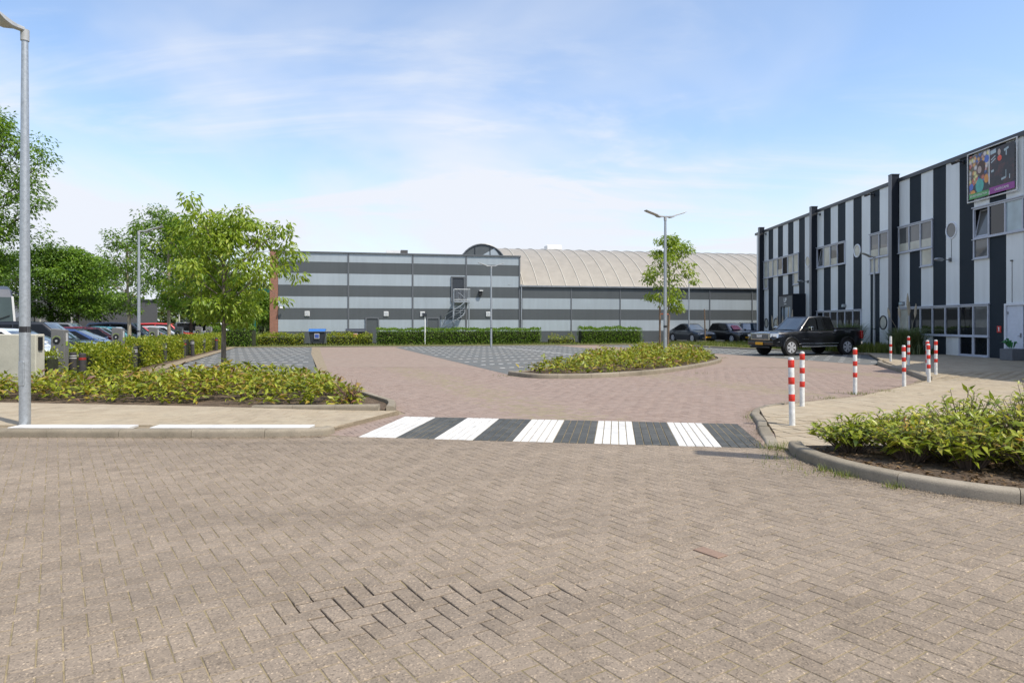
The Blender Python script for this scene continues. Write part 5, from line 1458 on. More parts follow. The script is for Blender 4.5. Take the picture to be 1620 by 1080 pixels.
def tree(loc, H, trunk_h, rx, label, seed, n1=13, sub=4, per=34, leaf=(0.17, 0.075), mat='leaf_mid', bark='bark', r0=0.09, cluster=0.34, droop=0.6, lean=(0, 0), group=None, top_bias=0.0, zc=0.52, name='tree', extra=0):
    r = np.random.default_rng(seed)
    t = empty(name, loc); tag(t, label, 'tree', group)
    tr = MB()
    npt = 9; path = []
    wob = r.normal(0, 0.035 * H / 6, (npt, 2)).cumsum(0)
    for i in range(npt):
        u_ = i / (npt - 1); path.append(Vector((wob[i, 0] * u_ + lean[0] * u_ * u_, wob[i, 1] * u_ + lean[1] * u_ * u_, -0.1 + u_ * (H * 0.9 + 0.1))))
    tr.tube(path, [r0 * (1 - 0.80 * (i / (npt - 1)) ** 0.9) * (1.25 if i == 0 else 1) for i in range(npt)], 9)
    def trunk_at(z):
        u_ = min(1, max(0, (z + 0.1) / (H * 0.9 + 0.1))) * (npt - 1); i = min(npt - 2, int(u_)); return path[i].lerp(path[i + 1], u_ - i)
    tips = []
    cz = trunk_h + (H - trunk_h) * zc; rz = (H - trunk_h) / 2
    for k in range(n1):
        u_ = (k + 0.5) / n1
        z0 = trunk_h * 0.85 + (H * 0.86 - trunk_h * 0.85) * u_
        az = k * 2.399 + r.uniform(-0.4, 0.4)
        el = R(15) + R(55) * u_ + r.uniform(-0.2, 0.2)
        zt = z0 + rx * 0.55 * math.sin(el)
        prof = math.sqrt(max(0.06, 1 - ((zt - cz) / (rz * 1.06)) ** 2))
        Lb = rx * prof * r.uniform(0.75, 1.12)
        a = trunk_at(z0)
        dv = Vector((math.cos(az) * math.cos(el), math.sin(az) * math.cos(el), math.sin(el)))
        b_ = a + dv * Lb * 0.5 + Vector((0, 0, -0.02 * Lb)); c = b_ + (dv + Vector((0, 0, 0.15))).normalized() * Lb * 0.5
        rb = r0 * 0.38 * (1 - 0.5 * u_)
        tr.tube([a, b_, c], [rb, rb * 0.6, rb * 0.25], 5)
        tips.append((c, dv, 1.0)); tips.append((a.lerp(b_, 0.9), dv, 0.7))
        for j in range(sub):
            s_ = r.uniform(0.25, 0.95); p0 = a.lerp(b_, s_ * 2) if s_ < 0.5 else b_.lerp(c, s_ * 2 - 1)
            dd = (dv + Vector(r.normal(0, 0.75, 3))).normalized(); ll = Lb * r.uniform(0.22, 0.48)
            p1 = p0 + dd * ll
            if p1.z < trunk_h * 0.9: p1.z = trunk_h * 0.9 + r.uniform(0, 0.3)
            tr.tube([p0, p1], [rb * 0.4, rb * 0.15], 4, False)
            tips.append((p1, dd, 1.0))
    tips.append((path[-1] + Vector((0, 0, H * 0.06)), Vector((0, 0, 1)), 1.0))
    for k in range(extra):
        a = r.normal(0, 1, 3); a /= np.linalg.norm(a); q = r.uniform(0.55, 1.0) ** 0.6
        tips.append((Vector((path[5].x + a[0] * rx * q, path[5].y + a[1] * rx * q, cz + a[2] * rz * q)), Vector(a), 1.0))
    o = tr.build('trunk', M[bark], t, smooth=True, fix=False)
    C = []; D = []
    for p, dd, s_ in tips:
        n = int(per * s_ * r.uniform(0.7, 1.25))
        off = unit(r.normal(0, 1, (n, 3))) * (r.uniform(0.15, 1, (n, 1)) ** 0.5) * cluster * r.uniform(0.7, 1.25) * np.array([1, 1, 0.62])
        C.append(np.array(p) + off)
        D.append(unit(unit(off) * np.array([1, 1, 0.4]) + r.normal(0, 0.35, (n, 3)) + np.array([0, 0, -droop])))
    C = np.concatenate(C); D = np.concatenate(D)
    L = r.uniform(0.7, 1.25, len(C)) * leaf[0]
    leaf_object('crown', C, D, L, L * leaf[1] / leaf[0], M[mat], t, r=r)
    return t
# the young tree in the left bed
tree((-8.1, 18.65, 0.05), 4.45, 1.65, 1.95, 'broad young tree growing from the left shrub bed', 19, n1=22, sub=6, per=50, leaf=(0.155, 0.062), mat='leaf_young', r0=0.085, cluster=0.30, droop=0.7, lean=(-0.05, 0), extra=16)
# tree in the island
tree((8.45, 36.0, 0.05), 6.15, 2.45, 1.85, 'young tree with loose crown in the round planting island', 23, n1=14, sub=4, per=44, leaf=(0.19, 0.08), mat='leaf_young', bark='bark_pale', r0=0.075, cluster=0.34, droop=0.6, extra=2)
# tall tree at the left edge
tree((-19.2, 24.0, 0), 9.6, 3.6, 2.1, 'tall tree cut by the left picture edge behind the street lamp', 31, n1=26, sub=6, per=64, leaf=(0.15, 0.062), mat='leaf_mid', bark='bark_dark', r0=0.15, cluster=0.5, droop=0.25, extra=46, zc=0.55)
row = 'trees standing among the parked cars'
tree((-15.9, 27.6, 0), 5.6, 2.3, 1.15, 'slim tree with pale trunk beside the second charger', 41, n1=14, sub=4, per=40, leaf=(0.13, 0.06), mat='leaf_mid', bark='bark_pale', r0=0.10, cluster=0.32, droop=0.3, group=row, extra=6)
tree((-15.9, 30.8, 0), 6.9, 2.7, 1.75, 'tree with slim trunk between third and fourth chargers', 43, n1=18, sub=5, per=52, leaf=(0.155, 0.07), mat='leaf_mid', bark='bark_pale', r0=0.10, cluster=0.42, droop=0.3, group=row, extra=24)
tree((-27.7, 40.0, 0), 6.1, 2.1, 2.5, 'bushy tree before the low grey hall entrance', 47, n1=18, sub=5, per=72, leaf=(0.19, 0.09), mat='leaf_dark', bark='bark_dark', r0=0.12, cluster=0.6, droop=0.3, group=row, extra=26)
tree((-26.2, 40.0, 0), 6.0, 2.2, 2.35, 'bushy tree right of the bent-arm lamp post', 53, n1=18, sub=5, per=72, leaf=(0.19, 0.09), mat='leaf_mid', bark='bark_dark', r0=0.12, cluster=0.6, droop=0.3, group=row, extra=30)
tree((-33.2, 42.0, 0), 6.3, 2.1, 2.6, 'yellowish bushy tree behind the coach', 59, n1=18, sub=5, per=72, leaf=(0.19, 0.09), mat='leaf_mid', bark='bark_dark', r0=0.12, cluster=0.6, droop=0.3, group=row, extra=30)
tree((-28.5, 46.0, 0), 5.6, 2.3, 2.0, 'small dark tree at the right end of the low grey hall', 61, n1=15, sub=4, per=64, leaf=(0.20, 0.09), mat='leaf_dark', bark='bark_dark', r0=0.11, cluster=0.55, droop=0.3, group=row, extra=18)
tree((-23.2, 48.0, 0), 8.2, 2.2, 3.0, 'large dark tree behind the young bed tree', 67, n1=20, sub=5, per=70, leaf=(0.22, 0.10), mat='leaf_dark', bark='bark_dark', r0=0.15, cluster=0.7, droop=0.3, group=row, extra=46)
tree((-24.5, 58.0, 0), 5.6, 1.6, 2.3, 'dark tree left of the brick pier', 71, n1=16, sub=4, per=40, leaf=(0.32, 0.14), mat='leaf_dark', bark='bark_dark', r0=0.13, cluster=0.65, droop=0.3, group=row, extra=30)
tree((-28.6, 62.0, 0), 7.0, 1.8, 2.6, 'dark tree behind the white van', 73, n1=16, sub=4, per=40, leaf=(0.34, 0.15), mat='leaf_dark', bark='bark_dark', r0=0.13, cluster=0.7, droop=0.3, group=row, extra=34)
tree((-27.0, 72.0, 0), 5.2, 1.6, 2.6, 'round tree far behind the brick pier', 79, n1=14, sub=4, per=36, leaf=(0.36, 0.16), mat='leaf_mid', bark='bark_dark', r0=0.13, cluster=0.75, droop=0.3, group=row, extra=30)

# far wood on the left
def wood(x0, x1, y0, y1, h, n, seed):
    r = np.random.default_rng(seed); C = []; D = []
    for k in range(n):
        X = r.uniform(x0, x1); Y = r.uniform(y0, y1); hh = h * r.uniform(0.72, 1.1); rr = hh * r.uniform(0.30, 0.5); m_ = 240
        off = unit(r.normal(0, 1, (m_, 3))) * (r.uniform(0.3, 1, (m_, 1)) ** 0.4)
        C.append(off * [rr, rr, hh * 0.5] + [X, Y, hh * 0.52]); D.append(off + r.normal(0, 0.5, (m_, 3)) + [0, 0, -0.2])
    C = np.concatenate(C); D = np.concatenate(D)
    return leaf_object('distant_wood', C, D, r.uniform(0.6, 1.2, len(C)), 0.55, M['leaf_wood'], None, r=r)
w_ = wood(-130, -36, 118, 165, 7.4, 130, 5); tag(w_, 'distant hazy wood behind the left car park', 'wood', kind='stuff')

# ---- hedges
def hedge(pts, width, h0, h1, label, seed, dens=420, leaf=(0.085, 0.05), mat='leaf_hedge', ragged=0.10, name='hedge', group='clipped hedges round the car park', gaps=0.0):
    r = np.random.default_rng(seed)
    t = empty(name, (pts[0][0], pts[0][1], 0)); tag(t, label, 'hedge', group)
    o_ = np.array([pts[0][0], pts[0][1], 0]); C = []; D = []; core = MB()
    for (a, b_) in zip(pts[:-1], pts[1:]):
        a = np.array([*a, 0.0]); b2 = np.array([*b_, 0.0]); d_ = b2 - a; L_ = np.linalg.norm(d_); d_ /= L_; nrm = np.array([-d_[1], d_[0], 0])
        area = L_ * (width + 2 * h1); n = int(area * dens)
        s_ = r.uniform(0, L_, n); q = r.uniform(0, 1, n)
        peri = np.array([h1, width, h1]); cum = np.cumsum(peri) / peri.sum()
        side = np.searchsorted(cum, q)
        top = h0 + (h1 - h0) * (0.5 + 0.5 * np.sin(s_ * 2.1 + seed)) * 0.5 + (h1 - h0) * 0.5 * (0.5 + 0.5 * np.sin(s_ * 5.3 + 2 * seed))
        z = np.where(side == 1, top + r.normal(0, ragged * 0.5, n), r.uniform(0.04, 1, n) * top)
        w_ = np.where(side == 0, -width / 2, np.where(side == 2, width / 2, r.uniform(-.5, .5, n) * width)) + r.normal(0, ragged * 0.6, n)
        P_ = a + d_ * s_[:, None] + nrm * w_[:, None]; P_[:, 2] = np.maximum(0.03, z)
        out_ = np.where((side == 1)[:, None], np.array([0, 0, 1.0]), nrm * np.sign(w_)[:, None])
        C.append(P_ - o_); D.append(out_ * 0.9 + r.normal(0, 0.6, (n, 3)) + [0, 0, 0.15])
        c = (a + b2) / 2 - o_
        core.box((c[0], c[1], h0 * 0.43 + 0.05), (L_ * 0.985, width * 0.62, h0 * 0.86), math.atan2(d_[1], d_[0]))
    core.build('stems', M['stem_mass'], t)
    C = np.concatenate(C); D = np.concatenate(D); L = r.uniform(0.7, 1.35, len(C)) * leaf[0]
    leaf_object('foliage', C, D, L, L * leaf[1] / leaf[0], M[mat], t, r=r)
    return t
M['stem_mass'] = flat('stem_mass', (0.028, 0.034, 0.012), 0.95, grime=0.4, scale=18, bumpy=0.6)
hl = lambda Y, o=0.0: (-11.5 - 0.29 * (Y - 17.1) - o, Y)
hedge([(-16.2, 16.1), (-11.55, 16.75)], 0.8, 0.72, 0.92, 'leafy hedge between the concrete wall and the first charger', 3, 520, ragged=0.13)
hedge([hl(18.3, .25), hl(22.0, .25)], 0.95, 0.68, 0.9, 'bright green hedge between the first and second pair of dark posts', 4, 520, ragged=0.13)
hedge([hl(23.3, .2), hl(26.3, .2)], 0.9, 0.82, 0.98, 'hedge between the second charger and the single dark post', 5, 420, ragged=0.12)
hedge([hl(27.2, .2), hl(30.2, .2)], 0.9, 0.82, 0.98, 'hedge between the single dark post and the fourth pair', 6, 380, ragged=0.12)
hedge([hl(32.2, .2), hl(35.2, .2)], 0.9, 0.82, 0.98, 'reddish tipped hedge before the fifth charger', 7, 340, ragged=0.12)
hedge([hl(35.8, .2), hl(38.2, .2)], 0.9, 0.8, 0.95, 'short hedge piece left of the bed tree trunk', 8, 320, ragged=0.12)
hedge([hl(39.0, .1), hl(42.6, .1)], 0.9, 0.8, 0.95, 'hedge end turning towards the far hedge', 9, 300, ragged=0.12)
hedge([(-21.0, 46.2), (-18.0, 46.4)], 1.2, 1.25, 1.5, 'tall dark green hedge behind the bed tree', 10, 260, (0.11, 0.065), 'leaf_mid', 0.14)
hedge([(-18.9, 48.6), (-15.45, 49.3)], 1.0, 0.62, 0.85, 'low hedge in front of the brick pier', 11, 260, (0.11, 0.065), 'leaf_hedge', 0.16)
hedge([(-13.85, 49.6), (-10.6, 50.4)], 1.0, 0.62, 0.85, 'low hedge between the waste containers and the ground door', 12, 260, (0.11, 0.065), 'leaf_hedge', 0.16)
hedge([(-10.3, 50.5), (-4.2, 51.7), (2.2, 53.0)], 1.1, 1.08, 1.2, 'long clipped hedge in front of the outside stair', 13, 280, (0.11, 0.065), 'leaf_mid', 0.09)
hedge([(5.4, 53.2), (10.4, 54.2)], 1.1, 1.12, 1.32, 'clipped hedge before the vaulted hall', 14, 280, (0.11, 0.065), 'leaf_mid', 0.09)
hedge([(2.9, 53.0), (5.0, 53.2)], 0.8, 0.35, 0.75, 'gappy low shrubs between the two clipped hedges', 15, 150, (0.11, 0.06), 'leaf_hedge', 0.22)

# ---- shrub beds seen as one mass
def bed_mass(name, poly, base_z, h, dens, leaf, label, seed, mat, hole=None, edge=0.45, per=(7, 11), thin=None):
    r = np.random.default_rng(seed)
    xs = [p[0] for p in poly]; ys = [p[1] for p in poly]; C = []; D = []; stems = MB()
    n = int((max(xs) - min(xs)) * (max(ys) - min(ys)) * dens)
    P_ = np.stack([r.uniform(min(xs), max(xs), n), r.uniform(min(ys), max(ys), n)], 1)
    for X, Y in P_:
        if not inside((X, Y), poly): continue
        dmin = min(seg_dist((X, Y), poly[i], poly[(i + 1) % len(poly)]) for i in range(len(poly)))
        wave = 0.5 + 0.25 * math.sin(X * 2.3 + seed) + 0.25 * math.sin(Y * 2.9 + X * 1.1)
        if wave < 0.16 and r.random() < 0.6: continue
        hh = h * min(1, 0.35 + dmin / edge * 0.65) * (0.62 + 0.45 * wave) * r.uniform(0.72, 1.15)
        k = int(r.integers(*per)); az = r.uniform(0, 6.28, k)
        lv = np.sort(r.uniform(0.35, 1.0, k))
        el = np.where(lv > 0.85, r.uniform(0.3, 1.1, k), r.uniform(-0.35, 0.6, k))
        lean = r.normal(0, 0.10, 2)
        c = np.stack([X + lean[0] * lv, Y + lean[1] * lv, base_z + hh * lv], 1)
        dd = np.stack([np.cos(az) * np.cos(el), np.sin(az) * np.cos(el), np.sin(el)], 1)
        C.append(c + dd * 0.015); D.append(dd)
    C = np.concatenate(C); D = np.concatenate(D); L = r.uniform(0.6, 1.25, len(C)) * leaf[0]
    o = leaf_object(name, C, D, L, L * leaf[1] / leaf[0], M[mat], None, rich=True, droop=0.3, fold=0.18, r=r)
    tag(o, label, 'shrubs', kind='stuff')
    return o
def seg_dist(p, a, b_):
    ax_, ay_ = b_[0] - a[0], b_[1] - a[1]; l2 = ax_ * ax_ + ay_ * ay_
    t = max(0, min(1, ((p[0] - a[0]) * ax_ + (p[1] - a[1]) * ay_) / max(1e-9, l2)))
    return math.hypot(p[0] - a[0] - t * ax_, p[1] - a[1] - t * ay_)
bed_mass('shrub_bed', [(-15.0, 13.1), (-9.66, 12.75), (-3.6, 11.95), (-2.75, 11.85), (-2.75, 12.4), (-3.6, 14.0), (-5.1, 17.0), (-5.6, 17.5), (-8.4, 17.4), (-9.4, 15.6), (-11.0, 14.7), (-15.6, 14.5)], 0.07, 0.50, 40, (0.15, 0.058), 'mass of yellow-green evergreen shrubs filling the left bed', 17, 'leaf_shrub')
bed_mass('shrub_bed', [(0.35, 20.4), (1.1, 19.35), (2.2, 19.5), (3.6, 20.4), (5.1, 22.0), (6.8, 24.6), (8.3, 27.5), (9.0, 30.2), (9.0, 33.0), (8.5, 35.2), (7.5, 35.9), (6.4, 34.7), (4.7, 29.3), (3.5, 29.4), (2.5, 25.6), (1.9, 22.9)], 0.08, 0.50, 26, (0.17, 0.065), 'mass of low evergreen shrubs in the round planting island', 19, 'leaf_shrub', per=(6, 10))

# ---- shrubs in the bed at the right, one by one
def shrub(loc, h, rad, label, seed, stems=34):
    r = np.random.default_rng(seed)
    t = empty('evergreen_shrub', (loc[0], loc[1], 0.07)); tag(t, label, 'shrub', 'glossy evergreen shrubs in the right bed')
    st_ = MB(); C = []; D = []; Ls = []
    for k in range(stems):
        a = r.uniform(0, 6.28); q = math.sqrt(r.uniform(0, 1)); bx_, by_ = 0.12 * q * math.cos(a), 0.12 * q * math.sin(a)
        hh = h * (1 - 0.42 * q * q) * r.uniform(0.72, 1.08)
        tip = Vector((rad * q * math.cos(a), rad * q * math.sin(a), hh)); mid = Vector((bx_, by_, 0)).lerp(tip, 0.5) + Vector((0, 0, 0.06))
        st_.tube([(bx_, by_, 0), mid, tip], [0.007, 0.005, 0.003], 4, False)
        n = int(r.integers(8, 12))
        for j in range(n):
            u_ = 1 - (j / n) ** 1.1 * 0.78
            p = mid.lerp(tip, (u_ - 0.5) * 2) if u_ > 0.5 else Vector((bx_, by_, 0)).lerp(mid, u_ * 2)
            az = j * 2.2 + r.uniform(-.4, .4); el = r.uniform(0.25, 1.1) if u_ > 0.88 else r.uniform(-0.35, 0.6)
            C.append(p); D.append((math.cos(az) * math.cos(el), math.sin(az) * math.cos(el), math.sin(el))); Ls.append(r.uniform(0.06, 0.15) * (0.75 if u_ > 0.93 else 1))
    st_.build('stems', M['twig'], t, fix=False)
    L = np.array(Ls)
    leaf_object('foliage', np.array([tuple(c) for c in C]), np.array(D), L, L * 0.36, M['leaf_near'], t, rich=True, droop=0.32, fold=0.16, r=r)
near = [((3.95, 7.75), .40, .34, 'small shrub at the pointed left tip of the right bed'), ((4.35, 7.25), .46, .36, 'low shrub just behind the kerb bend in the right bed'),
        ((4.62, 7.95), .45, .40, 'shrub with reddish tips at the back left of the right bed'), ((4.95, 7.35), .52, .40, 'shrub in the middle left of the right bed'),
        ((4.72, 6.85), .42, .34, 'shrub overhanging bare soil near the front kerb'), ((5.35, 7.85), .62, .42, 'taller shrub at the back middle of the right bed'),
        ((5.45, 7.05), .60, .42, 'full leafy shrub in the middle of the right bed'), ((5.15, 6.42), .40, .32, 'low front shrub with drooping yellow leaves'),
        ((5.95, 7.5), .74, .42, 'tallest shrub with one upright leafy shoot'), ((5.85, 6.6), .55, .42, 'shrub at the right front of the bed'),
        ((6.55, 7.75), .62, .44, 'shrub at the right edge of the picture, back row'), ((6.45, 6.95), .60, .44, 'shrub at the right edge of the picture, front row'),
        ((5.6, 6.05), .36, .30, 'small dark shrub by the front kerb at the right edge'), ((6.2, 6.1), .42, .34, 'shrub just outside the right picture edge')]
for k, (p, h, rad, lab) in enumerate(near): shrub(p, h * (1.12 if k > 2 else 1.0), rad * 1.3, lab, 200 + k, 80)

# dry leaves and twigs on the bare soil of the right bed
r_ = np.random.default_rng(77); n = 1100
lx = np.stack([r_.uniform(3.5, 6.6, n), r_.uniform(5.6, 8.0, n)], 1); keep = np.array([inside((a, b_), bed_r) for a, b_ in lx]); lx = lx[keep]
dd = np.stack([r_.normal(0, 1, len(lx)), r_.normal(0, 1, len(lx)), r_.normal(0, .12, len(lx))], 1)
M['dry_leaf'] = foliage('dry_leaf', [(0.0, (0.06, 0.035, 0.02)), (0.5, (0.13, 0.08, 0.04)), (1.0, (0.25, 0.16, 0.07))], trans=0.1, rough=0.8)
o = leaf_object('leaf_litter', np.column_stack([lx, np.full(len(lx), 0.085)]), dd, r_.uniform(0.04, 0.10, len(lx)), 0.028, M['dry_leaf'], None, r=r_); tag(o, 'dry fallen leaves on the soil of the right bed', 'leaves', kind='stuff')
# bare twigs at the tip of the left bed
t = empty('bare_shrub', (-2.95, 12.2, 0.07)); tag(t, 'leafless brown shrub at the right tip of the left bed', 'shrub')
mb = MB()
for k in range(26):
    a = random.uniform(0, 6.28); q = random.uniform(.05, .34); h_ = random.uniform(.22, .42)
    p1 = Vector((q * .4 * math.cos(a), q * .4 * math.sin(a), h_ * .5)); p2 = Vector((q * math.cos(a), q * math.sin(a), h_)); mb.tube([(0, 0, 0), p1, p2], [.008, .006, .003], 4, False)
    for j in range(3): mb.tube([p1.lerp(p2, .3 + .3 * j), p1.lerp(p2, .3 + .3 * j) + Vector((random.uniform(-.08, .08), random.uniform(-.08, .08), .07))], [.004, .002], 4, False)
M['bare_twig'] = flat('bare_twig', (0.17, 0.10, 0.075), 0.9)
mb.build('twigs', M['bare_twig'], t, fix=False)

# ---- grasses
def blades(C, H, spread, w, r, seg=3):
    n = len(C); az = r.uniform(0, 6.28, n); out_ = np.stack([np.cos(az), np.sin(az), np.zeros(n)], 1) * (spread * r.uniform(0.3, 1.0, n))[:, None]
    S = np.stack([-np.sin(az), np.cos(az), np.zeros(n)], 1) * w / 2; vs_ = []
    for i in range(seg + 1):
        u_ = i / seg; hgt = H * (u_ - 0.45 * u_ ** 2.4 * (spread / (spread + 0.25)))
        c = C + out_ * (u_ ** 1.6) + np.stack([np.zeros(n), np.zeros(n), hgt], 1); k = (1 - u_) * 0.85 + 0.08
        vs_ += [c - S * k, c + S * k]
    V = np.stack(vs_, 1).reshape(-1, 3); m_ = 2 * (seg + 1); i = np.arange(n)[:, None] * m_
    q = np.concatenate([i + [2 * j, 2 * j + 1, 2 * j + 3, 2 * j + 2] for j in range(seg)], 0)
    return V, q
def grass_patch(name, poly, dens, H, w, label, seed, mat='blade_verge', z=0.06, test=None):
    r = np.random.default_rng(seed); xs = [p[0] for p in poly]; ys = [p[1] for p in poly]
    n = int((max(xs) - min(xs)) * (max(ys) - min(ys)) * dens); P_ = np.stack([r.uniform(min(xs), max(xs), n), r.uniform(min(ys), max(ys), n)], 1)
    P_ = P_[[inside(tuple(p), poly) for p in P_]]
    patch = np.sin(P_[:, 0] * 1.7 + seed) * np.sin(P_[:, 1] * 1.3) * 0.5 + 0.5
    P_ = P_[r.uniform(0, 1, len(P_)) < 0.35 + 0.65 * patch]
    C = np.column_stack([P_, np.full(len(P_), z)])
    V, q = blades(C, H * r.uniform(0.5, 1.3, len(C)), 0.10, w, r, 2)
    o = link(name, np_mesh(name, V, None, q), M[mat]); tag(o, label, 'grass', kind='stuff'); return o
grass_patch('verge_grass', [(11.8, 49.6), (15.1, 40.4), (18.2, 34.4), (20.9, 32.3), (21.5, 31.2), (21.5, 55), (11.5, 53.5)], 95, 0.24, 0.025, 'rough grass on the verge along the striped hall and parked cars', 5)
grass_patch('verge_grass', [(18.3, 34.3), (20.9, 32.2), (21.55, 31.0), (21.55, 46), (17.5, 46), (17.0, 37)], 260, 0.5, 0.05, 'dense green ground cover at the foot of the striped hall', 6)
grass_patch('hedge_foot_grass', [(-19.4, 44.6), (-13.4, 45.8), (-7.6, 47.4), (3.2, 49.8), (10.9, 51.3), (11.2, 52.4), (3, 54.0), (-19.4, 50.0)], 34, 0.17, 0.03, 'thin weeds and grass along the far hedge foot', 8, z=0.02)
# weeds in the gutter of the right bed, at the bollard and in the joints
r_ = np.random.default_rng(9); C = []
for (x, y, s_, n) in [(3.28, 8.25, .10, 120), (3.45, 8.42, .12, 120), (3.38, 6.78, .06, 90), (3.30, 7.05, .05, 60), (3.62, 6.30, .05, 60), (3.05, 7.7, .10, 40), (2.9, 7.3, .14, 36), (3.1, 6.9, .12, 36), (7.65, 14.75, .16, 160), (8.6, 15.4, .15, 90), (6.6, 13.85, .12, 60), (5.4, 12.85, .12, 50), (-0.2, 19.9, .2, 60), (9.6, 30.5, .2, 60), (5.9, 20.9, .14, 30), (3.95, 11.0, .06, 24), (-2.2, 11.2, .07, 20)]:
    p = r_.normal(0, s_, (n, 2)) + [x, y]; C.append(np.column_stack([p, np.array([max(0.0, right_h(a, b_) - 0.012 if inside((a, b_), pav_r) else 0.0) for a, b_ in p])]))
C = np.concatenate(C)
V, q = blades(C, r_.uniform(0.02, 0.085, len(C)), 0.05, 0.008, r_, 2)
o = link('joint_weeds', np_mesh('joint_weeds', V, None, q), M['blade_verge']); tag(o, 'small weeds growing from kerb gutters and paving joints', 'weeds', kind='stuff')

def pampas(loc, H, spread, label, seed, plumes=()):
    r = np.random.default_rng(seed); t = empty('pampas_grass', loc); tag(t, label, 'ornamental grass', 'pampas grass clumps before the striped hall')
    C = r.normal(0, 0.25, (1500, 3)) * [1, 1, 0]
    V, q = blades(C, H * r.uniform(0.55, 1.1, 1500), spread, 0.045, r, 6)
    link('foliage', np_mesh('foliage', V, None, q), M['blade'], t)
    for k, (dx, dy, h, ln) in enumerate(plumes):
        mb = MB(); top = Vector((dx, dy, h)); mb.tube([(dx * .2, dy * .2, .3), (dx * .6, dy * .6, h * .6), tuple(top * 1.0 - Vector((dx * .1, dy * .1, ln * .9)))], [.008, .007, .006], 5)
        b_ = top - Vector((dx * .12, dy * .12, ln)); mb.tube([b_, b_.lerp(top, .3), b_.lerp(top, .7), top], [.02, .065, .05, .01], 8); mb.build('plume', M['plume'], t, smooth=True)
pampas((19.3, 32.4, 0.07), 2.0, 1.3, 'pampas clump with tall beige plumes before the ground-floor windows', 3, [(-.1, -.2, 3.0, .8), (.15, .1, 2.6, .7), (.3, -.2, 2.5, .7), (-.9, .1, 2.3, .5), (-.3, .2, 2.4, .6)])
pampas((19.5, 38.4, 0.07), 2.35, 1.3, 'wide pampas clump behind the pickup tail', 4)
pampas((18.6, 45.6, 0.07), 1.1, 0.7, 'small pampas clump with upright cream plumes at the entrance portal', 6, [(-.75, 0, 2.1, 1.0), (-.35, .1, 2.1, 1.0), (.0, 0, 2.1, 1.0), (.45, .1, 2.7, 1.3), (.6, -.2, 2.5, 1.1)])

# ---- sand and grit washed along the kerbs
M['grit'] = foliage('grit', [(0.0, (0.17, 0.13, 0.09)), (0.5, (0.27, 0.215, 0.15)), (1.0, (0.34, 0.28, 0.20))], trans=0.0, rough=0.95)
def grit(paths, n, label, seed, reach=0.16, z=0.0, size=(0.004, 0.014)):
    r = np.random.default_rng(seed); C = []
    for pts, side in paths:
        P_ = smooth_path(pts)
        for k in range(n):
            i = int(r.integers(0, len(P_) - 1)); p = P_[i].lerp(P_[i + 1], r.random()); t_ = (P_[i + 1] - P_[i]).normalized(); q = Vector((-t_.y, t_.x)) * side
            dd_ = abs(r.normal(0, reach)); C.append((p.x + q.x * dd_, p.y + q.y * dd_, z + 0.004 + (road_s(p.x, p.y) if p.y < 9 else 0.004)))
    C = np.array(C); dv = np.stack([r.normal(0, 1, len(C)), r.normal(0, 1, len(C)), r.normal(0, 0.15, len(C))], 1)
    L = r.uniform(*size, len(C)); o = leaf_object('kerb_grit', C, dv, L, L * 0.8, M['grit'], None, r=r, droop=0.0); tag(o, label, 'grit', kind='stuff')
grit([(bed_r_front, -1)], 5200, 'sand and crumbs washed along the right bed kerb', 61, 0.15)
grit([([(-13.0, 9.15), (-8.0, 9.13), (-4.6, 9.11), (-3.2, 9.14), (-2.6, 9.24)], -1)], 3000, 'sand along the foot of the left kerb', 62, 0.045)
grit([([(3.2, 8.4), (3.45, 9.2), (3.6, 9.75), (3.85, 10.6), (4.1, 11.45), (4.55, 12.2)], 1)], 2600, 'sand blown against the rounded pavement corner', 63, 0.10)
grit([([(5.1, 12.7), (6.2, 13.5), (7.4, 14.2), (10.4, 17.2), (11.3, 18.2)], 1)], 2600, 'sand along the flush pavement edge by the bollards', 64, 0.12)

# ------------------------------------------------------------------ vehicles
def paint(name, color, metal=0.0, rough=0.3):
    m, nt, b, out = new_mat(name)
    n1 = noise(nt, pos(nt), 2.5, 4.0, 0.6)
    c = ramp(nt, n1, [(0.3, tuple(x * 0.88 for x in color)), (0.7, tuple(min(1, x * 1.08) for x in color))])
    nt.links.new(c, b.inputs['Base Color'])
    b.inputs['Metallic'].default_value = metal; b.inputs['Roughness'].default_value = rough
    b.inputs['Coat Weight'].default_value = 0.9; b.inputs['Coat Roughness'].default_value = 0.04
    return m
PAINT = {k: paint('paint_' + k, c) for k, c in dict(black=(0.004, 0.0045, 0.006), navy=(0.012, 0.02, 0.045), blue=(0.02, 0.05, 0.16), maroon=(0.13, 0.012, 0.022), teal=(0.06, 0.26, 0.32), red=(0.50, 0.03, 0.03), white=(0.72, 0.74, 0.76), silver=(0.42, 0.45, 0.48), grey=(0.12, 0.13, 0.14), darkgreen=(0.01, 0.06, 0.04), night=(0.006, 0.012, 0.022)).items()}
M['tyre'] = flat('tyre', (0.016, 0.016, 0.017), 0.85); M['alloy'] = flat('alloy', (0.66, 0.67, 0.69), 0.3, metal=0.35, grime=0.06); M['chrome'] = flat('chrome', (0.68, 0.69, 0.71), 0.12, metal=1.0, grime=0.04)
M['trim_black'] = flat('trim_black', (0.014, 0.014, 0.015), 0.55); M['plate'] = flat('plate', (0.72, 0.36, 0.02), 0.4); M['tail'] = flat('tail', (0.32, 0.012, 0.012), 0.2); M['headlamp'] = glass('headlamp', (0.55, 0.58, 0.62), 0.06, 0.7)
M['underbody'] = flat('underbody', (0.008, 0.008, 0.008), 0.9)
M['pink_cloth'] = flat('pink_cloth', (0.50, 0.16, 0.22), 0.8, grime=0.4, scale=14)

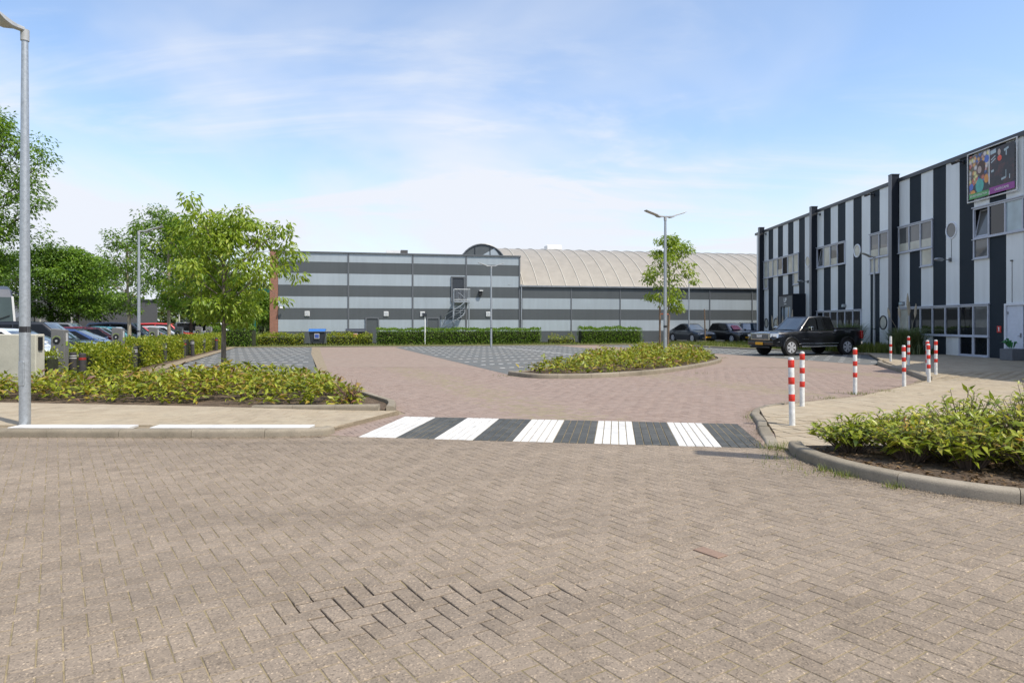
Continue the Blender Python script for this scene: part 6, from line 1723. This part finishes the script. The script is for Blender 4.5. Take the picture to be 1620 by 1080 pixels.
def interp(x, pts):
    if x <= pts[0][0]: return pts[0][1]
    for (x0, y0), (x1, y1) in zip(pts[:-1], pts[1:]):
        if x <= x1:
            t = (x - x0) / (x1 - x0); t = t * t * (3 - 2 * t) * 0.4 + t * 0.6; return y0 + (y1 - y0) * t
    return pts[-1][1]
def wheel(parent, x, y, r, w, side, spokes=6):
    e = MB(); prof = [(r * 0.62, -w / 2), (r * 0.93, -w / 2), (r, -w * 0.36), (r, w * 0.36), (r * 0.93, w / 2), (r * 0.62, w / 2)]
    e.lathe(prof, (0, 0, 0), 'Y', 28); ty = e.build('wheel', M['tyre'], parent, smooth=True); ty.location = (x, y, r)
    q = MB(); o_ = side * w * 0.5
    q.lathe([(r * 0.66, o_ - side * 0.03), (r * 0.66, o_ + side * 0.004), (r * 0.585, o_ + side * 0.004), (r * 0.575, o_ - side * 0.05)], (0, 0, 0), 'Y', 28)
    for k in range(spokes):
        a = 2 * math.pi * k / spokes
        for da in (-0.16, 0.16):
            q.bar((0.05 * r * math.cos(a), o_ - side * 0.012, 0.05 * r * math.sin(a)), (r * 0.62 * math.cos(a + da), o_ - side * 0.015, r * 0.62 * math.sin(a + da)), 0.055 * r / 0.35, 0.05 * r / 0.35)
    q.lathe([(r * 0.16, o_ - side * 0.04), (r * 0.15, o_ + side * 0.006)], (0, 0, 0), 'Y', 14)
    rm = q.build('rim', M['alloy'], ty, smooth=False)
    d_ = MB(); d_.lathe([(r * 0.6, o_ - side * 0.07), (r * 0.6, o_ - side * 0.06)], (0, 0, 0), 'Y', 20); d_.build('brake_disc', M['trim_black'], ty)
def vehicle(name, label, cat, mat, loc, head, L, W, top, cab, wb, r=0.33, tw=0.22, zb=0.24, roof_mat=None, group=None, spokes=6, belt=None, parts=(), plate=True, arch=1.10, nose=0.55, clad=False, z0=0.0, round_lights=False, xmid=None):
    """body lofted along its length from a height line; cab = (xa, xb, xc, xd, z_belt, z_roof, half_belt, half_roof)"""
    t = empty(name, (loc[0], loc[1], z0), head); tag(t, label, cat, group)
    hx = L / 2; xf, xr = wb
    st = sorted(set([round(-hx + L * i / 64, 4) for i in range(65)]))
    rings = []
    for x in st:
        e = abs(x) / hx
        hw = W / 2 * (1 - 0.13 * max(0, (e - 0.72) / 0.28) ** 2.2)
        zt = interp(x, top)
        bot = zb + 0.10 * max(0, (e - 0.9) / 0.1) ** 2
        a = 0.0
        for xc in (xf, xr):
            d_ = abs(x - xc); ra = r * arch
            if d_ < ra: a = max(a, r + math.sqrt(ra * ra - d_ * d_))
        bs = max(bot, a)
        sh = max(zt - 0.10, bs + 0.05)
        zm = max(bs + 0.03, min(sh - 0.02, zb + 0.34))
        end = max(0, (e - 0.93) / 0.07)
        rings.append([(x, 0, bot), (x, hw * 0.86, bot), (x, hw * 0.985, bs), (x, hw * (1.0 - 0.02 * end), zm), (x, hw * 0.985, (zm + sh) / 2), (x, hw * 0.955, sh), (x, hw * 0.88, zt - 0.025), (x, hw * 0.5, zt + 0.012), (x, 0, zt + 0.02)])
    n = len(rings[0]); vs_ = []; fs_ = []
    for rg in rings:
        vs_ += rg + [(p[0], -p[1], p[2]) for p in rg[1:-1][::-1]]
    m_ = 2 * n - 2
    for i in range(len(rings) - 1):
        for k in range(m_): fs_.append((i * m_ + k, i * m_ + (k + 1) % m_, (i + 1) * m_ + (k + 1) % m_, (i + 1) * m_ + k))
    fs_.append(tuple(range(m_))[::-1]); fs_.append(tuple(range((len(rings) - 1) * m_, len(rings) * m_)))
    body = MB().add(vs_, fs_).build('body', mat, t, smooth=True)
    mb = MB(); mb.box((0, 0, zb + 0.24), (L * 0.93, W * 0.80, 0.5)); mb.build('underbody', M['underbody'], body)
    # cabin
    xa, xb, xc, xd, zl, zr, wl, wr = cab
    vs_ = []
    for s_ in (-1, 1): vs_ += [(xa, s_ * wl * 0.93, zl - 0.05), (xa - 0.25, s_ * wl, zl - 0.05), (xd, s_ * wl * 0.96, zl - 0.05), (xc, s_ * wr * 0.94, zr), ((xb + xc) / 2, s_ * wr, zr + 0.03), (xb, s_ * wr * 0.94, zr - 0.01)]
    fs_ = [(0, 5, 4, 3, 2, 1), (6, 7, 8, 9, 10, 11), (0, 6, 11, 5), (5, 11, 10, 4), (4, 10, 9, 3), (3, 9, 8, 2), (2, 8, 7, 1), (1, 7, 6, 0)]
    cb = MB().add(vs_, fs_).build('cabin', roof_mat or mat, body, smooth=True, bevel=0.05, seg=3)
    def yz(z): return wl + (wr - wl) * (z - zl + 0.05) / (zr - zl + 0.05) + 0.012
    A = lambda z: xa + (xb - xa) * (z - zl + 0.05) / (zr - zl + 0.05); Dd = lambda z: xd + (xc - xd) * (z - zl + 0.05) / (zr - zl + 0.05)
    z0_, z1_ = zl + 0.035, zr - 0.085
    xm = (xb + xc) / 2 + 0.02 if xmid is None else xmid
    wins = [[(A(z0_) - 0.20, z0_), (xm + 0.035, z0_), (xm + 0.035, z1_), (A(z1_) - 0.12, z1_)], [(xm - 0.035, z0_), (Dd(z0_) + 0.17, z0_), (Dd(z1_) + 0.12, z1_), (xm - 0.035, z1_)]]
    for s_ in (-1, 1):
        for wn_ in wins:
            p1 = [(x, s_ * yz(z), z) for x, z in wn_]; p2 = [(x, s_ * (yz(z) - 0.03), z) for x, z in wn_]
            mb = MB().add(p1 + p2, [(0, 1, 2, 3), (7, 6, 5, 4), (0, 4, 5, 1), (1, 5, 6, 2), (2, 6, 7, 3), (3, 7, 4, 0)]); mb.build('side_window', M['glass_side'], cb)
    def screen(nm, x_lo, x_hi, sgn):
        za, zc2 = zl + 0.02, zr - 0.05
        pl_ = []
        for u_ in (0.04, 0.5, 0.96):
            z = za + (zc2 - za) * u_; x = x_lo + (x_hi - x_lo) * (z - zl + 0.05) / (zr - zl + 0.05) + sgn * 0.014; hwid = (wl + (wr - wl) * u_) * 0.88
            for v_ in np.linspace(-1, 1, 7): pl_.append((x - sgn * 0.05 * v_ * v_ + sgn * 0.018, hwid * v_, z))
        f_ = []
        for i in range(2):
            for k in range(6): f_.append((i * 7 + k, i * 7 + k + 1, (i + 1) * 7 + k + 1, (i + 1) * 7 + k))
        back = [(p[0] - sgn * 0.03, p[1], p[2]) for p in pl_]; nn = len(pl_)
        mb = MB().add(pl_ + back, f_ + [tuple(i + nn for i in q_)[::-1] for q_ in f_]); return mb.build(nm, M['glass_screen'], cb, smooth=True)
    screen('windscreen', xa, xb, 1); screen('rear_window', xd, xc, -1)
    for x in (xf, xr):
        for s_ in (-1, 1): wheel(t, x, s_ * (W / 2 - tw / 2 - 0.015), r, tw, s_, spokes)
    zn = interp(hx - 0.15, top)
    for s_ in (-1, 1):
        mb = MB()
        if round_lights: mb.lathe([(0.10, -0.06), (0.10, 0.03), (0.07, 0.05)], (hx - 0.10, s_ * W * 0.33, zn - 0.14), 'X', 18)
        else:
            y0, y1 = s_ * W * 0.27, s_ * W * 0.445
            mb.add([(hx - 0.02, y0, zn - 0.20), (hx - 0.02, y0, zn - 0.08), (hx - 0.16, y1, zn - 0.05), (hx - 0.16, y1, zn - 0.17), (hx - 0.30, y0, zn - 0.20), (hx - 0.30, y0, zn - 0.07), (hx - 0.42, y1 * 1.04, zn - 0.03), (hx - 0.42, y1 * 1.04, zn - 0.14)], [(0, 1, 2, 3), (7, 6, 5, 4), (0, 4, 5, 1), (1, 5, 6, 2), (2, 6, 7, 3), (3, 7, 4, 0)])
        mb.build('headlight', M['headlamp'], body)
        mb = MB(); zz = interp(-hx + 0.1, top); mb.box((-hx + 0.06, s_ * W * 0.38, zz - 0.17), (0.12, W * 0.16, 0.14)); mb.build('tail_light', M['tail'], body, bevel=0.02)
        mb = MB(); mb.box((xa - 0.30, s_ * (wl + 0.13), zl + 0.06), (0.10, 0.20, 0.13)); mb.build('mirror', mat, body, bevel=0.03, seg=2)
        for xh in (xm - 0.12, xm - 1.0): 
            mb = MB(); mb.box((xh, s_ * (W / 2 - 0.012), zl - 0.13), (0.20, 0.03, 0.028)); mb.build('door_handle', mat if not clad else M['chrome'], body, bevel=0.008)
    if not parts:
        mb = MB(); mb.box((hx - 0.005, 0, zn - 0.24), (0.04, W * 0.46, 0.16)); mb.build('grille', M['trim_black'], body, bevel=0.02)
        mb = MB(); mb.box((hx - 0.0, 0, zb + 0.13), (0.05, W * 0.62, 0.12)); mb.build('lower_grille', M['trim_black'], body, bevel=0.02)
        if plate:
            mb = MB(); mb.box((hx + 0.035, 0, zb + 0.24), (0.02, 0.52, 0.11)); mb.build('number_plate', M['plate'], body)
    return t, body, cb

SEDAN = lambda hx: [(-hx, 0.78), (-hx + 0.12, 0.92), (-hx + 0.9, 0.98), (0.6, 0.95), (hx - 0.9, 0.86), (hx - 0.25, 0.74), (hx, 0.60)]
SUV = lambda hx: [(-hx, 0.85), (-hx + 0.12, 1.02), (-hx + 0.9, 1.06), (0.6, 1.06), (hx - 0.9, 1.0), (hx - 0.22, 0.90), (hx, 0.72)]
HATCH = lambda hx: [(-hx, 0.80), (-hx + 0.1, 0.95), (-hx + 0.6, 0.98), (0.6, 0.96), (hx - 0.8, 0.90), (hx - 0.22, 0.78), (hx, 0.62)]
def car(kind, name, label, mat, X, Y, head, group, **kw):
    if kind == 'sedan': return vehicle(name, label, 'car', mat, (X, Y), head, 4.6, 1.82, SEDAN(2.3), (1.15, 0.15, -1.0, -1.85, 0.94, 1.40, 0.80, 0.60), (1.40, -1.35), 0.33, group=group, **kw)
    if kind == 'coupe': return vehicle(name, label, 'car', mat, (X, Y), head, 4.75, 1.92, SUV(2.375), (1.05, 0.25, -0.75, -2.1, 1.04, 1.60, 0.86, 0.64), (1.46, -1.40), 0.38, group=group, **kw)
    if kind == 'suv': return vehicle(name, label, 'car', mat, (X, Y), head, 4.6, 1.86, SUV(2.3), (1.05, 0.30, -1.55, -2.05, 1.04, 1.66, 0.85, 0.68), (1.40, -1.35), 0.36, group=group, **kw)
    if kind == 'hatch': return vehicle(name, label, 'car', mat, (X, Y), head, 4.15, 1.76, HATCH(2.075), (1.10, 0.25, -1.25, -1.85, 0.95, 1.46, 0.79, 0.62), (1.28, -1.25), 0.32, group=group, **kw)
    if kind == 'jeep': return vehicle(name, label, 'car', mat, (X, Y), head, 4.0, 1.78, [(-2.0, 1.02), (-1.9, 1.06), (0.6, 1.04), (1.6, 1.0), (1.92, 0.98), (2.0, 0.85)], (0.80, 0.55, -1.6, -1.85, 1.04, 1.68, 0.80, 0.72), (1.25, -1.15), 0.37, group=group, round_lights=True, **kw)

# pickup in the right-hand bay
PH = math.atan2(-0.37, -0.93)
t, body, cb = vehicle('pickup_truck', 'black crew-cab pickup with chrome grille turning out of the right bays', 'pickup truck', PAINT['black'], (15.03, 34.05), PH, 5.82, 2.04,
    [(-2.91, 1.30), (-2.85, 1.335), (-1.05, 1.335), (-1.0, 1.27), (1.05, 1.24), (1.25, 1.235), (2.0, 1.215), (2.5, 1.165), (2.76, 1.08), (2.91, 0.90)],
    (1.30, 0.50, -0.98, -1.16, 1.25, 1.94, 0.93, 0.75), (1.88, -1.80), 0.415, 0.29, 0.46, parts=('own',), spokes=6, arch=1.20, clad=True, xmid=0.10)
mb = MB(); mb.box((2.905, 0, 0.955), (0.06, 1.30, 0.36)); gf = mb.build('grille', M['chrome'], body, bevel=0.05, seg=3)
mb = MB(); mb.box((2.935, 0, 0.945), (0.03, 1.14, 0.25)); gi = mb.build('grille_mesh', M['trim_grey'], gf, bevel=0.03, seg=2)
mb = MB()
for k in range(5): mb.box((2.955, 0, 0.85 + k * 0.05), (0.012, 1.10, 0.012))
mb.build('grille_bars', M['steel'], gf)
text_obj('grille_letters', 'RAM', 0.17, M['white_paint'], gf, (2.966, 0, 0.965), (R(90), 0, R(90)), 0.008, bold=0.008)
for s_ in (-1, 1):
    mb = MB(); mb.add([(2.90, s_ * 0.66, 0.86), (2.88, s_ * 0.66, 1.10), (2.66, s_ * 0.985, 1.10), (2.70, s_ * 0.985, 0.90), (2.5, s_ * 0.66, 0.86), (2.5, s_ * 0.66, 1.11), (2.28, s_ * 1.0, 1.08), (2.36, s_ * 1.0, 0.95)], [(0, 1, 2, 3), (7, 6, 5, 4), (0, 4, 5, 1), (1, 5, 6, 2), (2, 6, 7, 3), (3, 7, 4, 0)]); h = mb.build('headlight_housing', M['chrome'], body)
    mb = MB(); mb.box((2.80, s_ * 0.84, 1.0), (0.14, 0.16, 0.10), s_ * -0.5); mb.build('lamp', M['headlamp'], h)
    mb = MB(); mb.box((2.83, s_ * 0.72, 0.60), (0.06, 0.20, 0.08)); mb.build('fog_light', M['headlamp'], body, bevel=0.015)
    mb = MB(); mb.box((0.78, s_ * 1.14, 1.34), (0.14, 0.24, 0.22)); mr = mb.build('mirror_cap', M['chrome'], body, bevel=0.04, seg=2)
    mb = MB(); mb.bar((0.80, s_ * 0.92, 1.29), (0.80, s_ * 1.06, 1.30), 0.06, 0.05); mb.build('mirror_arm', M['trim_black'], mr)
    mb = MB(); mb.box((0.05, s_ * 0.96, 0.46), (2.3, 0.16, 0.06)); mb.build('side_step', M['chrome'], body, bevel=0.02)
    mb = MB(); mb.box((0.05, s_ * 1.016, 0.60), (2.5, 0.02, 0.05)); mb.build('side_moulding', M['chrome'], body, bevel=0.01)
    mb = MB(); mb.box((-2.86, s_ * 0.93, 1.02), (0.14, 0.16, 0.40)); mb.build('tail_lamp', M['tail'], body, bevel=0.03)
    mb = MB(); mb.bar((1.20, s_ * 0.905, 1.262), (-1.0, s_ * 0.915, 1.272), 0.02, 0.022); mb.build('window_moulding', M['chrome'], body)
    mb = MB(); mb.box((0.95, s_ * 1.018, 0.83), (0.46, 0.012, 0.05)); mb.build('door_badge', M['chrome'], body)
    for xc in (1.88, -1.80):
        mb = MB(); mb.tube([(xc + 0.50 * math.cos(a), s_ * 1.015, 0.415 + 0.50 * math.sin(a)) for a in np.linspace(-0.1, math.pi + 0.1, 16)], 0.035, 6); mb.build('wheel_arch', PAINT['black'], body, smooth=True)
mb = MB(); mb.add([(2.93, -0.86, 0.50), (2.93, 0.86, 0.50), (2.96, 0.84, 0.72), (2.96, -0.84, 0.72), (2.55, -1.01, 0.50), (2.55, 1.01, 0.50), (2.55, 1.01, 0.74), (2.55, -1.01, 0.74)], [(0, 1, 2, 3), (7, 6, 5, 4), (0, 4, 5, 1), (1, 5, 6, 2), (2, 6, 7, 3), (3, 7, 4, 0)]); bp = mb.build('front_bumper', PAINT['black'], body, bevel=0.05, seg=2)
mb = MB(); mb.box((2.975, 0.0, 0.61), (0.02, 0.50, 0.14)); mb.build('number_plate', M['plate'], bp)
mb = MB(); mb.box((2.92, 0, 0.43), (0.08, 1.3, 0.10)); mb.build('lower_valance', M['trim_black'], bp, bevel=0.02)
mb = MB(); mb.box((-2.93, 0, 0.62), (0.14, 1.9, 0.20)); mb.build('rear_bumper', M['chrome'], body, bevel=0.04)
mb = MB(); mb.box((-1.95, 0, 1.365), (1.75, 1.72, 0.035)); mb.build('bed_cover', M['trim_black'], body, bevel=0.01)

bk = 'dark cars parked before the vaulted hall'
hd = math.atan2(-0.94, 0.34)
car('coupe', 'parked_car', 'black coupe-backed car left of the lone stake', PAINT['night'], 15.55, 57.6, hd, bk)
t, body, cb = car('suv', 'parked_car', 'black car with a pinkish cloth behind its windscreen', PAINT['black'], 18.7, 57.0, hd, bk)
mb = MB(); mb.add([(0.98, -0.45, 1.12), (0.98, 0.40, 1.12), (0.55, 0.34, 1.46), (0.55, -0.40, 1.50)], [(0, 1, 2, 3)]); o = mb.build('windscreen_cloth', M['pink_cloth'], cb, fix=False); o.location.x = 0.06
car('jeep', 'parked_car', 'small boxy dark blue off-road car behind the pickup nose', PAINT['navy'], 20.6, 57.2 + 0.6, math.atan2(-0.97, -0.2), bk)

lf = 'cars parked nose to the left hedge'
ch = math.atan2(0.287, 0.958)
def left_car(k, kind, label, mat, back=0.0, half=2.25):
    Yn = 19.6 + 2.4 * k; Xn = -12.25 - 0.29 * (Yn - 17.1)
    return car(kind, 'parked_car', label, mat, Xn - 0.958 * (half + back), Yn - 0.287 * (half + back), ch, lf, z0=-0.03, plate=False)
left_car(0, 'hatch', 'white hatchback right behind the first charger', PAINT['white'], -0.45)
left_car(1, 'sedan', 'dark navy saloon between the first and second chargers', PAINT['night'])
left_car(2, 'suv', 'black car just left of the second charger', PAINT['black'], 0.3)
left_car(3, 'sedan', 'blue car between the pale trunk and the hedge lamp', PAINT['blue'])
left_car(4, 'hatch', 'maroon car behind the hedge lamp', PAINT['maroon'])
left_car(5, 'hatch', 'light teal car right of the third charger', PAINT['teal'])
left_car(6, 'suv', 'dark blue car before the fourth charger', PAINT['navy'])
left_car(7, 'hatch', 'bright red small car right of the fourth charger', PAINT['red'])
left_car(8, 'sedan', 'grey saloon left of the fifth charger', PAINT['grey'])
left_car(9, 'hatch', 'silver hatchback before the sixth charger', PAINT['silver'])
car('suv', 'parked_car', 'red high-roofed car in the second row behind the teal one', PAINT['red'], -23.9, 46.0, ch, lf, z0=-0.03, plate=False)
car('hatch', 'parked_car', 'white car roof in the second row behind the maroon one', PAINT['white'], -24.0, 42.0, ch, lf, z0=-0.03, plate=False)
car('suv', 'parked_car', 'dark car in the second row behind the blue one', PAINT['grey'], -22.5, 33.5, ch, lf, z0=-0.03, plate=False)
car('sedan', 'parked_car', 'dark saloon in the second row left of the second charger', PAINT['navy'], -21.5, 29.0, ch, lf, z0=-0.03, plate=False)
t, body, cb = vehicle('white_van', 'white van with a roof rack behind the farthest chargers', 'van', PAINT['white'], (-22.3, 49.2), ch, 4.8, 1.86, [(-2.4, 1.1), (-2.3, 1.2), (0.9, 1.15), (1.6, 1.02), (2.2, 0.9), (2.4, 0.7)], (1.35, 0.75, -2.25, -2.35, 1.1, 1.74, 0.86, 0.78), (1.45, -1.35), 0.34, group=lf, z0=-0.03, plate=False)
for y in (-0.6, 0.6):
    mb = MB(); mb.tube([(-2.0, y, 1.88), (0.5, y, 1.88)], 0.025, 6); mb.build('roof_rack', M['steel'], t)
for x in (-1.8, -0.8, 0.3):
    mb = MB(); mb.tube([(x, -0.65, 1.86), (x, 0.65, 1.86)], 0.02, 6); mb.tube([(x, -0.6, 1.76), (x, -0.6, 1.88)], 0.018, 5); mb.tube([(x, 0.6, 1.76), (x, 0.6, 1.88)], 0.018, 5); mb.build('rack_bar', M['steel'], t)

# coach at the left edge, nose towards the camera
M['coach_top'] = flat('coach_top', (0.055, 0.065, 0.085), 0.35); M['coach_green'] = flat('coach_green', (0.008, 0.17, 0.075), 0.3)
t = empty('coach', (-24.6, 31.0, 0.0), math.atan2(-0.6, 0.8)); tag(t, 'dark coach with wide windscreen and green front behind the concrete wall', 'coach')
# local x points forward (towards the camera), y to the picture's right
prof = [(0.10, 0.35), (0.12, 1.25), (0.02, 1.75), (-0.42, 2.75), (-0.75, 3.25), (-1.2, 3.42), (-11, 3.42), (-11.2, 0.35)]
vs_ = [(x, s_ * 1.27 * (0.93 if x > -0.3 else 1), z) for s_ in (-1, 1) for x, z in prof]; n = len(prof)
MB().add(vs_, [tuple(range(n)), tuple(range(n, 2 * n))[::-1]] + [(i, (i + 1) % n, n + (i + 1) % n, n + i) for i in range(n)]).build('body', M['coach_top'], t, bevel=0.12, seg=3)
mb = MB(); mb.add([(0.10, -1.08, 1.60), (0.10, 1.08, 1.60), (-0.37, 1.10, 2.86), (-0.37, -1.10, 2.86), (0.04, -1.08, 1.60), (0.04, 1.08, 1.60), (-0.43, 1.10, 2.86), (-0.43, -1.10, 2.86)], [(0, 1, 2, 3), (7, 6, 5, 4), (0, 4, 5, 1), (1, 5, 6, 2), (2, 6, 7, 3), (3, 7, 4, 0)])
M['coach_glass'] = glass('coach_glass', (0.04, 0.06, 0.058), 0.05, 0.35)
ws = mb.build('windscreen', M['coach_glass'], t)
mb = MB(); mb.bar((0.14, -1.0, 1.66), (0.02, -0.1, 1.98), 0.03, 0.03); mb.bar((0.14, 0.1, 1.66), (0.02, 0.95, 1.98), 0.03, 0.03); mb.build('wiper', M['black'], ws)
mb = MB(); mb.box((0.12, 0, 1.18), (0.12, 2.34, 0.46)); mb.build('front_panel', M['coach_green'], t, bevel=0.03)
mb = MB(); mb.box((0.16, 0, 1.47), (0.1, 2.2, 0.10)); mb.build('wiper_panel', M['black'], t)
for s_ in (-1, 1):
    mb = MB(); mb.bar((0.10, s_ * 1.12, 1.5), (-0.40, s_ * 1.16, 2.9), 0.09, 0.07); mb.build('pillar', M['lamp_grey'], t)
    mb = MB(); mb.tube([(-0.6, s_ * 1.2, 3.1), (0.2, s_ * 1.45, 3.0), (0.3, s_ * 1.45, 2.7)], 0.03, 6); mb.box((0.3, s_ * 1.45, 2.45), (0.12, 0.26, 0.5)); mb.build('mirror', M['black'], t)
    mb = MB(); mb.box((0.15, s_ * 0.9, 0.7), (0.08, 0.4, 0.2)); mb.build('headlight', M['headlamp'], t)
    for x in (-2.4, -8.6): 
        mb = MB(); mb.lathe([(0.3, -.15), (0.5, -.15), (0.5, .15), (0.3, .15)], (x, s_ * 1.12, 0.5), 'Y', 20); mb.build('wheel', M['tyre'], t, smooth=True)
    mb = MB(); mb.box((-6, s_ * 1.262, 2.3), (9.2, 0.03, 1.0)); mb.build('side_windows', M['glass_dark'], t)
